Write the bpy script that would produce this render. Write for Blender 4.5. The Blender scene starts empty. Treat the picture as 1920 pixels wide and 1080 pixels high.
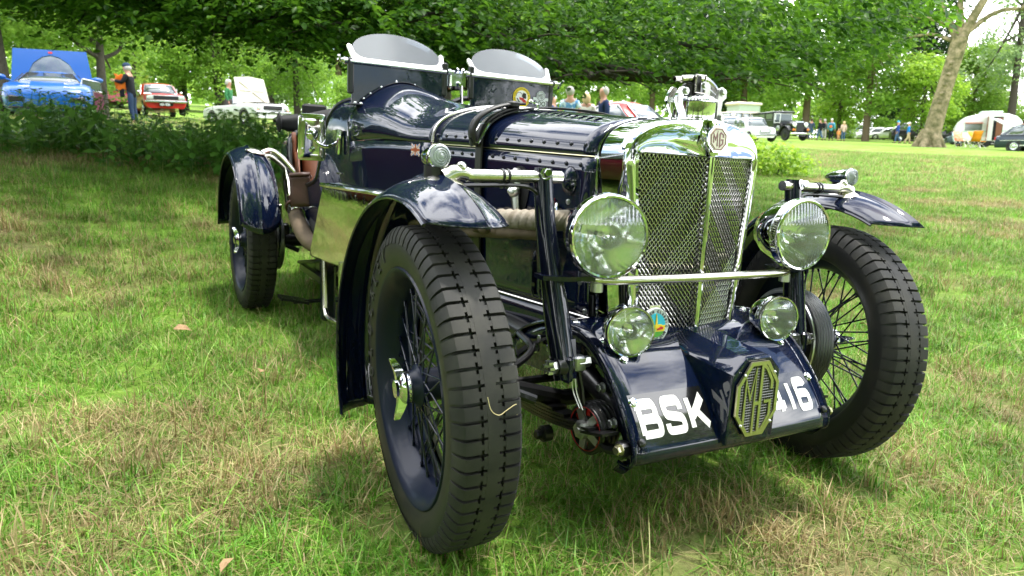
import bpy, math, random
import numpy as np
from mathutils import Matrix, Vector
R_ = math.radians
sc = bpy.context.scene
col = sc.collection
random.seed(7); rng = np.random.default_rng(11)

# ------------------------------------------------------------------ camera
cam_d = bpy.data.cameras.new('camera'); cam = bpy.data.objects.new('camera', cam_d); col.objects.link(cam)
yaw, pit, rol = R_(29.387), R_(10.547), R_(3.1187)
CP = Vector((-1.2235, -1.3697, .8424))
fw = Vector((math.sin(yaw)*math.cos(pit), math.cos(yaw)*math.cos(pit), -math.sin(pit)))
r0 = Vector((math.cos(yaw), -math.sin(yaw), 0)); u0 = r0.cross(fw)
rt = r0*math.cos(rol)+u0*math.sin(rol); up = -r0*math.sin(rol)+u0*math.cos(rol)
cam.matrix_world = Matrix(((rt.x, up.x, -fw.x, CP.x), (rt.y, up.y, -fw.y, CP.y), (rt.z, up.z, -fw.z, CP.z), (0, 0, 0, 1)))
cam_d.sensor_width = 36; cam_d.lens = 1337.9/1920*36; cam_d.clip_start = .05; cam_d.clip_end = 1500
cam_d.dof.use_dof = True; cam_d.dof.focus_distance = 1.75; cam_d.dof.aperture_fstop = 7.1
sc.camera = cam
# ------------------------------------------------------------------ sky, sun, exposure
SUN = Vector((.15, .03, .985)).normalized()
w = bpy.data.worlds.new('World'); sc.world = w; w.use_nodes = True
nt = w.node_tree; nt.nodes.clear()
def wn(t, **k):
    n = nt.nodes.new(t)
    for a, b in k.items(): setattr(n, a, b)
    return n
sky = wn('ShaderNodeTexSky', sky_type='NISHITA', sun_disc=False)
sky.sun_elevation = math.asin(SUN.z); sky.sun_rotation = math.atan2(SUN.x, SUN.y)
tc = wn('ShaderNodeTexCoord'); mp = wn('ShaderNodeMapping'); mp.inputs['Scale'].default_value = (1, 1, 2.2); mp.inputs['Location'].default_value = (.35, 1.7, .2)
no = wn('ShaderNodeTexNoise'); no.inputs['Scale'].default_value = 2.1; no.inputs['Detail'].default_value = 9; no.inputs['Roughness'].default_value = .58; no.inputs['Distortion'].default_value = .25
rp = wn('ShaderNodeValToRGB'); rp.color_ramp.elements[0].position = .42; rp.color_ramp.elements[1].position = .56
mx = wn('ShaderNodeMix', data_type='RGBA'); mx.inputs['B'].default_value = (21, 21.2, 21.6, 1)
bg = wn('ShaderNodeBackground'); bg.inputs['Strength'].default_value = .15; ow = wn('ShaderNodeOutputWorld')
L = nt.links.new
L(tc.outputs['Generated'], mp.inputs['Vector']); L(mp.outputs['Vector'], no.inputs['Vector']); L(no.outputs['Fac'], rp.inputs['Fac'])
L(rp.outputs['Color'], mx.inputs['Factor']); L(sky.outputs['Color'], mx.inputs['A']); L(mx.outputs['Result'], bg.inputs['Color']); L(bg.outputs['Background'], ow.inputs['Surface'])
sl = bpy.data.lights.new('sun', 'SUN'); sl.energy = 2.6; sl.angle = R_(4); sl.color = (1, .95, .86)
so = bpy.data.objects.new('sun', sl); col.objects.link(so); so.rotation_euler = SUN.to_track_quat('Z', 'Y').to_euler(); so.location = (0, 0, 30)
vs = sc.view_settings; vs.view_transform = 'Standard'; vs.look = 'None'; vs.exposure = 1.0; vs.gamma = 1
sc.cycles.use_denoising = True; sc.cycles.max_bounces = 10; sc.cycles.transparent_max_bounces = 16
sc.cycles.caustics_reflective = False; sc.cycles.caustics_refractive = False; sc.cycles.sample_clamp_indirect = 6

# ------------------------------------------------------------------ helpers
class MB:
    def __init__(s): s.v = []; s.f = []
    def add(s, vs, fs, M=None):
        n = len(s.v)
        s.v += [tuple(M @ Vector(p)) if M else tuple(p) for p in vs]
        s.f += [tuple(i+n for i in q) for q in fs]; return s
    def box(s, c, d, M=None, b=0):
        x, y, z = c; a, e, h = d[0]/2, d[1]/2, d[2]/2
        if not b:
            vs = [(x+i*a, y+j*e, z+k*h) for i in (-1, 1) for j in (-1, 1) for k in (-1, 1)]
            return s.add(vs, [(0, 1, 3, 2), (4, 6, 7, 5), (0, 4, 5, 1), (2, 3, 7, 6), (0, 2, 6, 4), (1, 5, 7, 3)], M)
        rings = []
        for zz, ins in ((z-h, b), (z-h+b, 0), (z+h-b, 0), (z+h, b)):
            A, E = a-ins, e-ins; bb = b if not ins else b
            rings.append([(x+px, y+py, zz) for px, py in ((A-bb, -E), (A, -E+bb), (A, E-bb), (A-bb, E), (-A+bb, E), (-A, E-bb), (-A, -E+bb), (-A+bb, -E))])
        return s.grid(rings, True, M, cap=True)
    def grid(s, rows, closed=False, M=None, cap=False, loop=False):
        n = len(rows[0]); vs = [p for r in rows for p in r]; fs = []
        m = len(rows)
        for i in range(m if loop else m-1):
            k = (i+1) % m
            for j in range(n if closed else n-1):
                l = (j+1) % n
                fs.append((i*n+j, i*n+l, k*n+l, k*n+j))
        if cap: fs.append(tuple(range(n-1, -1, -1))); fs.append(tuple((m-1)*n+j for j in range(n)))
        return s.add(vs, fs, M)
    def tube(s, path, r, n=8, M=None, cap=True, flat=1, loop=False):
        P = [Vector(p) for p in path]; m = len(P); rs = r if isinstance(r, (list, tuple)) else [r]*m
        rows = []; T0 = None; N = None
        for i, p in enumerate(P):
            if loop: T = (P[(i+1) % m]-P[i-1]).normalized()
            else: T = (P[min(i+1, m-1)]-P[max(i-1, 0)]).normalized()
            if N is None:
                a = Vector((0, 0, 1)) if abs(T.z) < .9 else Vector((1, 0, 0)); N = T.cross(a).normalized()
            else:
                N = (N-T*N.dot(T)).normalized()
            B = T.cross(N)
            rows.append([p+(N*math.cos(t)+B*math.sin(t)*flat)*rs[i] for t in (k*2*math.pi/n for k in range(n))])
        return s.grid(rows, True, M, cap and not loop, loop)
    def lathe(s, prof, n=24, M=None, cap=False):
        # profile of (radius, height) about local z
        rows = [[(r*math.cos(t), r*math.sin(t), h) for t in (k*2*math.pi/n for k in range(n))] for r, h in prof]
        return s.grid(rows, True, M, cap)
    def sphere(s, c, r, M=None, nu=12, nv=8):
        rx, ry, rz = (r, r, r) if not isinstance(r, (tuple, list)) else r
        rows = []
        for i in range(nv+1):
            a = -math.pi/2+math.pi*i/nv
            ca = max(math.cos(a), .02)
            rows.append([(c[0]+rx*ca*math.cos(t), c[1]+ry*ca*math.sin(t), c[2]+rz*math.sin(a)) for t in (k*2*math.pi/nu for k in range(nu))])
        return s.grid(rows, True, M, True)
    def prism(s, poly, h0, h1, M=None):
        n = len(poly)
        vs = [(x, y, h0) for x, y in poly]+[(x, y, h1) for x, y in poly]
        fs = [tuple(range(n-1, -1, -1)), tuple(range(n, 2*n))]+[(i, (i+1) % n, n+(i+1) % n, n+i) for i in range(n)]
        return s.add(vs, fs, M)
    def stroke(s, pts, wd, h0, h1, M=None, closed=False, warp=None):
        P = [Vector((p[0], p[1])) for p in pts]; m = len(P); l, rr = [], []
        for i in range(m):
            a = P[i]-P[i-1] if (i or closed) else P[1]-P[0]
            b = P[(i+1) % m]-P[i] if (i < m-1 or closed) else a
            a = a.normalized(); b = b.normalized(); t = (a+b)
            t = t.normalized() if t.length > 1e-6 else a
            nn = Vector((-t.y, t.x)); k = wd/2/max(.45, nn.dot(Vector((-a.y, a.x))))
            l.append(P[i]+nn*k); rr.append(P[i]-nn*k)
        vs = []
        for h in (h0, h1):
            for q in l: vs.append((q.x, q.y, h))
            for q in rr: vs.append((q.x, q.y, h))
        if warp: vs = [warp(*q) for q in vs]
        fs = []
        for i in range(m if closed else m-1):
            k = (i+1) % m
            fs += [(2*m+i, 3*m+i, 3*m+k, 2*m+k), (i, k, m+k, m+i), (i, 2*m+i, 2*m+k, k), (m+i, m+k, 3*m+k, 3*m+i)]
        if not closed: fs += [(0, m, 3*m, 2*m), (m-1, 3*m-1, 4*m-1, 2*m-1)]
        return s.add(vs, fs, M)
    def hexb(s, M, r=.007, h=.006):
        s.lathe([(r*1.35, 0), (r*1.35, .0012)], 12, M, True)
        return s.lathe([(r, .001), (r, h*.85), (r*.8, h)], 6, M, True)
    def mesh(s, name, mat=None, ang=35):
        me = bpy.data.meshes.new(name); me.from_pydata(s.v, [], s.f); me.validate()
        if ang:
            me.polygons.foreach_set('use_smooth', [True]*len(me.polygons)); me.set_sharp_from_angle(angle=R_(ang))
        if mat: me.materials.append(mat)
        me.update(); return me
    def build(s, name, mat, parent=None, ang=35, fix=True):
        me = s.mesh(name, mat, ang)
        if fix: fixn(me)
        return link(name, me, parent)
import bmesh
def fixn(me):
    bm = bmesh.new(); bm.from_mesh(me); bmesh.ops.recalc_face_normals(bm, faces=bm.faces); bm.to_mesh(me); bm.free()
def link(name, data, parent=None, M=None):
    o = bpy.data.objects.new(name, data); col.objects.link(o); o.parent = parent
    if M is not None: o.matrix_basis = M
    return o
def tag(o, label, cat, group=None, kind=None):
    if label: o['label'] = label
    if cat: o['category'] = cat
    if group: o['group'] = group
    if kind: o['kind'] = kind
    return o
def thing(name, label, cat, loc=(0, 0, 0), rz=0, group=None):
    o = bpy.data.objects.new(name, None); col.objects.link(o); o.empty_display_size = .2
    o.matrix_basis = Matrix.Translation(loc) @ Matrix.Rotation(rz, 4, 'Z'); return tag(o, label, cat, group)
def struct(o): o['kind'] = 'structure'; return o
def copy_tree(o, parent=None):
    c = o.copy(); col.objects.link(c); c.parent = parent
    for ch in o.children: copy_tree(ch, c)
    return c
def solid(o, t, off=0):
    m = o.modifiers.new('thick', 'SOLIDIFY'); m.thickness = t; m.offset = off; return o
def frame(o, z, x=(1, 0, 0)):
    z = Vector(z).normalized(); x = Vector(x); x = x-z*x.dot(z)
    if x.length < 1e-5: x = Vector((0, 1, 0)); x = x-z*x.dot(z)
    x.normalize(); y = z.cross(x)
    return Matrix(((x.x, y.x, z.x, o[0]), (x.y, y.y, z.y, o[1]), (x.z, y.z, z.z, o[2]), (0, 0, 0, 1)))
def lerp(t, pts):
    if t <= pts[0][0]: return pts[0][1]
    for (a, b), (c, d) in zip(pts, pts[1:]):
        if t <= c:
            k = (t-a)/(c-a); return b+(d-b)*k
    return pts[-1][1]
def crv(t, pts):
    # Catmull-Rom through (t, value)
    n = len(pts)
    if t <= pts[0][0]: return pts[0][1]
    if t >= pts[-1][0]: return pts[-1][1]
    for i in range(n-1):
        if t <= pts[i+1][0]: break
    x0, y0 = pts[i]; x1, y1 = pts[i+1]; h = x1-x0
    m0 = (y1-pts[i-1][1])/(x1-pts[i-1][0]) if i else (y1-y0)/h
    m1 = (pts[i+2][1]-y0)/(pts[i+2][0]-x0) if i+2 < n else (y1-y0)/h
    k = (t-x0)/h; k2 = k*k; k3 = k2*k
    return (2*k3-3*k2+1)*y0+(k3-2*k2+k)*h*m0+(-2*k3+3*k2)*y1+(k3-k2)*h*m1
def sst(x, a, b):
    k = min(1, max(0, (x-a)/(b-a))); return k*k*(3-2*k)
def spl(pts, n=8):
    # smooth 3-D path through points
    ts = list(range(len(pts))); out = []
    for k in range(n*(len(pts)-1)+1):
        t = k/n; out.append(tuple(crv(t, [(i, p[c]) for i, p in zip(ts, pts)]) for c in range(3)))
    return out

# ------------------------------------------------------------------ materials
MAT = {}
def pm(name, c, rough=.5, metal=0, coat=0, spec=.5, alpha=1, trans=0, emit=None, bump=None, var=None, sheen=0, ior=1.45, sub=0):
    m = bpy.data.materials.new(name); m.use_nodes = True; t = m.node_tree; b = t.nodes['Principled BSDF']
    b.inputs['Base Color'].default_value = (*c, 1); b.inputs['Roughness'].default_value = rough; b.inputs['Metallic'].default_value = metal
    b.inputs['Coat Weight'].default_value = coat; b.inputs['Coat Roughness'].default_value = .03; b.inputs['Specular IOR Level'].default_value = spec
    b.inputs['Transmission Weight'].default_value = trans; b.inputs['IOR'].default_value = ior; b.inputs['Alpha'].default_value = alpha; b.inputs['Sheen Weight'].default_value = sheen
    if var or bump:
        tcn = t.nodes.new('ShaderNodeTexCoord')
    if var:      # (scale, second colour, sharpness low, high)
        n = t.nodes.new('ShaderNodeTexNoise'); n.inputs['Scale'].default_value = var[0]; n.inputs['Detail'].default_value = 6; n.inputs['Roughness'].default_value = .6
        rr = t.nodes.new('ShaderNodeValToRGB'); rr.color_ramp.elements[0].position = var[2]; rr.color_ramp.elements[1].position = var[3]
        rr.color_ramp.elements[0].color = (*c, 1); rr.color_ramp.elements[1].color = (*var[1], 1)
        t.links.new(tcn.outputs['Object'], n.inputs['Vector']); t.links.new(n.outputs['Fac'], rr.inputs['Fac']); t.links.new(rr.outputs['Color'], b.inputs['Base Color'])
    if bump:     # (scale, strength, distance)
        n = t.nodes.new('ShaderNodeTexNoise'); n.inputs['Scale'].default_value = bump[0]; n.inputs['Detail'].default_value = 5
        u = t.nodes.new('ShaderNodeBump'); u.inputs['Strength'].default_value = bump[1]; u.inputs['Distance'].default_value = bump[2]
        t.links.new(tcn.outputs['Object'], n.inputs['Vector']); t.links.new(n.outputs['Fac'], u.inputs['Height']); t.links.new(u.outputs['Normal'], b.inputs['Normal'])
    MAT[name] = m; return m
navy = pm('navy_paint', (.0012, .0046, .022), .5, 0, 1, .04)
def wavy(m):
    t = m.node_tree; bs = t.nodes['Principled BSDF']; tn = t.nodes.new('ShaderNodeTexCoord'); n = t.nodes.new('ShaderNodeTexNoise'); n.inputs['Scale'].default_value = 5.5; n.inputs['Detail'].default_value = 2; u = t.nodes.new('ShaderNodeBump'); u.inputs['Strength'].default_value = .22; u.inputs['Distance'].default_value = .008
    t.links.new(tn.outputs['Object'], n.inputs['Vector']); t.links.new(n.outputs['Fac'], u.inputs['Height']); t.links.new(u.outputs['Normal'], bs.inputs['Coat Normal'])
    d = t.nodes.new('ShaderNodeTexNoise'); d.inputs['Scale'].default_value = 26; d.inputs['Detail'].default_value = 8; d.inputs['Roughness'].default_value = .75; r = t.nodes.new('ShaderNodeMapRange'); r.inputs['From Min'].default_value = .45; r.inputs['From Max'].default_value = .8; r.inputs['To Min'].default_value = .01; r.inputs['To Max'].default_value = .16
    t.links.new(tn.outputs['Object'], d.inputs['Vector']); t.links.new(d.outputs['Fac'], r.inputs['Value']); t.links.new(r.outputs[0], bs.inputs['Coat Roughness'])
wavy(navy)
navy.node_tree.nodes['Principled BSDF'].inputs['Coat IOR'].default_value = 1.62; navy.node_tree.nodes['Principled BSDF'].inputs['Coat Roughness'].default_value = .012
navyd = pm('navy_enamel', (.003, .005, .017), .4, 0, 1, .08)
black = pm('black_enamel', (.006, .006, .007), .35, 0, .3)
dark = pm('dark_interior', (.004, .004, .005), .8)
chrome = pm('chrome', (.67, .68, .69), .04, 1)
reflm = pm('lamp_reflector', (.88, .89, .89), .09, 1)
wheel_en = pm('wheel_enamel', (.003, .007, .024), .42, 0, .12, .25)
nickel = pm('brushed_nickel', (.62, .59, .54), .22, 1)
steel = pm('zinc_steel', (.55, .56, .56), .28, 1)
polish = pm('polished_alloy', (.80, .81, .72), .035, 1, bump=(11, .11, .02))
brass = pm('brass_plate', (.58, .55, .36), .28, 1, bump=(60, .05, .002))
rubber = pm('tyre_rubber', (.020, .020, .0196), .66, 0, 0, .4, bump=(160, .15, .001), var=(14, (.042, .040, .034), .42, .72))
rubber_s = pm('sidewall_rubber', (.016, .016, .0155), .45, 0, 0, .45, var=(9, (.042, .037, .028), .48, .76))
letter_rubber = pm('raised_letter_rubber', (.045, .044, .041), .6)  # paler colour carries the light caught by raised edges, and some dust
leather = pm('tan_leather', (.17, .058, .025), .42, 0, 0, .4, bump=(60, .25, .003), var=(8, (.10, .034, .016), .4, .7))
leatherd = pm('brown_leather', (.05, .02, .011), .5, bump=(80, .3, .003))
straplth = pm('black_leather', (.010, .010, .009), .42, bump=(120, .3, .002))
vinyl = pm('black_hood_cloth', (.012, .012, .013), .75, bump=(200, .3, .001))
wrap = pm('exhaust_wrap', (.33, .29, .235), .9, bump=(350, .6, .002), var=(30, (.22, .18, .13), .4, .7))
wrapd = pm('old_exhaust_wrap', (.17, .125, .085), .9, bump=(350, .6, .002), var=(20, (.10, .075, .05), .4, .7))
white = pm('white_paint', (.80, .80, .79), .4)
platebk = pm('plate_black', (.006, .006, .007), .18, 0, 1)
ivory = pm('ivory_enamel', (.66, .60, .44), .25, 0, .6)
maroon = pm('maroon_enamel', (.16, .03, .015), .3, 0, .5)
redp = pm('red_enamel', (.5, .02, .015), .35)
yellow = pm('yellow_print', (.80, .60, .02), .4)
cyan = pm('blue_print', (.02, .45, .60), .4)
blkprint = pm('black_print', (.01, .01, .01), .5)
silverpr = pm('silver_print', (.62, .66, .68), .35)
bluep = pm('flag_blue', (.015, .03, .30), .35)
brownp = pm('flag_red', (.42, .10, .03), .35)
wire = pm('grille_wire', (.60, .59, .56), .25, 1)
darkwire = pm('dull_wire', (.22, .22, .21), .4, 1)
greyalu = pm('cast_alloy', (.58, .58, .57), .38, 1)
def glassy(name, tint, gloss, diff, rough=.02, ribs=None):
    m = bpy.data.materials.new(name); m.use_nodes = True; t = m.node_tree; t.nodes.clear()
    o = t.nodes.new('ShaderNodeOutputMaterial'); tr = t.nodes.new('ShaderNodeBsdfTransparent'); tr.inputs['Color'].default_value = (*tint, 1)
    gl = t.nodes.new('ShaderNodeBsdfGlossy'); gl.inputs['Roughness'].default_value = rough; gl.inputs['Color'].default_value = (.95, .97, 1, 1)
    df = t.nodes.new('ShaderNodeBsdfDiffuse'); df.inputs['Color'].default_value = (.72, .78, .80, 1)
    fr = t.nodes.new('ShaderNodeFresnel'); fr.inputs['IOR'].default_value = 1.5
    ad = t.nodes.new('ShaderNodeMath'); ad.operation = 'ADD'; ad.use_clamp = True; ad.inputs[1].default_value = gloss
    m1 = t.nodes.new('ShaderNodeMixShader'); m2 = t.nodes.new('ShaderNodeMixShader'); m2.inputs[0].default_value = diff
    t.links.new(fr.outputs[0], ad.inputs[0]); t.links.new(ad.outputs[0], m1.inputs[0]); t.links.new(tr.outputs[0], m1.inputs[1]); t.links.new(gl.outputs[0], m1.inputs[2])
    t.links.new(m1.outputs[0], m2.inputs[1]); t.links.new(df.outputs[0], m2.inputs[2]); t.links.new(m2.outputs[0], o.inputs['Surface'])
    MAT[name] = m; return m
def lens_glass(name, flute):
    m = pm(name, (.96, .98, .97), .03, 0, 0, .5, trans=1, ior=1.35); t = m.node_tree; b = t.nodes['Principled BSDF']
    if flute:
        tcn = t.nodes.new('ShaderNodeTexCoord'); wv = t.nodes.new('ShaderNodeTexWave'); wv.bands_direction = 'X'; wv.inputs['Scale'].default_value = flute; wv.inputs['Distortion'].default_value = .4
        u = t.nodes.new('ShaderNodeBump'); u.inputs['Strength'].default_value = .35; u.inputs['Distance'].default_value = .004
        t.links.new(tcn.outputs['Object'], wv.inputs['Vector']); t.links.new(wv.outputs['Fac'], u.inputs['Height']); t.links.new(u.outputs['Normal'], b.inputs['Normal'])
    return m
screen_glass = glassy('hazy_screen_glass', (.55, .6, .62), .025, .085, .05)
thin_lens = glassy('thin_lens_glass', (.97, .98, .97), .05, .12, .02); side_lens = glassy('ribbed_side_lens', (.8, .83, .83), .08, .30, .15)
carglass = glassy('car_window_glass', (.35, .42, .42), .22, .03)
lens_fl = glassy('fluted_lens_glass', (.96, .98, .97), .10, .13, .03)
_t = lens_fl.node_tree; _tc = _t.nodes.new('ShaderNodeTexCoord'); _wv = _t.nodes.new('ShaderNodeTexWave'); _wv.bands_direction = 'X'; _wv.inputs['Scale'].default_value = 32; _wv.inputs['Distortion'].default_value = .2; _bu = _t.nodes.new('ShaderNodeBump'); _bu.inputs['Strength'].default_value = .25; _bu.inputs['Distance'].default_value = .003
_t.links.new(_tc.outputs['Object'], _wv.inputs['Vector']); _t.links.new(_wv.outputs['Fac'], _bu.inputs['Height'])
for _n in list(_t.nodes):
    if _n.type in ('BSDF_GLOSSY', 'BSDF_DIFFUSE', 'FRESNEL'): _t.links.new(_bu.outputs['Normal'], _n.inputs['Normal'])


# ------------------------------------------------------------------ stroke lettering
FONT = {
 'A': [[(0, 0), (.3, 1), (.6, 0)], [(.12, .33), (.48, .33)]], 'B': [[(0, 0), (0, 1), (.38, 1), (.54, .9), (.54, .62), (.4, .53), (0, .53)], [(.4, .53), (.58, .42), (.58, .1), (.42, 0), (0, 0)]],
 'C': [[(.58, .78), (.58, .88), (.44, 1), (.16, 1), (0, .86), (0, .14), (.16, 0), (.44, 0), (.58, .12), (.58, .22)]], 'E': [[(.55, 1), (0, 1), (0, 0), (.55, 0)], [(0, .52), (.45, .52)]],
 'G': [[(.58, .8), (.58, .88), (.44, 1), (.16, 1), (0, .86), (0, .14), (.16, 0), (.44, 0), (.58, .12), (.58, .46), (.34, .46)]], 'H': [[(0, 0), (0, 1)], [(.56, 0), (.56, 1)], [(0, .5), (.56, .5)]],
 'I': [[(.1, 0), (.1, 1)]], 'K': [[(0, 0), (0, 1)], [(.58, 1), (.06, .42)], [(.22, .6), (.6, 0)]], 'L': [[(0, 1), (0, 0), (.52, 0)]], 'M': [[(0, 0), (0, 1), (.34, .35), (.68, 1), (.68, 0)]],
 'N': [[(0, 0), (0, 1), (.58, 0), (.58, 1)]], 'O': [[(.16, 0), (0, .14), (0, .86), (.16, 1), (.44, 1), (.6, .86), (.6, .14), (.44, 0), (.14, 0)]], 'R': [[(0, 0), (0, 1), (.4, 1), (.56, .88), (.56, .6), (.4, .5), (0, .5)], [(.3, .5), (.58, 0)]],
 'S': [[(.56, .78), (.56, .88), (.42, 1), (.15, 1), (0, .88), (0, .66), (.12, .55), (.44, .45), (.57, .33), (.57, .13), (.42, 0), (.14, 0), (0, .12), (0, .24)]],
 'U': [[(0, 1), (0, .14), (.16, 0), (.42, 0), (.58, .14), (.58, 1)]], 'V': [[(0, 1), (.3, 0), (.6, 1)]], 'W': [[(0, 1), (.2, 0), (.4, .8), (.6, 0), (.8, 1)]], 'Y': [[(0, 1), (.3, .5), (.6, 1)], [(.3, .5), (.3, 0)]],
 '0': [[(.15, 0), (0, .14), (0, .86), (.15, 1), (.42, 1), (.57, .86), (.57, .14), (.42, 0), (.14, 0)]], '1': [[(.2, 0), (.2, 1)]], '4': [[(.42, 0), (.42, 1), (.02, .3), (.62, .3)]],
 '6': [[(.54, .82), (.42, 1), (.15, 1), (0, .86), (0, .14), (.15, 0), (.42, 0), (.57, .14), (.57, .44), (.42, .57), (.04, .57)]],
 '9': [[(.03, .14), (.15, 0), (.42, 0), (.57, .14), (.57, .86), (.42, 1), (.15, 1), (0, .86), (0, .56), (.15, .43), (.53, .43)]], ' ': []}
ADV = {'I': .42, '1': .52, 'M': .92, 'W': 1.05, ' ': .5}
def text_mb(txt, h, wd, t, warp=None, M=None, sx=1.0, center=False, gap=0.0):
    mb = MB(); x = 0
    tot = sum(ADV.get(c, .82)+gap for c in txt)*h*sx
    if center: x = -tot/2
    for c in txt:
        for st in FONT[c]: mb.stroke([(x+px*h*sx, py*h) for px, py in st], wd, 0, t, M, warp=warp)
        x += (ADV.get(c, .82)+gap)*h*sx
    return mb
# ------------------------------------------------------------------ the vintage sports car
car = thing('vintage_sports_car', 'dark navy open two-seat vintage sports car with wire wheels, chrome grille and cycle wings', 'car')
def part(mb, name, mat, parent=car, ang=35): return mb.build(name, mat, parent, ang)
SID = (-1, 1)
# ---- body lines
def bw(y): return crv(y, [(.04, .214), (.4, .278), (.76, .338), (1.0, .385), (1.3, .438), (1.7, .455), (2.4, .45), (2.8, .40), (3.1, .30)])
def bzs(y): return crv(y, [(.04, .851), (.76, .866), (1.3, .86), (1.8, .80), (2.4, .76), (3.1, .70)])
def bzt(y): return crv(y, [(.04, .946), (.4, .972), (.76, .994), (1.0, 1.002), (1.33, 1.024), (1.5, 1.05), (1.65, 1.05), (1.8, 1.01), (2.4, .92), (2.8, .88), (3.1, .74)])
def NEf(y): return 2.5+2.6*sst(y, .85, 1.33)
NE = 2.5
def top_pts(y, n=56, hump=True):
    out = []
    for i in range(n+1):
        a = math.pi*i/n; c, s = math.cos(a), math.sin(a)
        x = -bw(y)*math.copysign(abs(c)**(2/NEf(y)), c); z = bzs(y)+(bzt(y)-bzs(y))*abs(s)**(2/NEf(y))
        if hump:
            k = sst(y, .84, 1.34); q_ = max(-1, min(1, (abs(x)-.24)/.20)); z += (.066 if x < 0 else 0)*k*math.cos(q_*math.pi/2)**1.6
        out.append((x, y, z))
    return out
b = MB(); b.grid([top_pts(y) for y in np.linspace(.046, .752, 16)]); bonnet = solid(part(b, 'bonnet', navy), .004)
b = MB(); b.grid([top_pts(y, 72) for y in np.linspace(.764, 1.325, 26)]); scut = solid(part(b, 'scuttle', navy), .004)
b = MB(); b.tube([(x*1.004, .758, z+.002) for x, y, z in top_pts(.758, 40)]+[(bw(.758)*1.004, .758, z) for z in (.82, .76, .7)], .0065, 8)
b.tube([(-bw(.758)*1.004, .758, z) for z in (.866, .82, .76, .7)], .0065, 8); part(b, 'bonnet_bead', nickel)
# flange along the edge of the cowl hump
for s in (-1,):
    P = [p for p in top_pts(1.325, 80) if p[0]*s > .06 and abs(p[0]) < .40]
    b = MB(); b.grid([[(x, 1.331-.03, z+.004) for x, y, z in P], [(x, 1.331, z+.0045) for x, y, z in P], [(x, 1.334, z-.012) for x, y, z in P]]); fl = solid(part(b, 'cowl_flange', navyd), .002)
    for k in (.08, .28, .5, .72, .93):
        q = P[int(k*(len(P)-1))]; r = MB(); r.sphere((q[0], 1.318, q[2]+.005), .0055, nu=10, nv=6); part(r, 'rivet', chrome, fl)
# side panels
def side_x(y, z):
    zs, zt = bzs(y), bzt(y)
    if z <= zs: return bw(y)*(1-.05*((zs-z)/.4)**2)
    n_ = NEf(y); return bw(y)*max(0, 1-min(1, (z-zs)/(zt-zs))**n_)**(1/n_)
for s in SID:
    b = MB(); b.grid([[(s*side_x(y, z), y, z) for z in np.linspace(.458, bzs(y)-.006, 12)] for y in np.linspace(.046, .752, 16)]); solid(part(b, 'bonnet_side', navy), .004)
    b = MB(); b.grid([[(s*(side_x(y, .45)-.004), y, z) for z in np.linspace(.36, .452, 4)] for y in np.linspace(-.02, .752, 10)]); solid(part(b, 'chassis_valance', navyd), .004)
    b = MB(); b.tube([(s*(bw(y)+.0015), y, bzs(y)-.002) for y in np.linspace(.05, .75, 12)], .0015, 6); part(b, 'hinge_strip', brass)
    b = MB(); b.tube([(s*(side_x(y, .455)+.001), y, .455) for y in np.linspace(.03, .75, 8)], .003, 6); part(b, 'panel_seam', nickel)
def ztop(y): return crv(y, [(1.31, 1.0), (1.42, 1.025), (1.52, 1.01), (1.60, .94), (1.66, .85), (1.70, .78), (1.76, .705), (1.88, .668), (2.05, .655), (2.2, .66), (2.27, .72), (2.3, .82), (2.34, .90)])
for s in SID:
    rows = []
    for y in np.concatenate([np.linspace(.764, 1.31, 12), np.linspace(1.33, 2.34, 36)]):
        zt = bzs(y)-.0 if y < 1.32 else min(ztop(y), bzt(y)-.012)
        rows.append([(s*side_x(y, z), y, z) for z in np.linspace(.40, zt, 16)])
    b = MB(); b.grid(rows); solid(part(b, 'body_side', navy), .005)
    e = [(s*(side_x(y, min(ztop(y), bzt(y)-.012))), y, min(ztop(y), bzt(y)-.012)) for y in np.linspace(1.335, 2.34, 46)]
    b = MB(); b.tube(e, .0095, 8); part(b, 'cockpit_edge_roll', black)
rows = []
for y in np.linspace(2.345, 3.08, 14):
    h = [(-side_x(y, .42), y, .42), (-side_x(y, .6), y, .6)]; rows.append(h+top_pts(y, 24, False)+[(-p[0], p[1], p[2]) for p in h[::-1]])
b = MB(); b.grid(rows); k = len(b.v); b.f.append(tuple(range(k-len(rows[0]), k))); part(b, 'tail', navy)
b = MB()
for s in SID: b.tube([(x, 2.345, z) for x, y, z in rows[0]], .01, 8)
part(b, 'tail_edge_bead', navyd)
b = MB(); b.box((0, 1.55, .40), (.84, 1.6, .02)); b.box((0, .4, .37), (.40, .7, .03)); b.box((0, 1.02, .68), (.72, .02, .5)); part(b, 'floor_pan', dark)
# seats, trim, wheel
for s in SID:
    b = MB(); R = []
    for i in range(9):
        z = .5+.44*i/8; R.append([(s*.205+.19*math.cos(a)*(1-.04*i/8), 2.20+.025*i+.055*math.sin(a)+.008*math.cos(6*a), z) for a in np.linspace(0, 2*math.pi, 33)[:-1]])
    b.grid(R, True, cap=True); part(b, 'seat_back', leather, ang=60)
    b = MB(); b.box((s*.205, 2.0, .50), (.37, .42, .13), b=.03); part(b, 'seat_cushion', leather)
    b = MB(); b.grid([[(s*(side_x(y, z)-.02-.006*abs(math.sin(y*18))), y, z) for z in np.linspace(.42, .60 if y < 2.2 else .80, 6)] for y in np.linspace(1.36, 2.33, 44)]); solid(part(b, 'door_trim', leather, ang=60), .006)
b = MB()
for i in range(7): b.grid([[(-.415+.006*math.cos(t)+.005*i, 2.29+.012*i+0*t, .62+.0*t) for t in (0, 1)], [(-.415+.005*i, 2.29+.012*i, .88), (-.412+.005*i, 2.29+.012*i, .88)]])
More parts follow.
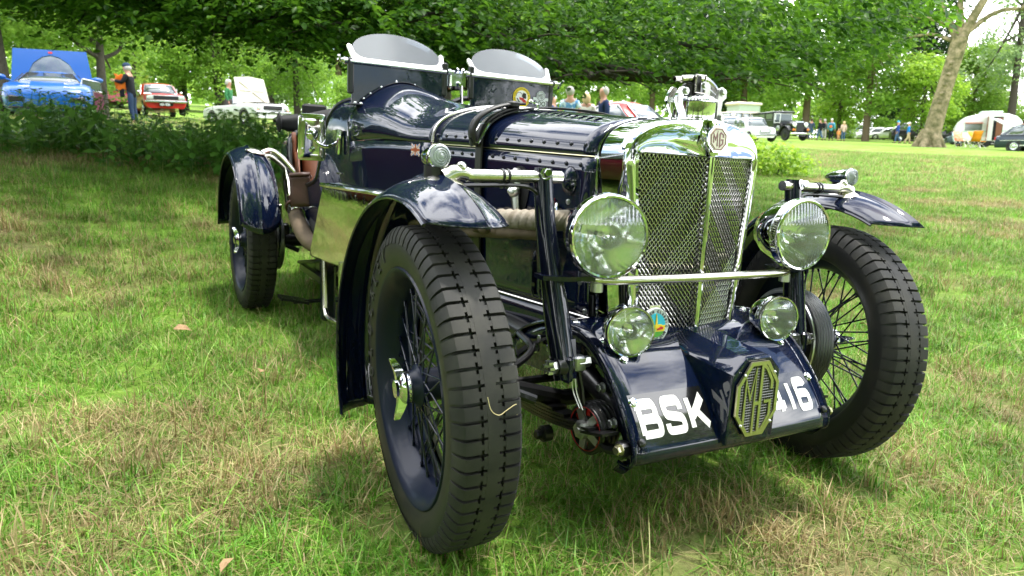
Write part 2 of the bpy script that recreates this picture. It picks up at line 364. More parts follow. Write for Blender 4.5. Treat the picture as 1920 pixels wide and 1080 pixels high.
b = MB(); b.grid([[(-.44+.012*i+(.006 if i % 2 else 0), 2.305+.03*i, z) for z in np.linspace(.56, .895, 8)] for i in range(8)]); solid(part(b, 'quarter_trim', leather, ang=50), .012)
b = MB(); b.tube([(.215+.19*math.cos(a), 1.62+.03*math.sin(a), .90+.185*math.sin(a)) for a in np.linspace(0, 2*math.pi, 25)[:-1]], .012, 8, loop=True)
for a in (.3, 2.4, 4.4): b.tube([(.215, 1.62, .9), (.215+.18*math.cos(a), 1.62+.03*math.sin(a), .9+.18*math.sin(a))], .008, 6)
part(b, 'steering_wheel', black)
b = MB(); b.box((0, 1.36, .93), (.74, .02, .13)); part(b, 'dashboard', black)
# rolled hood behind the seats, with folds
b = MB()
for x0, x1, r in ((-.44, .44, .052),):
    rows = []
    for i in range(25):
        x = x0+(x1-x0)*i/24; k = 1-.35*(abs(i-12)/12)**6
        rows.append([(x, 2.62+r*k*(1+.10*math.sin(3*t+i*.5))*math.cos(t), .945+.06*sst(x, -.4, .0)-.05*sst(x, .2, .45)+r*k*(1+.08*math.sin(5*t+i*.8))*math.sin(t)) for t in np.linspace(0, 2*math.pi, 25)[:-1]])
    b.grid(rows, True, cap=True)
for k in range(4): b.tube([(-.443-.004*k, 2.62+(.045-.011*k)*math.cos(t), .945+(.045-.011*k)*math.sin(t)) for t in np.linspace(0, 5.4, 14)], .006, 6)
part(b, 'rolled_hood', vinyl, ang=60)
b = MB(); b.box((-.24, 2.70, 1.02), (.13, .05, .075), b=.012); part(b, 'head_restraint', vinyl)
b = MB(); b.tube([(-.20, 2.72, .99), (-.05, 2.75, 1.015), (.2, 2.78, 1.01)], .014, 8); part(b, 'hood_stick', nickel)

# ---- rivets on the bonnet
rv = MB().lathe([(.0062, 0), (.006, .002), (.0045, .0042), (.001, .0052)], 8, None, True).mesh('rivet', navyd, 50)
for s in SID:
    for y in np.linspace(.085, .735, 14):
        x = bw(y); pz = bzs(y)+.024; t = (pz-bzs(y))/(bzt(y)-bzs(y)); xx = bw(y)*(1-t**NE)**(1/NE)
        if abs(y-.50) < .022: continue
        link('rivet', rv, bonnet, frame((s*(xx+.001), y, pz), (s, -.12, .1)))
        link('rivet', rv, bonnet, frame((s*(side_x(y+.01, bzs(y)-.024)+.001), y+.01, bzs(y)-.024), (s, -.17, 0)))
# louvres in the bonnet top and sides
b = MB()
for y in np.linspace(.30, .70, 14):
    for x in (-.03, .03): pass
for x0 in (-.12, .12):
    for y in np.linspace(.16, .68, 16):
        zz = bzs(y)+(bzt(y)-bzs(y))*(1-(abs(x0)/bw(y))**NE)**(1/NE)
        M = frame((x0, y, zz+.001), (0, -.05, 1), (1, 0, 0)); b.grid([[(-.04, -.008, 0), (0, -.009, 0), (.04, -.008, 0)], [(-.03, .003, .0003), (0, .004, .0010), (.03, .003, .0003)], [(-.04, .006, 0), (0, .008, -.001), (.04, .006, 0)]], M=M)
part(b, 'bonnet_louvres', navy)['kind'] = 'stuff'
lv = MB(); rows = []
for i in range(9):
    t = i/8; z = -.065+.13*t; k = math.sin(math.pi*min(1, max(0, t)))**.4
    rows.append([(-.008, 0, z), (-.004, .0085*k, z), (.002, .009*k, z), (.007, .0005, z)])
lv.grid(rows); lvm = lv.mesh('louvre', navyd, 50)
for s in SID:
    for y in (.155, .187, .219, .251): 
        x = side_x(y, .535); link('louvre', lvm, car, frame((s*(x+.0025), y, .535), (0, 0, 1), (0, s*-1, 0)))
# induction hole (black disc on the panel, painted as its shade) with rocker, boss, catches, badge panels on the near side and its twin
for s in SID:
    y0, z0 = .318, .775; x0 = side_x(y0, z0); n = Vector((s, -.17, 0)).normalized(); M = frame((s*(x0+.0035), y0, z0), n, (0, 1, 0))
    b = MB(); b.prism([(.04*math.cos(t)+.0, .040*math.sin(t)) if math.sin(t) < 0 else (.042*math.cos(t), .095*math.sin(t)) for t in np.linspace(0, 2*math.pi, 29)[:-1]] if s < 0 else [(.04*math.cos(t), .04*math.sin(t)) for t in np.linspace(0, 2*math.pi, 25)[:-1]], 0, .0012, M); hole = part(b, 'engine_opening_shade', dark)
    if s < 0:
        sg = M.to_3x3() @ Vector((0, 1, 0)); fl = 1 if sg.z > 0 else -1
        b = MB(); b.tube([(0, fl*.005, .004), (.002, -fl*.03, .012), (-.006, -fl*.075, .012)], [.009, .011, .009], 8, M); b.sphere((.002, -fl*.03, .016), .016, M); b.sphere((.018, -fl*.028, .014), .011, M); b.lathe([(.012, 0), (.012, .016), (.008, .02)], 12, M @ Matrix.Translation((.006, fl*.022, 0)), True); part(b, 'linkage', greyalu, hole)
    y0, z0 = .128, .787; x0 = side_x(y0, z0); M = frame((s*x0, y0, z0), (s, -.17, 0), (0, 1, 0))
    b = MB(); b.grid([[(.022*k*math.cos(t), .033*k*math.sin(t), h) for t in np.linspace(0, 2*math.pi, 25)[:-1]] for k, h in ((1.12, 0), (1.1, .004), (1, .008), (.8, .016), (.5, .021), (.1, .023))], True, M, True); part(b, 'bonnet_boss', navy)
    b = MB(); b.box((0, 0, .006), (.012, .05, .012), frame((s*(side_x(.18, .71)), .185, .715), (s, -.17, 0), (0, 1, 0)), b=.003); part(b, 'plug_lead_clip', redp)
    b = MB(); b.tube([(s*(side_x(.14, .7)+.012), .165, .725), (s*(side_x(.14, .7)+.02), .15, .71), (s*(side_x(.14, .7)+.014), .14, .695)], [.006, .004, .006], 8); b.sphere((s*(side_x(.14, .7)+.015), .14, .693), .009); part(b, 'bonnet_catch', chrome)
    for (y, z) in ((.075, .66), (.075, .54), (.055, .47), (.13, .735), (.10, .69)):
        b = MB(); b.hexb(frame((s*(side_x(y, z)+.002), y, z), (s, -.17, 0)), .0055, .005); part(b, 'panel_bolt', steel)
# flag badge on the scuttle side
y0, z0 = .85, .842; M = frame((-(side_x(y0, z0)+.004), y0, z0), (-1, -.19, .02), (0, -1, 0)) @ Matrix.Diagonal((1.35, 1.35, 1, 1)); fb = MB(); fb.box((0, 0, 0), (.038, .026, .003), M); fb = part(fb, 'flag_badge', bluep)
sgn = 1 if (M.to_3x3() @ Vector((0, 1, 0))).z > 0 else -1
b = MB()
for p in ([(-.019, -.013), (.019, .013)], [(-.019, .013), (.019, -.013)]): b.stroke(p, .006, .0015, .0022, M)
b.stroke([(-.019, 0), (.019, 0)], .0105, .0016, .0024, M); b.stroke([(0, -.013), (0, .013)], .0105, .0016, .0024, M); part(b, 'flag_white_cross', white, fb, 0)
b = MB(); b.stroke([(-.019, 0), (.019, 0)], .0062, .002, .0029, M); b.stroke([(0, -.013), (0, .013)], .0062, .002, .0029, M)
for p in ([(-.019, -.013), (.019, .013)], [(-.019, .013), (.019, -.013)]): b.stroke(p, .0022, .002, .0026, M)
part(b, 'flag_red_cross', brownp, fb, 0)
# leather bonnet strap with buckle
ys = .50
def sp(y, off): return [(x*(1+off/bw(y)), y, z+off*abs(math.sin(math.acos(max(-1, min(1, x/bw(y))))))) for x, y, z in top_pts(y, 40)]
path = [(-(side_x(ys, z)+.006), ys, z) for z in (.52, .60, .68, .76, .82)]+sp(ys, .006)+[((side_x(ys, z)+.006), ys, z) for z in (.82, .76, .68, .60, .52)]
b = MB(); rows = []
for i, p in enumerate(path): rows.append([(p[0], p[1]-.019, p[2]), (p[0]*1.008, p[1]-.016, p[2]+.0015), (p[0]*1.008, p[1]+.016, p[2]+.0015), (p[0], p[1]+.019, p[2])])
b.grid(rows); st = solid(part(b, 'bonnet_strap', straplth), .004, 1)
# buckled loop of strap folded on the near shoulder
q = [(-.318, .500, .86), (-.328, .500, .905), (-.312, .499, .940), (-.272, .498, .966), (-.222, .498, .982), (-.17, .498, .989)]
b = MB(); rows = [[(x+.0, y-.021, z), (x-.004, y, z+.004), (x, y+.021, z)] for x, y, z in spl(q, 6)]; b.grid(rows)
q2 = [(-.304, .499, .862), (-.302, .499, .90), (-.282, .499, .936), (-.240, .499, .962), (-.19, .499, .977)]
rows = [[(x, y-.02, z), (x, y+.02, z)] for x, y, z in spl(q2, 6)]; b.grid(rows); solid(part(b, 'strap_tail', straplth, st), .006)
b = MB(); b.box((-.205, .498, .985), (.03, .05, .02), Matrix.Translation((0, 0, 0)), b=.005); part(b, 'strap_keeper', straplth, st)
b = MB(); b.tube([(-.322, .468, .872), (-.322, .522, .872), (-.29, .522, .925), (-.29, .468, .925)], .0042, 8, loop=True); b.tube([(-.326, .495, .872), (-.335, .495, .885)], .003, 6)
part(b, 'strap_buckle', chrome, st)
b = MB(); b.tube([(-.165, .455, .992), (-.15, .448, .988), (-.148, .445, .976), (-.158, .448, .972)], .004, 8); b.sphere((-.165, .458, .995), .007); part(b, 'strap_stud', chrome, st)

# ---- radiator shell
def rad_out(k=1.0, dz=0):
    o = []
    for z in np.linspace(.405, .83, 9): o.append((-(.170+(z-.405)/.425*.040)*k, z))
    for i in range(1, 25):
        a = math.pi*i/24; c, s_ = math.cos(a), math.sin(a)
        if i == 24: break
        o.append((-.211*k*math.copysign(abs(c)**(2/2.7), c), .836+(.112+dz)*abs(s_)**(2/2.7)))
    for z in np.linspace(.83, .405, 9): o.append(((.170+(z-.405)/.425*.040)*k, z))
    return o
def rad_in(k=1.0):
    o = []
    for z in np.linspace(.415, .83, 9): o.append((-(.146+(z-.43)/.4*.036)*k, z))
    for i in range(1, 24):
        a = math.pi*i/24; c, s_ = math.cos(a), math.sin(a)
        o.append((-.183*k*math.copysign(abs(c)**(2/9), c), .835+.034*abs(s_)**(2/9)-.006*(1-abs(c))))
    for z in np.linspace(.83, .415, 9): o.append(((.146+(z-.43)/.4*.036)*k, z))
    return o
def vy(x): return -.106+.042*(abs(x)/.2)
O = rad_out(); I = rad_in()
rows = [[(x, .05, z) for x, z in O], [(x, -.03, z) for x, z in O], [(x, -.05, z) for x, z in O],
        [(x*.995, vy(x)+.012, z-.001) for x, z in O], [(x*.985, vy(x)+.001, .405+(z-.405)*.993) for x, z in O], [(x*.965, vy(x)-.004, .405+(z-.405)*.985) for x, z in O],
        [(a*.35+c*.65, vy(c)-.004-.010*math.exp(-(c/.03)**2)*sst(d, .8, .86), e*.35+d*.65) for (a, e), (c, d) in zip(O, I)], [(x*1.03, vy(x)-.002, z+.004) for x, z in I], [(x*1.005, vy(x)-.006, z+.001) for x, z in I], [(x*.985, vy(x)-.003, z-.003) for x, z in I], [(x*.98, vy(x)+.02, z-.004) for x, z in I]]
b = MB(); b.grid(rows); shell = part(b, 'radiator_shell', chrome, ang=50)
b = MB(); b.tube([(x*1.008, .052, z+.002) for x, z in O], .004, 8); part(b, 'shell_rear_bead', chrome, shell)
b = MB(); b.tube([(0, -.112, .862), (0, -.115, .64), (0, -.118, .42)], .0068, 10); part(b, 'centre_bar', chrome, shell)
b = MB(); b.box((0, -.02, .635), (.34, .03, .46)); part(b, 'radiator_core', dark)
# woven wire grille halves
def halfgrille(s):
    mb = MB(); sp_ = .0104; zc0, zc1 = .425, .872
    def inside(u, z): return -.014 < u < .142+(z-.43)/.4*.037 and zc0 < z < zc1
    for d in (-1, 1):
        for k in range(-70, 120):
            pts = []; st_t = sp_/(2*.78); u0_ = k*sp_
            for j in range(0, 76):
                t = j*st_t; u = u0_+d*t*.78; z = zc0+t
                if inside(u, z): pts.append((u, z, j))
                elif pts: break
            if len(pts) < 3: continue
            P = [(s*u, vy(u)+.006+.0015*d*(-1)**j, z) for u, z, j in pts]
            mb.tube(P, .0013, 4, cap=False)
    o = mb.build('wire_grille', wire, car, 60); o['kind'] = 'stuff'; return o
for s in SID: halfgrille(s)
# octagon badge
def octo(a, c=None): c = a*.414 if c is None else c; return [(-c, a), (c, a), (a, c), (a, -c), (c, -a), (-c, -a), (-a, -c), (-a, c)]
BM = frame((0, -.124, .903), (0, -1, .06), (1, 0, 0)) @ Matrix.Diagonal((1.06, 1.06, 1, 1))
b = MB(); b.prism(octo(.0285), -.02, .002, BM); bad = part(b, 'radiator_badge', chrome)
b = MB(); b.prism(octo(.0245), .001, .0036, BM); part(b, 'badge_enamel', ivory, bad)
b = MB(); o8 = octo(.0215); b.stroke(o8, .0018, .003, .0046, BM, True)
b.stroke([(-.0145, -.008), (-.0145, .010), (-.0085, -.001), (-.0035, .015), (-.0035, -.0155)], .003, .003, .0046, BM); b.stroke([(.014, .004), (.013, .010), (.006, .014), (.0035, .012), (.0035, -.0155), (.012, -.009), (.0125, -.001), (.0075, -.001)], .003, .003, .0046, BM); part(b, 'badge_letters', maroon, bad, 0)
# shell crest holding the badge
b = MB(); b.grid([[(-.03*k, -.09-.022*(1-k*.2), .945-.015*(1-k)), (-.014*k, -.112, .945), (0, -.117, .946), (.014*k, -.112, .945), (.03*k, -.09-.022*(1-k*.2), .945-.015*(1-k))] for k in (1,)]+[[(-.034, -.094, .93), (-.03, -.118, .928), (0, -.123, .93), (.03, -.118, .928), (.034, -.094, .93)], [(-.034, -.094, .89), (-.03, -.12, .89), (0, -.122, .888), (.03, -.12, .89), (.034, -.094, .89)], [(-.018, -.1, .868), (-.008, -.115, .866), (0, -.117, .862), (.008, -.115, .866), (.018, -.1, .868)]]); part(b, 'badge_crest', chrome, shell, 60)
# quick-release filler cap
FC = Matrix.Translation((.012, -.03, .945))
b = MB(); b.lathe([(.052, -.004), (.052, .006), (.046, .009), (.046, .042), (.0465, .044)], 32, FC, True); fc = part(b, 'filler_neck', chrome)
b = MB(); b.lathe([(.047, .045), (.049, .047), (.049, .052), (.045, .056), (.03, .062), (.012, .066), (.001, .067)], 32, FC); part(b, 'filler_lid', chrome, fc)
b = MB()
for yy in (-.016, .016):
    b.prism([(-.066, .0), (-.05, .0), (-.048, .012), (-.066, .045), (-.060, .058), (-.052, .074), (-.066, .076), (-.078, .06), (-.082, .044), (-.064, .012)], yy-.004, yy+.004, FC @ Matrix.Rotation(R_(90), 4, 'X') @ Matrix.Scale(1, 4))
b.box((-.066, 0, .046), (.012, .034, .012), FC); part(b, 'hinge_bracket', chrome, fc)
b = MB()
for yy in (-.02, .02): b.prism([(.046, .002), (.06, -.002), (.068, .004), (.067, .016), (.058, .03), (.06, .05), (.071, .06), (.07, .074), (.058, .084), (.046, .078), (.044, .05)], yy-.005, yy+.005, FC @ Matrix.Rotation(R_(90), 4, 'X'))
part(b, 'lever_bracket', greyalu, fc)
for (x, z) in ((.058, .072), (.058, .012), (-.055, .066), (-.0, .083)):
    b = MB(); b.hexb(FC @ frame((x, -.026 if x > 0 else -.021, z), (0, -1, 0)), .007, .006); part(b, 'cap_bolt', steel, fc)
b = MB(); b.tube(spl([(-.055, 0, .095), (-.02, 0, .099), (.02, 0, .099), (.045, 0, .088), (.06, 0, .074)], 5), .0085, 10, FC, cap=False); b.lathe([(.0085, -.002), (.006, -.001), (.006, .02)], 10, FC @ frame((-.055, 0, .095), (-1, 0, -.1))); part(b, 'lever_tube', nickel, fc)
b = MB(); b.box((-.012, 0, .085), (.022, .03, .045), FC, b=.004); b.box((-.026, .004, .072), (.03, .024, .03), FC, b=.004); part(b, 'lever_strap', straplth, fc)
b = MB(); b.tube([FC @ Vector(p) for p in ((-.024, -.018, .066), (.004, -.018, .066), (.004, -.018, .106), (-.024, -.018, .106))], .0028, 6, loop=True); part(b, 'strap_buckle', nickel, fc)
b = MB(); b.prism([(.012, .058), (.03, .058), (.028, .088), (.02, .094), (.012, .088)], -.012, .012, FC @ Matrix.Rotation(R_(90), 4, 'X')); b.tube([FC @ Vector(p) for p in ((.022, 0, .082), (.055, 0, .066))], .006, 8); b.tube([FC @ Vector(p) for p in ((.022, 0, .066), (.055, 0, .052))], .006, 8); part(b, 'cam_lever', greyalu, fc)

# ---- apron between the dumb irons
AP = [(.25, .362), (.19, .402), (.12, .433), (.05, .452), (-.02, .458), (-.08, .450), (-.13, .428), (-.18, .392), (-.226, .345), (-.262, .300), (-.284, .262), (-.292, .240), (-.288, .223), (-.272, .213), (-.24, .210)]
def ap_pt(t): return crv(t, [(i, p[0]) for i, p in enumerate(AP)]), crv(t, [(i, p[1]) for i, p in enumerate(AP)])
def ap_bow(x, y): return -.012*(1-(x/.303)**2)*sst(-y, .05, .25)
b = MB(); rows = []
for t in np.linspace(0, 14, 57):
    y, z = ap_pt(t); rows.append([(x, y+ap_bow(x, y), z+.004*(1-(x/.303)**2)) for x in np.linspace(-.303, .303, 17)])
b.grid(rows); apron = solid(part(b, 'front_apron', navy, ang=60), .003)
for s in SID:
    e = [ap_pt(t) for t in np.linspace(0, 14, 43)]
    b = MB(); b.tube([(s*.303, y, z) for y, z in e], .0045, 8); part(b, 'apron_edge', navyd, apron)
    b = MB(); n = len(e); b.grid([[(s*.299, y, z-.003) for y, z in e], [(s*.299, y*.93+.005, z-.028-.03*sst(y, -.1, .2)) for y, z in e]]); solid(part(b, 'apron_cheek', navyd, apron), .003)
    b = MB(); b.prism([(.25, .30), (.25, .358), (.19, .395), (.12, .425), (.05, .443), (-.02, .448), (-.07, .438), (-.04, .36), (.03, .315)], -.006, .006, Matrix.Translation((s*.288, 0, 0)) @ Matrix(((0, 0, 1, 0), (1, 0, 0, 0), (0, 1, 0, 0), (0, 0, 0, 1)))); pl = part(b, 'dumb_iron_plate', navyd)
    for (y, z) in ((.20, .368), (.115, .392), (.07, .378), (.07, .338), (.03, .33), (.14, .36)):
        b = MB(); b.hexb(frame((s*.294, y, z), (s, 0, 0)), .0095, .009); part(b, 'plate_bolt', steel, pl)
    for (x, t) in ((.276, 8.2), (.275, 3.8), (.268, 5.6), (.25, 6.6)):
        y, z = ap_pt(t); y2, z2 = ap_pt(t+.1); nn = Vector((0, z2-z, -(y2-y))).normalized()
        if nn.z < 0 or nn.y > 0 and t > 6: nn = -nn if nn.z < 0 else nn
        b = MB(); M = frame((s*x, y+ap_bow(x, y), z+.002), nn); b.lathe([(.0115, 0), (.0115, .002), (.009, .004), (.0085, .007), (.003, .0085)], 12, M, True); part(b, 'apron_stud', chrome, apron)
    y, z = ap_pt(9.9); b = MB(); b.lathe([(.009, 0), (.009, .008), (.004, .011)], 12, frame((s*.285, y+ap_bow(.285, y), z+.001), (0, -.9, .45)), True); part(b, 'apron_plug', black, apron)
    for (y, z) in ((-.165, .352), (-.215, .288)):
        b = MB(); b.hexb(frame((s*.303, y, z), (s, 0, 0)), .009, .014); part(b, 'cheek_bolt', steel, apron)
# centre housing
def hs(y, k):
    hw, zt, zb, cx, cz = .073+.012*k, .437+.022*k, .240+.10*k, .036, .036
    return [(-hw, y, zb), (-hw, y, zt-cz), (-hw+.004, y, zt-cz+.006), (-cx-.004, y, zt-.003), (-cx, y, zt), (cx, y, zt), (cx+.004, y, zt-.003), (hw-.004, y, zt-cz+.006), (hw, y, zt-cz), (hw, y, zb)]
b = MB(); secs = [hs(-.312, 0), hs(-.316, 0), hs(-.314, 0.0)]
f0 = hs(-.318, 0); f0 = [(x*.95, y, .335+(z-.335)*.96) for x, y, z in f0]
rows = [f0, [(x*.985, -.316, .335+(z-.335)*.988) for x, y, z in hs(0, 0)], hs(-.312, 0), hs(-.25, .25), hs(-.18, .6), hs(-.12, 1)]
b.grid(rows); b.f.append(tuple(range(len(f0)))); hous = part(b, 'blower_housing', navy, ang=28)
b = MB(); b.box((0, -.27, .238), (.14, .075, .012), b=.003); part(b, 'housing_floor', navyd, hous)
# octagon grille plate on the housing
OM = frame((0, -.321, .343), (0, -1, .02), (1, 0, 0)) @ Matrix.Diagonal((.0635, .0865, 1, 1))
OC = octo(1, .42)
b = MB(); b.prism(octo(.95, .4), -.006, .0005, OM); og = part(b, 'octagon_backing', dark, hous)
b = MB()
def st2(mb, pts, wpx, h0, h1, closed=False):  # stroke in true metres
    mb.stroke([(x*.0635, y*.0865) for x, y in pts], wpx, h0, h1, frame((0, -.321, .343), (0, -1, .02), (1, 0, 0)), closed)
st2(b, octo(.93, .38), .0085, .001, .006, True)
st2(b, [(-.60, -.62), (-.60, .52), (-.36, .02), (-.14, .80), (-.14, -.92)], .0074, .0012, .0056)
st2(b, [(.66, .22), (.66, .44), (.36, .78), (.14, .90), (.14, -.92)], .0074, .0013, .0057); st2(b, [(.14, -.90), (.34, -.82), (.64, -.48), (.64, -.10), (.34, -.10)], .0074, .0014, .0058); st2(b, [(-.14, -.12), (.14, -.12)], .009, .0012, .0055)
op = part(b, 'octagon_plate', brass, hous, 0)
b = MB(); OMm = frame((0, -.3225, .343), (0, -1, .02), (1, 0, 0))
for i in range(-9, 10):
    x = i*.0064; hh = .076-max(0, abs(x)-.025)*1.35
    b.tube([(x, -hh, .001), (x, hh, .001)], .0008, 4, OMm, False)
for i in range(-13, 14):
    y = i*.0062; ww = .056-max(0, abs(y)-.035)*.75
    b.tube([(-ww, y, .0018), (ww, y, .0018)], .0008, 4, OMm, False)
part(b, 'octagon_mesh', darkwire, hous, 60)['kind'] = 'stuff'
for (x, y) in ((-.72, .66), (.72, .66), (-.72, -.66), (.72, -.66)):
    b = MB(); b.sphere((x*.0635, y*.0865, .006), .004, frame((0, -.321, .343), (0, -1, .02), (1, 0, 0)), 8, 6); part(b, 'plate_screw', chrome, hous)
# registration painted on the apron
def ap_warp(u, v, h):      # u along x, v up the slope in metres from z = .262
    t = 10.05-v/.0205*.0+0
    tt = 10.35-v*32.5
    y, z = ap_pt(tt); y2, z2 = ap_pt(tt-.05); d = Vector((0, y2-y, z2-z)).normalized(); n = Vector((0, -d.z, d.y))
    if n.y > 0: n = -n
    p = Vector((u, y+ap_bow(u, y), z+.004*(1-(u/.303)**2)))+n*(.0022+h); return (p.x, p.y, p.z)
def patch(x0, x1, v0, v1, h):
    mb = MB(); mb.grid([[ap_warp(u, v, h) for u in np.linspace(x0, x1, 9)] for v in np.linspace(v0, v1, 9)]); return mb
part(patch(-.285, -.088, .004, .075, .0002), 'plate_ground', platebk, apron); part(patch(.088, .262, .004, .075, .0002), 'plate_ground', platebk, apron)
def subdiv(st, n=5):
    o = []
    for a, c in zip(st, st[1:]): o += [(a[0]+(c[0]-a[0])*k/n, a[1]+(c[1]-a[1])*k/n) for k in range(n)]
    return o+[st[-1]]
def chaikin(p, n=2):
    for _ in range(n):
        q = [p[0]]
        for u, v in zip(p, p[1:]): q += [(u[0]*.75+v[0]*.25, u[1]*.75+v[1]*.25), (u[0]*.25+v[0]*.75, u[1]*.25+v[1]*.75)]
        p = q+[p[-1]]
    return p
PF = {'B': [[(.02, 0), (.02, 1)], [(-.1, 1), (.1, 1)], chaikin([(.02, 1), (.40, 1), (.56, .98), (.56, .56), (.40, .53), (.02, .53)]), chaikin([(.02, .53), (.44, .53), (.62, .50), (.62, .02), (.44, 0), (.02, 0)])], 'S': [chaikin([(.56, .70), (.56, .98), (.40, 1), (.16, 1), (0, .98), (0, .60), (.12, .54), (.46, .46), (.58, .40), (.58, .02), (.42, 0), (.16, 0), (0, .02), (0, .28)])],
      '6': [chaikin([(.55, .86), (.53, .99), (.40, 1), (.16, 1), (0, .98), (0, .5), (0, .02), (.16, 0), (.42, 0), (.58, .02), (.58, .56), (.42, .58), (.02, .58)])], '4': [[(.45, 0), (.45, .98)], [(.45, .98), (.02, .30)], [(-.02, .27), (.66, .27)]], '1': [[(.2, 0), (.2, 1)]], 'K': FONT['K']}
def plate_text(txt, x0, h, adv, wsc):
    mb = MB(); x = x0
    for c in txt:
        for st_ in PF[c]: mb.stroke([(x+px*wsc, .0245+py*(h-.0385)) for px, py in (subdiv(st_, 4) if len(st_) < 4 else st_)], .0122, .0006, .0012, warp=ap_warp)
        x += adv if c != '1' else adv*.72
    return mb
part(plate_text('BSK', -.272, .077, .066, .074), 'registration_letters', white, apron, 0); part(plate_text('416', .112, .076, .056, .064), 'registration_letters', white, apron, 0)

# ---- lamps
def lamp(name, c, r, depth, lensmat, bulb=True, d=(0, -1, 0)):
    M = frame(c, d, (1, 0, 0)); b = MB()
    b.lathe([(.004, -depth), (r*.35, -depth*.97), (r*.62, -depth*.85), (r*.82, -depth*.6), (r*.93, -depth*.32), (r*.96, -depth*.2), (r*.97, -depth*.17), (r*1.0, -depth*.165), (r*1.01, -depth*.12), (r*.99, -depth*.07), (r*1.0, -.004), (r*.985, .002), (r*.95, .006), (r*.90, .005), (r*.885, 0)], 40, M); o = part(b, name, chrome)
    b = MB(); b.lathe([(r*.885, 0)]+[(r*k, -depth*.55*(1-k*k/.78)) for k in (.8, .65, .5, .35, .2, .06)], 32, M); part(b, 'reflector', reflm, o)
    b = MB(); b.sphere((0, 0, -depth*.36), r*.09, M); part(b, 'bulb', nickel, o)
    b = MB(); prof = [(r*.89*k, .003+r*.10*(1-k*k)) for k in (1, .9, .75, .55, .35, .15, .02)]; b.lathe(prof, 32, M)
    lo = b.build('lens', lensmat, o, 60); return o
for s in SID:
    lamp('headlamp', (s*.304, -.148, .682), .0925, .135, lens_fl, d=(-.22 if s < 0 else -.08, -1, 0))
    lamp('spot_lamp', (s*.2354, -.160, .4713), .059, .085, thin_lens, d=(-.30 if s < 0 else -.22, -1, .03))
    b = MB(); b.lathe([(.02, 0), (.018, .006), (.009, .01), (.009, .035)], 14, frame((s*.236, -.128, .405), (0, -.1, 1)), True); part(b, 'spot_bracket', chrome)
    # headlamp shelf, post, stay
    b = MB(); b.prism([(-.024, -.02), (.02, -.045), (.115, -.055), (.125, -.02), (.105, .02), (.02, .035), (-.024, .02)], -.005, .005, Matrix.Translation((s*.40, -.065, .586)) @ Matrix.Diagonal((-s, 1, 1, 1))); part(b, 'lamp_shelf', navyd)
    b = MB(); b.lathe([(.014, 0), (.014, .02), (.009, .024)], 12, frame((s*.30, -.11, .556), (0, 0, 1)), True); part(b, 'lamp_stem', greyalu)
    b = MB(); b.tube([(s*.40, -.018, .818), (s*.40, -.018, .80), (s*.397, -.035, .70), (s*.390, -.058, .60), (s*.382, -.082, .50), (s*.374, -.108, .40), (s*.371, -.118, .365)], [.020, .022, .0225, .025, .029, .029, .026], 14); po = part(b, 'wing_post', navyd)
    b = MB(); b.tube([(s*.355, -.02, .80), (s*.585, -.02, .796)], .0135, 14); sy = part(b, 'wing_stay', nickel)
    b = MB(); b.tube(spl([(s*.575, -.02, .796), (s*.605, -.02, .802), (s*.635, -.015, .790)], 4), [.0135, .014, .0145, .015, .016, .017, .018, .02, .022], 12); b.sphere((s*.600, -.024, .812), .012, nu=10, nv=6); part(b, 'stay_elbow', nickel, sy)
    b = MB(); b.lathe([(.045, -.004), (.045, .0), (.030, .012), (.012, .016)], 24, frame((s*.63, -.022, .776), (-s*.12, -.2, 1)) @ Matrix.Diagonal((1, 1.3, 1, 1)), True); part(b, 'stay_foot', nickel, sy)
    for x in (.49, .503): b = MB(); b.lathe([(.0155, -.0025), (.0155, .0025)], 12, frame((s*x, -.02, .798), (1, 0, 0)), True); b.box((s*x, -.02, .778), (.006, .006, .014)); part(b, 'cable_tie', black, sy)
    b = MB(); b.tube(spl([(s*.61, -.03, .775), (s*.55, -.025, .777), (s*.45, -.022, .778), (s*.415, -.03, .76), (s*.405, -.035, .73)], 4), .005, 6); part(b, 'lamp_cable', black, sy)
    b = MB(); b.hexb(frame((s*.405, -.04, .806), (s*.3, -1, .2)), .010, .018); part(b, 'post_bolt', chrome, po)
    # side lamp on the wing
    M = frame((s*.645, -.012, .832), (0, -1, .05)); b = MB(); b.lathe([(.003, -.085), (.011, -.075), (.019, -.05), (.0235, -.02), (.0245, -.002), (.0255, 0), (.0245, .004), (.022, .005)], 24, M); sl_ = part(b, 'side_lamp', chrome)
    b = MB(); b.lathe([(.0225, .004), (.0225, .009), (.019, .0115), (.0175, .0095), (.014, .0135), (.0125, .0115), (.009, .0145), (.0075, .0125), (.004, .015), (.001, .0155)], 24, M); b.build('lens', side_lens, sl_, 30)
    b = MB(); b.lathe([(.022, -.001), (.001, -.006)], 20, M); part(b, 'reflector', silverpr, sl_)
    b = MB(); b.prism([(.018*math.cos(t), .034*math.sin(t)) for t in np.linspace(0, 2*math.pi, 17)[:-1]], 0, .026, Matrix.Translation((s*.645, .012, .786))); part(b, 'lamp_pedestal', black, sl_)
b = MB(); b.tube(spl([(-.325, -.085, .585), (-.27, -.128, .583), (-.1, -.138, .583), (.1, -.138, .583), (.27, -.128, .583), (.325, -.085, .585)], 6), .0105, 12); part(b, 'lamp_bar', nickel)
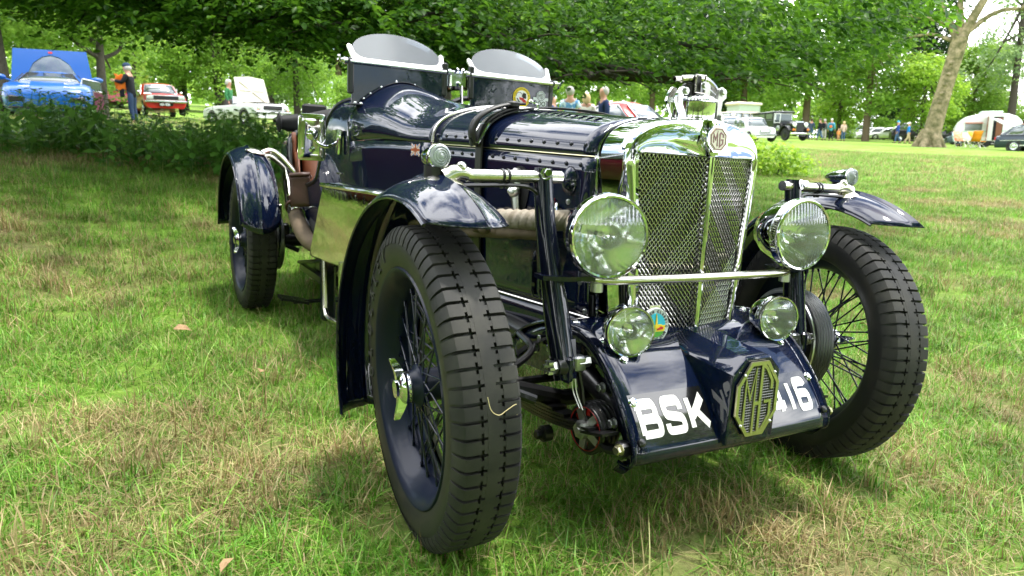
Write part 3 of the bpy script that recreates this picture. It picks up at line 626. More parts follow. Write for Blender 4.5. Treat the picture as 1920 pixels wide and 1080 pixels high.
# club badge on the grille
CM = frame((-.130, -.119, .470), (0.05, -1, .12)); b = MB(); b.lathe([(.041, -.006), (.0415, 0), (.039, .003), (.0365, .002)], 32, CM, True); cb = part(b, 'club_badge', silverpr)
b = MB(); b.box((0, .036, -.003), (.035, .022, .004), CM, b=.001); part(b, 'badge_tab', nickel, cb)
b = MB(); b.prism([(.028*math.cos(t), .028*math.sin(t)) for t in np.linspace(0, 2*math.pi, 33)[:-1]], .002, .0034, CM); part(b, 'badge_sky', cyan, cb)
def chord(z0, z1, r=.0278, n=9):
    a0, a1 = math.asin(max(-1, z0/r)), math.asin(min(1, z1/r)); A = np.linspace(a0, a1, n)
    return [(r*math.cos(a), r*math.sin(a)) for a in A]+[(-r*math.cos(a), r*math.sin(a)) for a in A[::-1]]
b = MB(); b.prism(chord(-.015, -.001), .003, .0042, CM); b.prism([(-.0035, -.004), (.0035, -.004), (.0028, .006), (.0006, .026), (-.0006, .026), (-.0028, .006)], .0036, .005, CM); b.prism([(-.012, -.004), (.016, -.004), (.016, .0015), (-.012, .0015)], .0035, .0047, CM); part(b, 'badge_spire', yellow, cb, 0)
b = MB(); b.prism(chord(-.0278, -.0155), .003, .0043, CM); part(b, 'badge_grass', pm('green_print', (.08, .35, .03), .4), cb, 0)
b = MB(); b.prism([(.002, -.012), (.02, -.010), (.021, -.006), (.013, -.003), (.008, -.006), (.001, -.008)], .0035, .0052, CM); part(b, 'badge_red_car', redp, cb, 0)
b = MB(); b.prism([(-.02, -.014), (-.004, -.013), (-.003, -.010), (-.01, -.006), (-.02, -.009)], .0036, .0053, CM); part(b, 'badge_blue_car', cyan, cb, 0)
def ringtext(txt, r, h, a0, a1, M, wd, inward=False):
    mb = MB(); n = len(txt)
    for i, c in enumerate(txt):
        a = a0+(a1-a0)*(i+.5)/n
        T = M @ Matrix.Rotation(a-math.pi/2 if not inward else a+math.pi/2, 4, 'Z') @ Matrix.Translation((-h*.3, (r if not inward else -r-h), 0))
        for s_ in FONT[c]: mb.stroke([(x*h, y*h) for x, y in s_], wd, .0025, .0036, T)
    return mb
b = ringtext('NORWICH CLASSIC', .0295, .0055, R_(200), R_(-15), CM, .0011); part(b, 'badge_lettering', blkprint, cb, 0)
b = ringtext('VEHICLE CLUB', .0295, .0055, R_(215), R_(330), CM, .0011, True); part(b, 'badge_lettering', blkprint, cb, 0)

# ---- aero screens on navy plates
for s in SID:
    yb = 1.335
    b = MB(); b.box((s*.245, yb, 1.075), (.375, .008, .155), b=.002); pt_ = part(b, 'screen_plate', navy)
    for x in (.058, .436): b = MB(); b.box((s*x, yb+.002, 1.10 if x > .1 else 1.12), (.022, .022, .13), b=.005); part(b, 'screen_post', black, pt_)
    b = MB(); b.box((s*.422, yb-.03, .995), (.075, .065, .006), Matrix.Translation((0, 0, 0)), b=.002); part(b, 'post_foot', navyd, pt_)
    for dx in (-.012, .016): b = MB(); b.sphere((s*.422+dx, yb-.055+.02*(dx > 0), 1.0), .006, nu=10, nv=6); part(b, 'foot_screw', chrome, pt_)
    # tilted glass
    SM = frame((s*.247, yb, 1.160), (0, -1, .80), (1, 0, 0)); c0 = .174
    gp_ = [(-c0+.002, -.0), (-c0-.002, .045)]+[((c0+.002)*math.cos(a)*1.0, .045+.105*math.sin(a)) for a in np.linspace(math.pi*.985, math.pi*.015, 25)]+[(c0+.002, .045), (c0-.002, 0)]
    b = MB(); b.prism(gp_, -.002, .002, SM); part(b, 'screen_glass', screen_glass, pt_, 0)
    outl = [(-c0-.012, -.016), (-c0-.010, .055), (-c0-.003, .062), (-c0+.006, .055)]; inn = [(-c0+.012, .035), (-c0+.03, .018), (-c0+.06, .014)]
    left = [(-c0-.010, -.003), (-c0-.020, .064), (-c0-.012, .072), (-c0-.003, .066), (-c0+.004, .030), (-c0+.016, .014), (-c0+.04, .006), (0, .0045)]
    poly = left+[(-x, y) for x, y in left[::-1][1:]]
    b = MB(); b.prism(poly, -.0045, .0045, SM); part(b, 'screen_frame', pm('satin_screen_frame', (.60, .60, .60), .30, 1) if 'satin_screen_frame' not in MAT else MAT['satin_screen_frame'], pt_, 0)
    b = MB(); b.tube([(s*.055, yb-.004, 1.150), (s*.44, yb-.004, 1.150)], .0085, 12); part(b, 'screen_hinge_tube', chrome, pt_)
    for x in (.047, .45):
        d = -1 if x < .1 else 1
        b = MB(); b.lathe([(.012, 0), (.013, .012), (.008, .018), (.007, .03), (.010, .034), (.002, .038)], 12, frame((s*(x+.0*d), yb, 1.152), (s*d, 0, 0)), True); b.tube([(s*(x+.028*d), yb-.004, 1.148), (s*(x+.036*d), yb-.02, 1.166)], [.004, .006], 6); b.tube([(s*(x+.028*d), yb, 1.152), (s*(x+.034*d), yb+.012, 1.136)], [.004, .006], 6); part(b, 'wing_nut', chrome, pt_)
# rear-view mirror between the screens
b = MB(); b.box((0, 1.345, 1.125), (.085, .035, .075), b=.012); mi = part(b, 'scuttle_mirror', chrome); b = MB(); b.tube([(.005, 1.30, 1.0), (.004, 1.31, 1.10), (-.004, 1.325, 1.115)], .0055, 8); part(b, 'mirror_stalk', chrome, mi)
# stickers on the far plate
SP = frame((.292, 1.3295, 1.082), (0, -1, 0))
b = MB(); b.prism([(.041*math.cos(t), .041*math.sin(t)) for t in np.linspace(0, 2*math.pi, 33)[:-1]], .001, .0018, SP); sk = part(b, 'round_sticker', yellow, car, 0)
b = MB(); b.prism([(.0285*math.cos(t), .0285*math.sin(t)) for t in np.linspace(0, 2*math.pi, 33)[:-1]], .0016, .0024, SP); part(b, 'sticker_field', white, sk, 0)
b = MB(); b.prism([(.002, .002), (.006, .021), (.010, .016), (.013, .021), (.017, .015), (.02, .019), (.022, -.004), (.008, -.004)], .002, .0028, SP); b.stroke([(.014*math.cos(a)-.012, .012*math.sin(a)+.008) for a in np.linspace(-.4, 3.5, 11)], .0022, .002, .0028, SP); b.stroke([(-.022, -.004), (-.014, -.016), (-.002, -.024), (.004, -.021)], .005, .002, .0028, SP); part(b, 'sticker_tower', blkprint, sk, 0)
b = MB(); b.prism([(-.012, .001), (-.004, -.001), (.004, -.002), (.018, -.010), (.024, -.018), (.018, -.024), (.009, -.020), (.001, -.012), (-.010, -.009)], .0024, .0033, SP); part(b, 'sticker_red_car', redp, sk, 0)
b = ringtext('MG' + ' '*0, .0305, .007, R_(140), R_(40), SP, .001); 
b = MB()
for a in np.linspace(R_(-35), R_(215), 34): 
    if rng.random() < .85: b.stroke([(.0325*math.cos(a), .0325*math.sin(a)), (.037*math.cos(a), .037*math.sin(a))], .0018, .0016, .0024, SP)
part(b, 'sticker_rim_print', blkprint, sk, 0)
MP = frame((.386, 1.3295, 1.076), (0, -1, 0))
b = MB(); b.prism([(x, y+.018) for x, y in octo(.021)], .001, .0017, MP); b.prism([(-.037, .012), (-.037, .0), (.037, .0), (.037, .012)], .0008, .0015, MP); b.prism([(-.026, -.006), (-.026, -.02), (-.018, -.024), (.02, -.024), (.028, -.018), (.028, -.004), (.02, .0), (-.02, 0)], .0009, .0016, MP); mg = part(b, 'centenary_sticker', silverpr, car, 0)
b = MB(); b.stroke([(x, y+.018) for x, y in octo(.0175)], .0018, .0014, .0022, MP, True)
b.stroke([(-.0115, .010), (-.0115, .025), (-.007, .017), (-.003, .028), (-.003, .007)], .0022, .0014, .0022, MP); b.stroke([(.011, .021), (.009, .026), (.003, .028), (.003, .007), (.010, .011), (.0105, .017), (.006, .017)], .0022, .0014, .0022, MP)
b.stroke([(-.021, -.004), (-.021, -.021)], .0032, .0014, .0022, MP)
for cx in (-.006, .014): b.stroke([(cx+.0078*math.cos(a), -.0125+.0085*math.sin(a)) for a in np.linspace(0, 2*math.pi, 15)[:-1]], .003, .0014, .0022, MP, True)
part(b, 'sticker_lettering', blkprint, mg, 0)

# ---- wings
def wing(cy, cz, re, a0, a1, s, cx=.645, hw=.087, tip=0):
    mb = MB(); rows = []; K_ = np.linspace(-1, 1, 25)
    def rad(k): return re+.038*(1-abs(k)**2.2)+.009*math.exp(-(k/.085)**2)-(.006 if abs(k) > .94 else 0)
    for i in range(45):
        t = i/44; row = []
        for k in K_:
            r = rad(k); b0 = -math.acos(re*math.cos(R_(a0))/r)-R_(tip)*(1-k*k); b1 = math.acos(re*math.cos(R_(a1))/r); a = b0+(b1-b0)*t
            row.append((s*(cx+hw*k), cy+r*math.sin(a), cz+r*math.cos(a)))
        rows.append(row)
    mb.grid(rows); o = solid(part(mb, 'wing', navy, ang=50), .003)
    for k in (-1, 1):
        b = MB(); b.tube([(s*(cx+hw*k), cy+(re-.004)*math.sin(a), cz+(re-.004)*math.cos(a)) for a in np.linspace(R_(a0), R_(a1), 31)], .0042, 6); part(b, 'wing_bead', navyd, o)
    return o
for s in SID:
    wing(.012, .347, .402, -25, 118, s); rw = wing(2.405, .372, .402, -76, 88, s, tip=5)
    b = MB()
    for dy, dz in ((.0, .0), (.05, -.03)): b.tube(spl([(s*.60, 2.27+dy, .785+dz), (s*.55, 2.28+dy, .80+dz), (s*.50, 2.27+dy, .77+dz), (s*.44, 2.25+dy, .70+dz)], 5), .0125, 10)
    b.lathe([(.05, 0), (.05, .004), (.03, .012), (.012, .016)], 20, frame((s*.62, 2.27, .79), (-s*.2, -.25, 1)) @ Matrix.Diagonal((1, .7, 1, 1)), True); part(b, 'rear_wing_stay', nickel)
    b = MB(); b.tube([(s*.553, 2.04, .56), (s*.545, 2.09, .42), (s*.54, 2.16, .30)], .006, 8); part(b, 'wing_bracket', navyd)

# ---- wheels
WM = frame((0, 0, 0), (-1, 0, 0), (0, 1, 0))
b = MB(); b.lathe([(.2525, .050), (.2565, .053), (.2585, .058), (.2560, .0625), (.250, .061), (.243, .052), (.236, .046), (.231, .034), (.222, .022), (.216, .008), (.214, -.006), (.22, -.018), (.231, -.027), (.238, -.034), (.25, -.043), (.2555, -.0445), (.2565, -.04)], 56, WM)
b.lathe([(.02, .060), (.030, .058), (.034, .050), (.038, .040), (.047, .034), (.048, .027), (.037, .021), (.036, -.03), (.058, -.04), (.062, -.048), (.06, -.056), (.02, -.058)], 28, WM); rim_me = b.mesh('wheel', wheel_en, 40); fixn(rim_me)
TP = [(.246, .046), (.254, .056), (.262, .0605), (.278, .0650), (.296, .0665), (.312, .0645), (.325, .0585), (.3320, .0500), (.3342, .042), (.335, .03)]
b = MB(); b.lathe(TP+[(.335, .01), (.335, -.01)]+[(r, -h) for r, h in TP[::-1]], 96, WM); ty_me = b.mesh('tyre', rubber_s, 50); fixn(ty_me)
b = MB(); NB = 70
def tp(r, h, a): return WM @ Vector((r*math.cos(a), r*math.sin(a), h))
for i in range(NB):
    a0 = 2*math.pi*i/NB; da = 2*math.pi/NB
    for sg in (-1, 1):
        g = .11*da; prof = [(.3445, .0232), (.3443, .044), (.3428, .0515), (.333, .0590), (.321, .0642), (.309, .0668)]; low = [(.3345, .0232), (.3345, .040), (.333, .0465), (.326, .0545), (.316, .061), (.309, .0652)]
        A = [a0+g, a0+da*.5, a0+da-g] ; off = 0
        rows = []
        for a in A: rows.append([tp(r, sg*h, a) for r, h in prof])
        n = len(prof); vs = [p for r in rows for p in r]+[tp(r, sg*h, A[0]) for r, h in low]+[tp(r, sg*h, A[2]) for r, h in low]
        fs = [(i_*n+j, i_*n+j+1, (i_+1)*n+j+1, (i_+1)*n+j) for i_ in (0, 1) for j in range(n-1)]
        fs += [(j, 3*n+j, 3*n+j+1, j+1) for j in range(n-1)]+[(2*n+j, 2*n+j+1, 4*n+j+1, 4*n+j) for j in range(n-1)]+[(0, n, 2*n, 4*n, 3*n)]
        b.add(vs, fs)
    # centre rib: waisted blocks, notched between
    aa = a0+da*.5
    for sg in (-1, 1):   # teeth of the centre rib between the cross slots
        A = (a0+da*.09, a0+da*.91); vs = []
        for a in A:
            for r in (.334, .3446):
                for h in (sg*.0095, sg*.0178): vs.append(tp(r, h, a))
        b.add(vs, [(2, 3, 7, 6), (0, 1, 3, 2), (4, 6, 7, 5), (1, 5, 7, 3)])
    for sg in (-1, 1):   # short bars bridging the rib and the shoulder block
        A = (aa-da*.17, aa+da*.17); vs = []
        for a in A:
            for r in (.334, .3440):
                for h in (sg*.0165, sg*.0240): vs.append(tp(r, h, a))
        b.add(vs, [(2, 3, 7, 6), (0, 1, 3, 2), (4, 6, 7, 5)])
b.lathe([(.334, .0105), (.3449, .0105), (.3451, 0), (.3449, -.0105), (.334, -.0105)], 92, WM)
tr_me = b.mesh('tread', rubber, 30)
tt_me = []
for i, c in enumerate('BLOCKLEY'):
    ph = R_(190-10.6*i); h = .030; mb = MB()
    def wp(x, y, z, ph=ph):
        p = ph-(x-.3)*h/.292; r = .279+y*h; hh = lerp(r, [(.278, .0650), (.296, .0668), (.312, .065)])+z
        return (-hh, -r*math.cos(p), r*math.sin(p))
    for s_ in FONT[c]: mb.stroke(s_, .19, -.0002, .0026, warp=wp)
    me = mb.mesh('tyre_letter', letter_rubber, 0); fixn(me); tt_me.append(me)
# spokes
spk = MB(); spk.tube([(0, 0, 0), (0, 0, .06), (0, 0, 1)], [.0026, .0024, .0024], 6); spk.tube([(0, 0, .93), (0, 0, 1)], .0042, 6); sp_me = spk.mesh('spoke', navyd, 60)
def spokes(parent):
    for grp, (rh, hh, rr, hr, tw, n) in enumerate(((.044, .031, .219, .012, .95, 24), (.055, -.044, .216, -.004, .62, 24), (.055, -.046, .2165, .004, .5, 12))):
        for i in range(n):
            a = 2*math.pi*(i+.35*grp)/n; sg = 1 if i % 2 else -1; a2 = a+sg*tw*(.55 if grp else .8)
            p = WM @ Vector((rh*math.cos(a), rh*math.sin(a), hh)); q = WM @ Vector((rr*math.cos(a2), rr*math.sin(a2), hr)); d = q-p
            M = frame(p, d) @ Matrix.Diagonal((1, 1, d.length, 1)); link('spoke', sp_me, parent, M)
# knock-off nut
b = MB(); b.lathe([(.038, .052), (.041, .057), (.041, .066), (.035, .072), (.027, .076), (.022, .078), (.022, .084), (.012, .087), (.001, .0875)], 28, WM)
for sg in (-1, 1):
    sec = [(.018, .036, .060, .078), (.040, .027, .063, .081), (.058, .019, .070, .086), (.074, .011, .078, .090), (.077, .006, .081, .089)]
    b.grid([[WM @ Vector((sg*r, y*wd/2, h)) for (y, h) in ((-1, h0), (1, h0), (.7, h1), (-.7, h1))] for r, wd, h0, h1 in sec], True, cap=True)
ko_me = b.mesh('knock_off_nut', chrome, 40); fixn(ko_me)
b = MB(); pr = [(.05, -.058), (.136, -.060), (.146, -.066)]
for k in range(7): h = -.070-.0088*k; pr += [(.1450, h), (.1515, h-.0018), (.1515, h-.0058), (.1450, h-.0076)]
pr += [(.143, -.134), (.136, -.136)]
b.lathe(pr, 48, WM); dr_me = b.mesh('brake_drum', steel, 30); fixn(dr_me)
b = MB(); b.lathe([(.139, -.128), (.139, -.134), (.105, -.140), (.06, -.142), (.045, -.16), (.02, -.165), (.001, -.165)], 36, WM); b.box((.165, 0, .055), (.035, .05, .06), b=.008); b.tube([(.15, -.03, -.02), (.22, -.06, -.05)], .012, 8)
for a in (.4, 1.3, 2.2, 3.4, 4.4, 5.5): b.hexb(frame(WM @ Vector((.075*math.cos(a), .075*math.sin(a), -.141)), (1, 0, 0)), .009, .008)
bp_me = b.mesh('backplate', black, 40); fixn(bp_me)
def wheel(c, steer, camber, side, nut):
    M = Matrix.Translation(c) @ Matrix.Rotation(-R_(steer), 4, 'Z') @ Matrix.Rotation(R_(camber)*side, 4, 'Y')
    if side > 0: M = M @ Matrix.Rotation(math.pi, 4, 'Z')
    o = link('wheel', rim_me, car, M)
    link('tyre', ty_me, o); link('tread', tr_me, o, Matrix.Rotation(R_(nut*.3), 4, 'X')); [link('tyre_letter', m_, o) for m_ in tt_me]
    link('knock_off_nut', ko_me, o, Matrix.Rotation(R_(nut), 4, 'X') @ Matrix.Diagonal((1, .86, .86, 1))); link('brake_drum', dr_me, o); link('backplate', bp_me, o)
    spokes(o); return o
wheel((-.637, 0, .346), 4.5, 3.0, -1, 78); wheel((.600, 0, .346), 10.2, 3.0, 1, 20)
wheel((-.625, 2.39, .352), 0, 0, -1, 70); wheel((.625, 2.39, .352), 0, 0, 1, 35)
# ---- running gear
b = MB(); b.tube([(-.50, 0, .335), (-.42, -.005, .31), (-.3, -.005, .275), (.3, -.005, .275), (.42, -.005, .31), (.48, 0, .335)], .020, 10); part(b, 'front_axle', black)
b = MB(); b.tube([(-.5, .10, .29), (.47, .10, .29)], .011, 8); b.tube([(-.52, .02, .30), (-.50, .11, .29)], .014, 8); part(b, 'track_rod', black)
b = MB(); b.tube([(-.52, 2.39, .352), (-.2, 2.39, .352), (-.1, 2.39, .352), (.1, 2.39, .352), (.52, 2.39, .352)], [.035, .035, .085, .085, .035], 14); part(b, 'rear_axle', black)
for s in SID:
    for (y0, y1, z0, nm) in ((-.245, .45, .225, 'front_spring'), (1.75, 2.95, .30, 'rear_spring')):
        b = MB()
        for k in range(6):
            f_ = .5-.07*k; ym = (y0+y1)/2; hl = (y1-y0)*f_
            b.grid([[(s*.335-.021, ym+hl*t, z0+.008*k+.05*(t*f_*2)**2), (s*.335+.021, ym+hl*t, z0+.008*k+.05*(t*f_*2)**2), (s*.335+.021, ym+hl*t, z0+.0065+.008*k+.05*(t*f_*2)**2), (s*.335-.021, ym+hl*t, z0+.0065+.008*k+.05*(t*f_*2)**2)] for t in np.linspace(-1, 1, 13)], True, cap=True)
        part(b, nm, black)
    b = MB(); b.tube([(s*.268, -.24, .262), (s*.268, -.15, .31), (s*.265, 0, .36), (s*.265, .3, .375), (s*.28, 1.2, .36), (s*.30, 2.0, .33), (s*.30, 3.0, .42)], [.018, .024, .028, .03, .03, .03, .03], 12); part(b, 'chassis_rail', black)
    # damper arms, friction disc
    b = MB(); b.box((s*.375, -.118, .39), (.02, .05, .06), b=.006); b.prism([(-.02, .0), (.02, .0), (.028, .06), (-.006, .07)], -.006, .006, Matrix.Translation((s*.36, -.115, .385)) @ Matrix(((0, 0, 1, 0), (1, 0, 0, 0), (0, 1, 0, 0), (0, 0, 0, 1)))); part(b, 'damper_bracket', navyd)
    for (xx, yy, zz, rr, m) in ((.365, -.118, .395, .024, black),): b = MB(); b.lathe([(rr, 0), (rr, .02), (rr*.8, .028), (rr*.8, .034)], 20, frame((s*xx, yy, zz), (s, 0, 0)), True); dp = part(b, 'damper_pivot', black)
    b = MB(); b.lathe([(.015, 0), (.0155, .012)], 6, frame((s*.399, -.118, .395), (s, 0, 0)), True)
    for k in range(6): a = k*math.pi/3; b.box((.0125*math.cos(a), .0125*math.sin(a), .017), (.006, .006, .012), frame((s*.399, -.118, .395), (s, 0, 0)) @ Matrix.Translation((0, 0, 0)))
    part(b, 'castle_nut', steel, dp)
    b = MB(); b.lathe([(.013, 0), (.013, .03)], 6, frame((s*.318, -.125, .402), (s, 0, 0)), True); b.box((s*.345, -.122, .40), (.03, .03, .035), b=.004); part(b, 'pivot_bolt', steel, dp)
    DM = frame((s*.320, -.155, .258), (s, -.12, .0), (0, 1, 0))
    b = MB(); pr = [(.02, -.035)]
    for k in range(4): h = -.034+.0125*k; pr += [(.055, h), (.0585, h+.002), (.0585, h+.008), (.0545, h+.0105)]
    pr += [(.054, .016), (.050, .018), (.047, .016), (.045, .010), (.02, .010)]
    b.lathe(pr, 40, DM); dm = part(b, 'friction_damper', black)
    b = MB(); b.lathe([(.0475, .016), (.0488, .0185), (.0498, .0165)], 40, DM); 
    for a in (0.5, 1.55, 2.6, 3.65, 4.7, 5.75): b.prism([(.030, -.006), (.042, -.0045), (.044, 0), (.042, .0045), (.030, .006)], .010, .0115, DM @ Matrix.Rotation(a, 4, 'Z'))
    part(b, 'damper_markings', redp, dm)
    b = MB()
    for k in range(5): a = .2+k*2*math.pi/5; b.prism([(.010, -.010), (.046, -.0085), (.046, .0085), (.010, .010)], .011, .019, DM @ Matrix.Rotation(a, 4, 'Z'))
    part(b, 'damper_star', greyalu, dm)
    b = MB(); b.lathe([(.021, .018), (.021, .034), (.016, .037)], 6, DM, True); b.lathe([(.007, .036), (.007, .041)], 12, DM, True); part(b, 'damper_nut', greyalu, dm)
    b = MB(); b.tube([(s*.335, -.15, .262), (s*.335, -.13, .34), (s*.345, -.12, .395)], .010, 8, flat=.5); b.tube([(s*.325, -.15, .255), (s*.33, -.06, .245), (s*.335, .03, .25)], .012, 8); part(b, 'damper_arm', black)
    for o_ in (0, .012): b = MB(); b.tube(spl([(s*.36, -.128-o_, .37), (s*.358, -.132-o_*1.2, .34), (s*.35, -.15-o_, .305)], 4), .0018, 5); part(b, 'tell_tale_wire', steel)
    b = MB(); b.tube(spl([(s*.30, -.02, .40), (s*.315, -.06, .36), (s*.34, -.10, .385)], 4), .0025, 5); part(b, 'brake_cable', steel)
    b = MB(); b.tube([(s*.325, -.165, .24), (s*.318, -.225, .235), (s*.312, -.26, .245)], .012, 8); b.box((s*.312, -.262, .25), (.03, .03, .03), b=.005); sh = part(b, 'spring_shackle', black)
    b = MB(); b.hexb(frame((s*.326, -.268, .252), (s, -.2, 0)), .010, .012); part(b, 'shackle_nut', brass, sh)
    b = MB(); b.lathe([(.02, 0), (.02, .02), (.012, .024)], 12, frame((s*.35, -.035, .205), (s, 0, 0)), True); b.hexb(frame((s*.374, -.035, .205), (s, 0, 0)), .011, .014); part(b, 'u_bolt_plate', black)
    b = MB(); b.tube(spl([(s*.31, .20, .385), (s*.33, .10, .372), (s*.40, .05, .352), (s*.47, .03, .345)], 5), .009, 8); part(b, 'steering_arm', black)
b = MB(); b.box((0, 1.2, .33), (.22, .9, .12), b=.03); b.box((0, .35, .34), (.26, .5, .16), b=.04); part(b, 'sump', black)
# ---- exhaust on the near side
b = MB(); pth = spl([(-.235, .12, .690), (-.285, .15, .685), (-.325, .26, .676), (-.358, .42, .662), (-.352, .56, .645), (-.315, .68, .62)], 10); b.tube(pth, .0265, 14); ex = part(b, 'exhaust_manifold', wrap, ang=60)
for i in range(2, len(pth)-2, 2):
    M = frame(pth[i], Vector(pth[i+1])-Vector(pth[i-1])+Vector((0, 0, .01))); b = MB(); b.lathe([(.0268, -.006), (.0282, -.004), (.0282, .008), (.0268, .009)], 14, M); part(b, 'wrap_turn', wrap, ex)
b = MB(); rk = random.Random(3)
for k in range(7): y = .19+.028*k; b.sphere((-(.292+.012*k+rk.uniform(-.008, .008)), y, .650+rk.uniform(-.008, .006)), (.02, .024, .018), Matrix.Translation((0, 0, 0)), 9, 6)
b.tube(spl([(-.27, .14, .655), (-.318, .24, .648), (-.345, .42, .63), (-.31, .60, .60)], 6), .02, 10); part(b, 'lower_branch', wrapd, ang=60)
# polished silencer cover
def cov(y): return lerp(y, [(.75, 0), (.82, 1), (1.50, 1), (1.58, .96)])
b = MB(); rows = []
for t in np.linspace(0, 1, 14):
    yt, yb_ = .72+.77*t, .72+1.0*t
    ox = .15*(1-t)
    rows.append([(-.425+ox*.5, yt, .690), (-.44+ox, yt, .695), (-.475+ox, yt, .695), (-.492+ox, yt, .689), (-.499+ox, yt, .678)]+[(-.500+.004*q+ox, yt+(yb_-yt)*q, .668-.295*q) for q in (0, .25, .5, .75, 1)]+[(-.490+ox, yb_, .366), (-.42+ox, yb_, .366)])
b.grid(rows); k = len(rows[0]); b.f.append(tuple(range(k))); b.f.append(tuple(range(len(b.v)-k, len(b.v)))); sc_ = part(b, 'silencer_cover', polish, ang=25)
b = MB(); b.tube([(-.502+.15*(1-(y-.72)/.77), y, .686) for y in np.linspace(.72, 1.495, 6)], .0085, 8); part(b, 'cover_rail', chrome, sc_)
# pipe from the cover to the fishtail
pth = spl([(-.43, 1.70, .40), (-.465, 1.80, .41), (-.485, 1.88, .445), (-.49, 1.97, .495), (-.487, 2.04, .53)], 10); b = MB(); b.tube(pth, .034, 14); ep = part(b, 'wrapped_tailpipe', wrapd, ang=60)
for i in range(2, len(pth)-1):
    M = frame(pth[i], Vector(pth[min(i+1, len(pth)-1)])-Vector(pth[i-1])); b = MB(); b.lathe([(.0342, -.004), (.0358, -.003), (.0358, .005), (.0342, .007)], 14, M); part(b, 'wrap_turn', wrapd, ep)
b = MB(); b.tube([(-.44, 1.60, .43), (-.435, 1.75, .45), (-.425, 1.90, .50)], .03, 12); part(b, 'inner_pipe', dark)
b = MB(); b.tube([(-.486, 2.00, .518), (-.485, 2.06, .545), (-.484, 2.12, .575)], [.038, .036, .034], 14); part(b, 'pipe_joint', polish)
b = MB(); b.lathe([(.041, -.006), (.041, .006)], 16, frame((-.485, 2.07, .548), (0, 1, .5)), True); b.box((-.50, 2.07, .592), (.02, .02, .02), b=.003); part(b, 'pipe_clamp', leatherd)
rows = []
for t in np.linspace(0, 1, 7):
    c = Vector((-.484, 2.12+.17*t, .575+.075*t)); hw_, hh = .033*(1-.6*t), .034+.034*t
    rows.append([(c.x+hw_*math.cos(a), c.y-.45*hh*math.sin(a), c.z+hh*math.sin(a)) for a in np.linspace(0, 2*math.pi, 17)[:-1]])
b = MB(); b.grid(rows, True, cap=True); part(b, 'fishtail', polish, ang=60)
# step hoop and pedal-like step plates
b = MB(); b.tube([(-.465, 1.60, .40), (-.465, 1.585, .25), (-.465, 1.575, .165), (-.465, 1.55, .142), (-.465, 1.50, .136), (-.465, 1.36, .15), (-.465, 1.33, .17), (-.465, 1.335, .40)], .0105, 10); part(b, 'step_hoop', nickel)
b = MB(); b.box((-.44, 1.62, .25), (.06, .04, .30), b=.01); part(b, 'body_outrigger', navyd)
b = MB()
for (x, y) in ((-.50, 2.02), (-.30, 1.96)):
    T = Matrix.Translation((x, y, .115)) @ Matrix.Rotation(R_(12), 4, 'Y')
    for k in range(4): b.box((0, -.045+.03*k, 0), (.13, .008, .012), T)
    for k in range(3): b.box((-.06+.06*k, 0, -.002), (.008, .10, .012), T)
b.tube([(-.50, 2.02, .10), (-.2, 1.96, .12)], .009, 8); part(b, 'undertray_grating', black)
b = MB(); b.box((-.36, 2.1, .22), (.08, .5, .05), b=.01); b.box((-.33, 2.05, .30), (.10, .12, .14), b=.02); b.tube([(-.42, 1.75, .34), (-.40, 2.35, .24)], .010, 6); part(b, 'rear_damper', black)
# wing mirror and leather strap on the cutaway
MM = frame((-.553, 1.44, .868), (.12, 1, .05), (1, 0, 0)) 
def rr(w_, h_, r_): 
    o = []
    for cx, cy, a in ((w_-r_, h_-r_, 0), (-w_+r_, h_-r_, 90), (-w_+r_, -h_+r_, 180), (w_-r_, -h_+r_, 270)): o += [(cx+r_*math.cos(R_(a+t)), cy+r_*math.sin(R_(a+t))) for t in (0, 30, 60, 90)]
    return o
b = MB(); q = rr(.052, .088, .012); b.grid([[(x*k, y*(1-(1-k)*.6), z) for x, y in q] for k, z in ((.99, .004), (1, 0), (.985, -.006), (.93, -.008), (.5, -.009), (.02, -.009))], True, MM); wm = part(b, 'wing_mirror', chrome, ang=30)
b = MB(); b.prism([(x*.95, y*.97) for x, y in q], .0, .003, MM); part(b, 'mirror_glass', chrome, wm)
b = MB(); b.lathe([(.024, -.008), (.023, -.016), (.015, -.024), (.003, -.027)], 20, MM @ Matrix.Translation((0, -.012, 0))); b.lathe([(.012, -.008), (.011, -.014), (.002, -.016)], 14, MM @ Matrix.Translation((0, .045, 0))); 
for x in (-.035, .035):
    for y in (-.06, .045): b.sphere((x, y, -.009), .005, MM, 8, 6)
part(b, 'mirror_boss', chrome, wm)
b = MB(); b.tube(spl([(-.55, 1.415, .857), (-.53, 1.40, .84), (-.505, 1.39, .835), (-.475, 1.385, .85), (-.462, 1.385, .862)], 5), .0065, 8); b.tube([(-.458, 1.385, .90), (-.462, 1.385, .86), (-.464, 1.39, .81)], [.011, .012, .011], 10); part(b, 'mirror_arm', chrome, wm)
FM = Matrix.Translation((-.482, 1.945, .632)) @ Matrix.Rotation(R_(-29), 4, 'Z') @ Matrix.Rotation(R_(-6), 4, 'Y'); b = MB(); b.grid([[(x, -.006+.012*math.sin(z*22+x*9)-(.014 if z > .055 else 0)*0, z) for z in np.linspace(-.072, .066, 9)] for x in np.linspace(-.046, .046, 6)], M=FM); b.grid([[(x, .022*k, .066+.012*math.sin(k*3)) for k in (0, .5, 1, 1.5, 2)] for x in (-.046, 0, .046)], M=FM); ls = solid(part(b, 'leather_flap', leatherd, ang=60), .008)
for x in (-.034, .034): b = MB(); b.sphere((x, -.014, -.056), .005, FM, 8, 6); part(b, 'flap_stud', chrome, ls)
b = MB(); b.sphere((-(side_x(1.15, .93)+.002), 1.45, .955), .006, nu=8, nv=6); b.tube([(-.435, 1.43, .957), (-.437, 1.47, .955)], .004, 6); b.tube([(-.452, 1.40, .735), (-.452, 1.45, .735)], .004, 6); part(b, 'tonneau_stud', nickel)
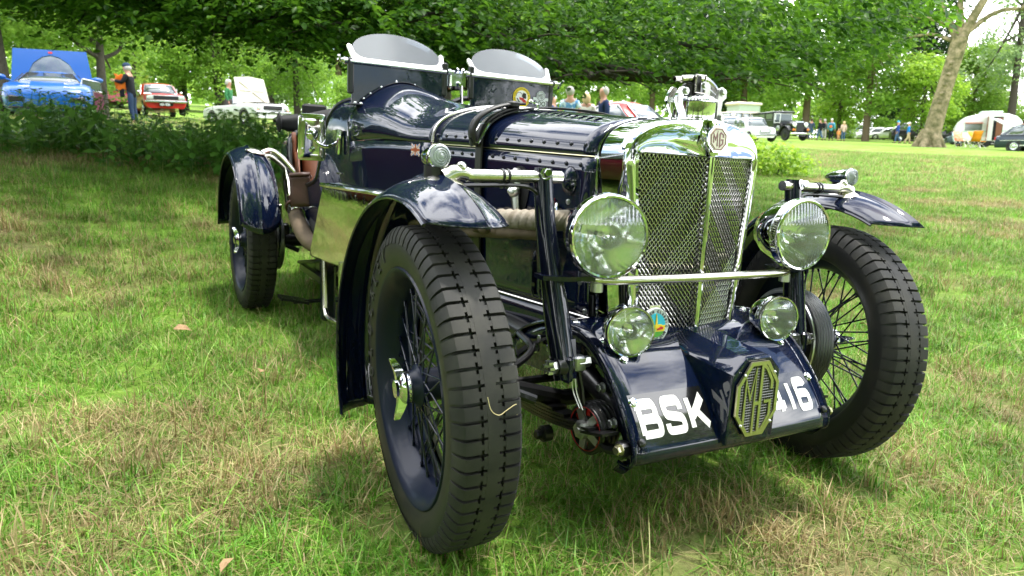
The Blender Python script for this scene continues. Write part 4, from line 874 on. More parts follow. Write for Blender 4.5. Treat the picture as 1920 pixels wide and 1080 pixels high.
# ------------------------------------------------------------------ terrain
def hgt(x, y):
    dx, dy = x-CP.x, y-CP.y; rho = math.hypot(dx, dy); az = math.degrees(math.atan2(dx, dy))   # az 0 = along the car, 29 = view axis
    r = rho-3.6
    soft = .5*(r+math.sqrt(r*r+1.2))-.08 if rho > .5 else 0
    far = min(soft, 42)+.85*max(0, min(soft-42, 80))
    h = .058*far
    left = 1-sst(az, 6, 24)
    h += left*(.27*sst(rho, 4.2, 7.5)-.45*sst(rho, 12, 30))
    h += .012*math.sin(x*1.7+.4)*math.sin(y*1.3)*sst(rho, 3, 6)
    return max(0, h-.02) if rho > 3 else max(0, h-.02)
rs = [0, .4, .8, 1.2, 1.6, 2, 2.4, 2.8, 3.2, 3.6, 4, 4.5, 5, 5.5, 6, 6.6, 7.2, 8, 9, 10, 11, 12, 13.5, 15, 17, 19, 22, 25, 29, 34, 40, 47, 55, 65, 80, 100, 130, 170, 230, 320, 450]
gv = [(CP.x, CP.y, hgt(CP.x, CP.y))]; gf = []; NA = 120
for r in rs[1:]:
    for k in range(NA):
        a = 2*math.pi*k/NA; x, y = CP.x+r*math.sin(a), CP.y+r*math.cos(a); gv.append((x, y, hgt(x, y)))
for k in range(NA): gf.append((0, 1+k, 1+(k+1) % NA))
for i in range(len(rs)-2):
    o = 1+i*NA
    for k in range(NA): gf.append((o+k, o+NA+k, o+NA+(k+1) % NA, o+(k+1) % NA))
def patch_nodes(t, pos, scale=1.0):
    """shared world-space dry-patch factor"""
    n1 = t.nodes.new('ShaderNodeTexNoise'); n1.inputs['Scale'].default_value = .85*scale; n1.inputs['Detail'].default_value = 5; n1.inputs['Roughness'].default_value = .62
    t.links.new(pos, n1.inputs['Vector']); return n1
def ground_mat():
    m = bpy.data.materials.new('turf'); m.use_nodes = True; t = m.node_tree; b = t.nodes['Principled BSDF']; b.inputs['Roughness'].default_value = .95; b.inputs['Specular IOR Level'].default_value = .1
    g = t.nodes.new('ShaderNodeNewGeometry'); n1 = patch_nodes(t, g.outputs['Position'])
    n2 = t.nodes.new('ShaderNodeTexNoise'); n2.inputs['Scale'].default_value = 24; n2.inputs['Detail'].default_value = 8; n2.inputs['Roughness'].default_value = .75
    n3 = t.nodes.new('ShaderNodeTexNoise'); n3.inputs['Scale'].default_value = .12; n3.inputs['Detail'].default_value = 4
    for n in (n2, n3): t.links.new(g.outputs['Position'], n.inputs['Vector'])
    r1 = t.nodes.new('ShaderNodeValToRGB'); e = r1.color_ramp.elements; e[0].position = .50; e[0].color = (0, 0, 0, 1); e[1].position = .66; e[1].color = (1, 1, 1, 1); t.links.new(n1.outputs['Fac'], r1.inputs['Fac'])
    r2 = t.nodes.new('ShaderNodeValToRGB'); e = r2.color_ramp.elements; e[0].position = .3; e[0].color = (.085, .17, .022, 1); e[1].position = .72; e[1].color = (.25, .41, .06, 1); t.links.new(n2.outputs['Fac'], r2.inputs['Fac'])
    r3 = t.nodes.new('ShaderNodeValToRGB'); e = r3.color_ramp.elements; e[0].position = .3; e[0].color = (.12, .10, .05, 1); e[1].position = .7; e[1].color = (.34, .29, .15, 1); t.links.new(n2.outputs['Fac'], r3.inputs['Fac'])
    mx_ = t.nodes.new('ShaderNodeMix'); mx_.data_type = 'RGBA'; t.links.new(r1.outputs['Color'], mx_.inputs['Factor']); t.links.new(r2.outputs['Color'], mx_.inputs['A']); t.links.new(r3.outputs['Color'], mx_.inputs['B'])
    t.links.new(mx_.outputs['Result'], b.inputs['Base Color'])
    u = t.nodes.new('ShaderNodeBump'); u.inputs['Strength'].default_value = .8; u.inputs['Distance'].default_value = .05; t.links.new(n2.outputs['Fac'], u.inputs['Height']); t.links.new(u.outputs['Normal'], b.inputs['Normal'])
    return m
me = bpy.data.meshes.new('ground'); me.from_pydata(gv, [], gf); me.polygons.foreach_set('use_smooth', [True]*len(me.polygons)); me.materials.append(ground_mat()); fixn(me)
struct(link('ground', me))
# ------------------------------------------------------------------ grass
def grass_mat():
    m = bpy.data.materials.new('grass_blades'); m.use_nodes = True; t = m.node_tree; t.nodes.clear(); o = t.nodes.new('ShaderNodeOutputMaterial')
    g = t.nodes.new('ShaderNodeNewGeometry'); n1 = patch_nodes(t, g.outputs['Position']); at = t.nodes.new('ShaderNodeAttribute'); at.attribute_name = 'blade'
    oi = t.nodes.new('ShaderNodeObjectInfo')
    r1 = t.nodes.new('ShaderNodeValToRGB'); e = r1.color_ramp.elements; e[0].position = .485; e[0].color = (0, 0, 0, 1); e[1].position = .66; e[1].color = (.72, .72, .72, 1); t.links.new(n1.outputs['Fac'], r1.inputs['Fac'])
    ad = t.nodes.new('ShaderNodeMath'); ad.operation = 'ADD'; t.links.new(r1.outputs['Color'], ad.inputs[0])
    sb = t.nodes.new('ShaderNodeMath'); sb.operation = 'MULTIPLY_ADD'; sb.inputs[1].default_value = 1.0; sb.inputs[2].default_value = -.62; t.links.new(at.outputs['Fac'], sb.inputs[0]); t.links.new(sb.outputs[0], ad.inputs[1])
    gt = t.nodes.new('ShaderNodeMath'); gt.operation = 'MULTIPLY'; gt.inputs[1].default_value = 2.6; gt.use_clamp = True; t.links.new(ad.outputs[0], gt.inputs[0])
    gr = t.nodes.new('ShaderNodeValToRGB'); e = gr.color_ramp.elements; e[0].color = (.065, .20, .012, 1); e[1].color = (.29, .50, .070, 1); md = e.new(.55); md.color = (.135, .33, .024, 1)
    mo = t.nodes.new('ShaderNodeMath'); mo.operation = 'FRACT'; ml = t.nodes.new('ShaderNodeMath'); ml.operation = 'MULTIPLY'; ml.inputs[1].default_value = 7.31; t.links.new(at.outputs['Fac'], ml.inputs[0]); t.links.new(ml.outputs[0], mo.inputs[0]); t.links.new(mo.outputs[0], gr.inputs['Fac'])
    st_ = t.nodes.new('ShaderNodeValToRGB'); e = st_.color_ramp.elements; e[0].color = (.27, .19, .085, 1); e[1].color = (.50, .41, .21, 1); t.links.new(mo.outputs[0], st_.inputs['Fac'])
    mx_ = t.nodes.new('ShaderNodeMix'); mx_.data_type = 'RGBA'; t.links.new(gt.outputs[0], mx_.inputs['Factor']); t.links.new(gr.outputs['Color'], mx_.inputs['A']); t.links.new(st_.outputs['Color'], mx_.inputs['B'])
    df = t.nodes.new('ShaderNodeBsdfPrincipled'); df.inputs['Roughness'].default_value = .5; df.inputs['Specular IOR Level'].default_value = .35; tl = t.nodes.new('ShaderNodeBsdfTranslucent'); ms = t.nodes.new('ShaderNodeMixShader'); ms.inputs[0].default_value = .3
    n5 = t.nodes.new('ShaderNodeTexNoise'); n5.inputs['Scale'].default_value = 3.1; n5.inputs['Detail'].default_value = 3; t.links.new(g.outputs['Position'], n5.inputs['Vector'])
    mr = t.nodes.new('ShaderNodeMapRange'); mr.inputs['From Min'].default_value = .32; mr.inputs['From Max'].default_value = .68; mr.inputs['To Min'].default_value = .68; mr.inputs['To Max'].default_value = 1.3; t.links.new(n5.outputs['Fac'], mr.inputs['Value'])
    hv = t.nodes.new('ShaderNodeHueSaturation'); t.links.new(mr.outputs[0], hv.inputs['Value']); t.links.new(mx_.outputs['Result'], hv.inputs['Color'])
    t.links.new(hv.outputs[0], df.inputs['Base Color']); t.links.new(hv.outputs[0], tl.inputs['Color']); t.links.new(df.outputs[0], ms.inputs[1]); t.links.new(tl.outputs[0], ms.inputs[2]); t.links.new(ms.outputs[0], o.inputs['Surface'])
    return m
gmat = grass_mat()
def tuft(name, n, rad, hmin, hmax, wmin, wmax, lean, segs=3, dry=0.0, seed=0):
    r = np.random.default_rng(seed); vs = []; fs = []; at = []
    for i in range(n):
        a, q = r.uniform(0, 6.283), rad*math.sqrt(r.random()); x, y = q*math.cos(a), q*math.sin(a); hh = r.uniform(hmin, hmax)*(1 if r.random() > .15 else 1.5); wd = r.uniform(wmin, wmax)
        d = r.uniform(0, 6.283); le = abs(r.normal(0, lean))*hh+.1*hh; fd = d+r.uniform(-.6, .6); dx, dy = math.cos(d), math.sin(d); sx, sy = -math.sin(fd), math.cos(fd)
        b0 = len(vs); val = r.random() if r.random() > dry else .9+.1*r.random()
        flat = r.random() < .28
        for k in range(segs+1):
            t = k/segs; off = le*t**1.7*(1.6 if flat else 1); z = hh*(t-.35*min(1.4, le/hh)*t*t)*(.35 if flat else 1); ww = wd*(1-t)**.7*.5 if k < segs else 0
            if k < segs: vs += [(x+dx*off-sx*ww, y+dy*off-sy*ww, z), (x+dx*off+sx*ww, y+dy*off+sy*ww, z)]; at += [val, val]
            else: vs.append((x+dx*off, y+dy*off, z)); at.append(val)
        for k in range(segs-1): fs.append((b0+2*k, b0+2*k+1, b0+2*k+3, b0+2*k+2))
        fs.append((b0+2*segs-2, b0+2*segs-1, b0+2*segs))
    me = bpy.data.meshes.new(name); me.from_pydata(vs, [], fs); me.materials.append(gmat); a_ = me.attributes.new('blade', 'FLOAT', 'POINT'); a_.data.foreach_set('value', at)
    return bpy.data.objects.new(name, me)
def scatter(name, label, cat, variants, pts, rots, scs, idx, norm=None):
    c = bpy.data.collections.new(name+'_kinds')
    for o in variants: c.objects.link(o)
    me = bpy.data.meshes.new(name); me.from_pydata(pts, [], [])
    for nm, ty, vals in (('rz', 'FLOAT', rots), ('sc', 'FLOAT', scs), ('ix', 'INT', idx)):
        a = me.attributes.new(nm, ty, 'POINT'); a.data.foreach_set('value', vals)
    ob = link(name, me); ng = bpy.data.node_groups.new(name, 'GeometryNodeTree'); ng.interface.new_socket('Geometry', in_out='INPUT', socket_type='NodeSocketGeometry'); ng.interface.new_socket('Geometry', in_out='OUTPUT', socket_type='NodeSocketGeometry')
    N = ng.nodes.new; gi = N('NodeGroupInput'); go = N('NodeGroupOutput'); ci = N('GeometryNodeCollectionInfo'); ci.inputs['Collection'].default_value = c; ci.inputs['Separate Children'].default_value = True; ci.inputs['Reset Children'].default_value = True
    ip = N('GeometryNodeInstanceOnPoints'); ip.inputs['Pick Instance'].default_value = True
    def na(nm, ty): n = N('GeometryNodeInputNamedAttribute'); n.data_type = ty; n.inputs['Name'].default_value = nm; return n.outputs['Attribute']
    cx = N('ShaderNodeCombineXYZ'); K = ng.links.new; K(na('rz', 'FLOAT'), cx.inputs['Z']); K(cx.outputs[0], ip.inputs['Rotation']); K(na('sc', 'FLOAT'), ip.inputs['Scale']); K(na('ix', 'INT'), ip.inputs['Instance Index'])
    K(gi.outputs[0], ip.inputs['Points']); K(ci.outputs[0], ip.inputs['Instance']); K(ip.outputs[0], go.inputs[0])
    md = ob.modifiers.new('scatter', 'NODES'); md.node_group = ng
    return tag(ob, label, cat, kind='stuff')
near_k = [tuft('grass_tuft', 80, .085, .022, .058, .0024, .0046, .95, 3, .12, 20+i) for i in range(5)]+[tuft('grass_tuft', 44, .055, .045, .10, .0028, .0052, .55, 4, .03, 40+i) for i in range(2)]
far_k = [tuft('grass_clump', 90, .20, .03, .075, .004, .008, .8, 2, .08, 60+i) for i in range(4)]
def ring_pts(r0, r1, dens, az0, az1, sd):
    g_ = np.random.default_rng(sd); area = (r1*r1-r0*r0)/2*math.radians(az1-az0); n = int(area*dens)
    r = np.sqrt(g_.uniform(r0*r0, r1*r1, n)); a = np.radians(g_.uniform(az0, az1, n)); return [(CP.x+q*math.sin(t), CP.y+q*math.cos(t), hgt(CP.x+q*math.sin(t), CP.y+q*math.cos(t))-.003) for q, t in zip(r, a)], g_
P1, g_ = ring_pts(.5, 3.4, 190, -22, 82, 1); P2, _ = ring_pts(3.4, 8, 95, -16, 75, 2); PN = P1+P2; n = len(PN)
ix = g_.integers(0, 5, n); tall = g_.random(n) < .07; ix[tall] = g_.integers(5, 7, int(tall.sum()))
scatter('grass', 'short mown grass with dry straw patches around the navy car', 'grass', near_k, PN, g_.uniform(0, 6.28, n), g_.uniform(.75, 1.25, n)*np.array([1 if i < len(P1) else 1.25 for i in range(n)]), ix)
P3, g_ = ring_pts(8, 16, 30, -14, 73, 3); P4, _ = ring_pts(16, 34, 9, -12, 72, 4); P5, _ = ring_pts(.6, 9, 20, 84, 346, 5); PN = P3+P4+P5; n = len(PN)
scatter('distant_grass', 'mown park grass stretching back towards the parked cars', 'grass', far_k, PN, g_.uniform(0, 6.28, n), np.array([1.7 if len(P3) <= i < len(P3)+len(P4) else 1.1 for i in range(n)])*g_.uniform(.8, 1.2, n), g_.integers(0, 4, n))
# ------------------------------------------------------------------ vegetation
GUP = (Vector((0, 0, 1))-rt*rt.z).normalized()        # plumb line: the car stands on a slight side slope
def bear(az, rho): a = R_(az); return CP.x+rho*math.sin(a), CP.y+rho*math.cos(a)
def stand(o, az, rho, face=0, dz=0, sc_=1.0):
    """put a thing on the turf at a bearing and distance, upright, turned by face degrees from facing the camera"""
    x, y = bear(az, rho); M = frame((x, y, hgt(x, y)+dz), GUP, (math.cos(R_(az)), -math.sin(R_(az)), 0)) @ Matrix.Rotation(R_(face), 4, 'Z') @ Matrix.Scale(sc_, 4)
    o.matrix_basis = M; return o
def leaf_mat(name, c0, c1, trans=.35, gloss=.35):
    m = bpy.data.materials.new(name); m.use_nodes = True; t = m.node_tree; t.nodes.clear(); o = t.nodes.new('ShaderNodeOutputMaterial')
    at = t.nodes.new('ShaderNodeAttribute'); at.attribute_name = 'tone'; r = t.nodes.new('ShaderNodeValToRGB'); r.color_ramp.elements[0].color = (*c0, 1); r.color_ramp.elements[1].color = (*c1, 1); t.links.new(at.outputs['Fac'], r.inputs['Fac'])
    p = t.nodes.new('ShaderNodeBsdfPrincipled'); p.inputs['Roughness'].default_value = .42; p.inputs['Specular IOR Level'].default_value = gloss
    tl = t.nodes.new('ShaderNodeBsdfTranslucent'); hs_ = t.nodes.new('ShaderNodeHueSaturation'); hs_.inputs['Value'].default_value = 1.5; hs_.inputs['Hue'].default_value = .485
    t.links.new(r.outputs['Color'], p.inputs['Base Color']); t.links.new(r.outputs['Color'], hs_.inputs['Color']); t.links.new(hs_.outputs['Color'], tl.inputs['Color'])
    ms = t.nodes.new('ShaderNodeMixShader'); ms.inputs[0].default_value = trans; t.links.new(p.outputs[0], ms.inputs[1]); t.links.new(tl.outputs[0], ms.inputs[2]); t.links.new(ms.outputs[0], o.inputs['Surface']); return m
lf_beech = leaf_mat('beech_leaf', (.014, .060, .006), (.095, .24, .018), .50, .25)
lf_mid = leaf_mat('mid_green_leaf', (.10, .22, .025), (.27, .44, .07), .52)
lf_dark = leaf_mat('dark_leaf', (.012, .040, .012), (.045, .10, .024), .25)
lf_lime = leaf_mat('lime_leaf', (.14, .28, .02), (.30, .46, .06), .5)
lf_blue = leaf_mat('grey_green_leaf', (.12, .21, .08), (.27, .38, .14), .45)
lf_net = leaf_mat('nettle_leaf', (.07, .20, .03), (.18, .37, .07), .42, .35)
bark = pm('beech_bark', (.07, .06, .045), .9, bump=(14, .8, .03), var=(5, (.035, .03, .022), .4, .65))
barkl = pm('pale_bark', (.32, .26, .16), .95, spec=.1, bump=(4, 1.0, .12), var=(2.6, (.12, .115, .055), .40, .62))
barkd = pm('dark_bark', (.06, .05, .04), .95, bump=(6, .8, .05))
barkm = pm('brown_bark', (.15, .115, .075), .95, spec=.1, bump=(6, .8, .05))
def lmesh(name, V, F, tone, mat):
    me = bpy.data.meshes.new(name); nv = len(V); V = np.asarray(V, dtype=np.float32); F = np.asarray(F, dtype=np.int32)
    me.vertices.add(nv); me.vertices.foreach_set('co', V.ravel()); nf, k = F.shape
    me.loops.add(nf*k); me.loops.foreach_set('vertex_index', F.ravel()); me.polygons.add(nf); me.polygons.foreach_set('loop_start', np.arange(0, nf*k, k, dtype=np.int32))
    me.update(calc_edges=True); a = me.attributes.new('tone', 'FLOAT', 'POINT'); a.data.foreach_set('value', np.asarray(tone, dtype=np.float32)); me.materials.append(mat); return me
# unit leaf along +x, slightly folded and drooping
LV = np.array([(0, 0, 0), (.30, .26, .035), (.68, .22, .02), (1, 0, -.10), (.68, -.22, .02), (.30, -.26, .035), (.5, 0, -.02)], float); LFc = [(0, 6, 1), (1, 6, 2), (2, 6, 3), (3, 6, 4), (4, 6, 5), (5, 6, 0)]
def rotm(a, b, c):
    ca, sa, cb, sb, cc, sc2 = np.cos(a), np.sin(a), np.cos(b), np.sin(b), np.cos(c), np.sin(c); z = np.zeros_like(a); o = np.ones_like(a)
    Z = np.array([[ca, -sa, z], [sa, ca, z], [z, z, o]]); Y = np.array([[cb, z, sb], [z, o, z], [-sb, z, cb]]); X = np.array([[o, z, z], [z, cc, -sc2], [z, sc2, cc]])
    f = lambda A, B: np.einsum('ijn,jkn->ikn', A, B); return f(f(Z, Y), X)
def leaves(pos, yaw_, pit_, rol_, size, tone):
    """pos (n,3) -> folded leaf mesh arrays"""
    Rm = rotm(yaw_, pit_, rol_); n = len(pos); V = np.einsum('ijn,kj->nki', Rm, LV)*size[:, None, None]+pos[:, None, :]
    F = (np.array(LFc)[None]+7*np.arange(n)[:, None, None]).reshape(-1, 3); return V.reshape(-1, 3), F, np.repeat(tone, 7)
# ---- overhanging beech
bx_, by_ = bear(21.8, 11.6); bz_ = hgt(bx_, by_)
beech = thing('beech_tree', 'spreading beech tree whose low leafy boughs hang over the back of the navy car', 'tree', (bx_, by_, bz_))
g1 = np.random.default_rng(5)
def low(az, rho):
    k = np.interp(az, [-14, -4, 4, 12, 20, 28, 36, 44, 49, 53, 57], [.150, .145, .138, .134, .128, .124, .126, .126, .134, .160, .22])
    return .84+k*rho+.02*np.sin(az*.9)*rho*.25
SP = []
def sprays(n, r0, r1, thick, az0=-16, az1=56):
    az = g1.uniform(az0, az1, n); rho = g1.uniform(r0, r1, n); z = low(az, rho)+thick*g1.random(n)**1.25; return az, rho, z
A = []
for n, r0, r1, th in ((1750, 6.6, 9.4, 1.0), (1500, 9.2, 12.5, 1.3), (420, 5.2, 7.0, .75), (900, 5.8, 13, 2.6)):
    az, rho, z = sprays(n, r0, r1, th)
    if r0 < 6: z += .28*np.clip((7.0-rho), 0, 2)
    a = np.radians(az); A.append(np.stack([CP.x+rho*np.sin(a), CP.y+rho*np.cos(a), z], 1))
az, rho, z = sprays(2600, 7.6, 12.5, 1.1, -16, 28); a = np.radians(az); A.append(np.stack([CP.x+rho*np.sin(a), CP.y+rho*np.cos(a), z], 1))
sp = np.concatenate(A); ns = len(sp)
NLv = 17; t_ = np.linspace(.08, 1, NLv)
yw = g1.uniform(0, 6.283, ns); yw = np.arctan2(sp[:, 1]-by_, sp[:, 0]-bx_)+g1.normal(0, .75, ns); dp = g1.normal(.22, .22, ns); ln = g1.uniform(.32, .62, ns)
d = np.stack([np.cos(yw)*np.cos(dp), np.sin(yw)*np.cos(dp), -np.sin(dp)], 1)
pos = sp[:, None, :]+d[:, None, :]*(ln[:, None]*t_[None])[..., None]+g1.normal(0, .018, (ns, NLv, 3)); pos[:, :, 2] -= (.10*t_**2)[None]
side = np.where(np.arange(NLv) % 2, 1, -1)[None]*np.ones((ns, 1)); yl = yw[:, None]+side*g1.uniform(.5, 1.1, (ns, NLv)); yl[:, -1] = yw
n = ns*NLv; sz = g1.uniform(.050, .088, n); stone = np.repeat(np.clip(g1.normal(.45, .25, ns), 0, 1), NLv)
tone = np.clip(stone+g1.normal(0, .15, n), 0, 1); P_ = pos.reshape(-1, 3); YL = yl.ravel(); PT = g1.normal(.25, .30, n); RO = g1.normal(0, .45, n)
# the 300 leaves that show largest are single objects
dist = np.linalg.norm(P_-np.array(CP), axis=1); dv = (P_-np.array(CP)); fz = dv @ np.array(fw); pxx = (dv @ np.array(rt))/fz*1337.9; pyy = (dv @ np.array(up))/fz*1337.9
vis = np.where((np.abs(pxx) < 940) & (pyy < 525) & (pyy > 380))[0]; big = vis[np.argsort((sz/dist)[vis])[::-1][:300]]; keep = np.ones(n, bool); keep[big] = False
V, F, T = leaves(P_[keep], YL[keep], PT[keep], RO[keep], sz[keep], tone[keep])
loc = np.array((bx_, by_, bz_)); crown = link('crown', lmesh('crown', V-loc, F, T, lf_beech), beech); crown['kind'] = 'stuff'
ulf = [lmesh('leaf', LV, LFc, np.full(7, k), lf_beech) for k in (.2, .5, .8)]
for i in big:
    M = Matrix.Translation(P_[i]-loc) @ Matrix.Rotation(YL[i], 4, 'Z') @ Matrix.Rotation(PT[i], 4, 'Y') @ Matrix.Rotation(RO[i], 4, 'X') @ Matrix.Scale(sz[i], 4); link('leaf', ulf[int(min(2, tone[i]*3))], crown, M)
# out-of-view canopy of outsized leaves, added to shade the boughs
U1 = sprays(13000, 6.9, 16, 0, -16, 27); U2 = sprays(1500, 8.5, 16, 0, 27, 50); az, rho = (np.concatenate([U1[i], U2[i]]) for i in (0, 1)); n = len(az); z = low(az, rho)+.95+.12*(rho-6)+g1.uniform(0, 2.4, n); a = np.radians(az)
V, F, T = leaves(np.stack([CP.x+rho*np.sin(a), CP.y+rho*np.cos(a), z], 1)-loc, g1.uniform(0, 6.28, n), g1.normal(.1, .3, n), g1.normal(0, .4, n), g1.uniform(.22, .38, n), g1.random(n)); link('shading_crown', lmesh('shading_crown', V, F, T, lf_beech), beech)['kind'] = 'stuff'
b = MB(); b.tube([(0, 0, -.2), (.02, .0, .3), (.03, .03, 1.2), (0, .05, 2.4), (.1, .1, 4.5)], [.62, .46, .40, .37, .28], 16); b.build('trunk', bark, beech, 60)
rb = random.Random(4)
for k, (az, rho, z0, zk) in enumerate(((50, 9.5, 1.4, .118), (44, 7.6, 1.6, .112), (36, 7.0, 1.7, .112), (40, 10.5, 1.5, .110), (47, 10.0, 1.2, .112), (27, 8.5, 1.5, .112), (10, 9.0, 1.5, .128), (-2, 9.0, 1.5, .138), (29, 7.0, 2.2, .15), (14, 7.2, 2.1, .15), (6, 8.0, 2.0, .148), (-3, 8.5, 2.1, .16), (-8, 10, 2.0, .165), (22, 6.6, 2.4, .165), (33, 9.0, 1.6, .122), (47, 8.6, 2.1, .15), (1, 9.6, 1.8, .146))):
    ex_, ey_ = bear(az, rho); ez = .84+zk*rho; p0 = Vector((0, .03, z0)); p3 = Vector((ex_-bx_, ey_-by_, ez-bz_)); m_ = (p0+p3)/2+Vector((rb.uniform(-.3, .3), rb.uniform(-.3, .3), .18)); q = spl([p0, p0*.72+m_*.28+Vector((0, 0, .12)), m_, p3*.7+m_*.3+Vector((rb.uniform(-.15, .15), 0, -.05)), p3], 5)
    q = [Vector(p)+Vector((rb.gauss(0, .025), rb.gauss(0, .025), rb.gauss(0, .02))) for p in q]; nq = len(q); b = MB(); b.tube(q, [.085*(1-i/nq)**.8+.008 for i in range(nq)], 7)
    for j in range(4, nq-1, 2):
        o_ = q[j]; dr = (q[j+1]-q[j-1]).normalized(); sd = Vector((-dr.y, dr.x, 0))*(1 if j % 4 else -1); e2 = o_+(dr*.6+sd*.7+Vector((0, 0, rb.uniform(-.18, .05))))*rb.uniform(.5, 1.0); mid = (o_+e2)/2+Vector((0, 0, .05)); b.tube(spl([o_, mid, e2], 3), [.018, .015, .013, .011, .009, .007, .005], 5)
    b.build('branch', bark, beech, 60)
# ---- background trees
def crown_mesh(name, lobes, n, size, mat, seed, clump=10, flatten=.75):
    g = np.random.default_rng(seed); L = np.array(lobes, float); wts = L[:, 3]**2; wts /= wts.sum(); nc = n//clump; li = g.choice(len(L), nc, p=wts)
    dr = g.normal(size=(nc, 3)); dr /= np.linalg.norm(dr, axis=1)[:, None]; rad = L[li, 3]*(1-.42*g.random(nc)**2.2)*(1+.10*np.sin(dr[:, 0]*7+li)+.08*np.sin(dr[:, 1]*9))
    c = L[li, :3]+dr*rad[:, None]*np.array([1, 1, flatten]); ct = np.clip(.45+g.normal(0, .22, nc), 0, 1)
    p = (c[:, None]+g.normal(0, size*1.15, (nc, clump, 3))*np.array([1, 1, .55])).reshape(-1, 3); m = len(p)
    yw = g.uniform(0, 6.28, m); pt = g.normal(.3, .4, m); ro = g.normal(0, .6, m); s = size*g.uniform(.6, 1.3, m)
    Rm = rotm(yw, pt, ro); Q = np.array([(-.1, 0, 0), (.45, .38, .05), (1, 0, -.1), (.45, -.38, .05)]); V = np.einsum('ijn,kj->nki', Rm, Q)*s[:, None, None]+p[:, None]
    return lmesh(name, V.reshape(-1, 3), np.arange(4*m).reshape(m, 4), np.repeat(np.clip(np.repeat(ct, clump)+g.normal(0, .12, m), 0, 1), 4), mat)
def trunk_mesh(name, h, r, lobes, mat, seed, lean=(0, 0)):
    g = random.Random(seed); b = MB(); top = Vector((lean[0], lean[1], h)); pts = [Vector((0, 0, -.6)), Vector((0, 0, .2)), Vector((lean[0]*.3, lean[1]*.3, h*.4)), top]; b.tube(pts, [r*1.7, r*1.15, r*.9, r*.65], 12)
    for x, y, z, q in lobes:
        s_ = Vector((lean[0]*.6, lean[1]*.6, h*g.uniform(.55, .98))); e = Vector((x, y, z)); m_ = (s_+e)/2+Vector((g.uniform(-.4, .4), g.uniform(-.4, .4), -.2)); b.tube(spl([s_, m_, e], 4), [r*.42*(1-i/9)+.02 for i in range(9)], 6)
    return b.mesh(name, mat, 60)
def lobeset(seed, h, base, w, n):
    g = random.Random(seed); o = []
    for i in range(n):
        k = i/(n-1); z = base+(h-base)*(.10+.82*k); rr_ = w*(.35+.75*math.sin(math.pi*min(.95, .25+.62*k)))*.62; a = i*2.4+g.uniform(-.5, .5); q = rr_*g.uniform(.45, 1.0)*(1 if k < .9 else .3); o.append((q*math.cos(a), q*math.sin(a), z, w*g.uniform(.30, .46)))
    return o
KIND = {}
for kn, (h, base, w, nl, n, size, mat, bm, tr, sd) in {'broad': (15, 3.2, 6.2, 15, 15000, .34, lf_mid, barkm, .38, 1), 'tall': (18, 2.2, 5.2, 15, 15000, .34, lf_mid, barkm, .30, 2), 'dark': (15, .8, 4.6, 14, 15000, .30, lf_dark, barkd, .45, 3), 'lime': (7.5, 1.0, 3.2, 10, 9000, .22, lf_lime, barkd, .16, 4),
        'airy': (17, 4.5, 5.0, 12, 4200, .30, lf_blue, barkd, .34, 5), 'near': (7.5, .9, 3.9, 13, 21000, .15, lf_mid, barkd, .24, 6), 'grey': (13, 1.2, 5.0, 13, 12000, .34, lf_blue, barkd, .35, 7), 'scrub': (3.6, .1, 2.6, 9, 8000, .17, lf_mid, barkd, .07, 8)}.items():
    lb = lobeset(sd, h, base, w, nl); KIND[kn] = (crown_mesh('crown', lb, n, size, mat, sd), trunk_mesh('trunk', h*.8, tr, lb, bm, sd))
def tree(kn, label, az, rho, s=1.0, rot=0, name='broadleaf_tree', group=None, sz=None):
    t = tag(bpy.data.objects.new(name, None), label, 'tree', group); col.objects.link(t); stand(t, az, rho, rot, 0, s)
    c_, tr_ = KIND[kn]; link('crown', c_, t); link('trunk', tr_, t); return t
ORD = 'first second third fourth fifth sixth seventh eighth ninth tenth eleventh twelfth thirteenth fourteenth'.split()
GL, GC, GR_ = 'trees behind the cars on the left', 'trees at the back of the park', 'trees on the right of the park'
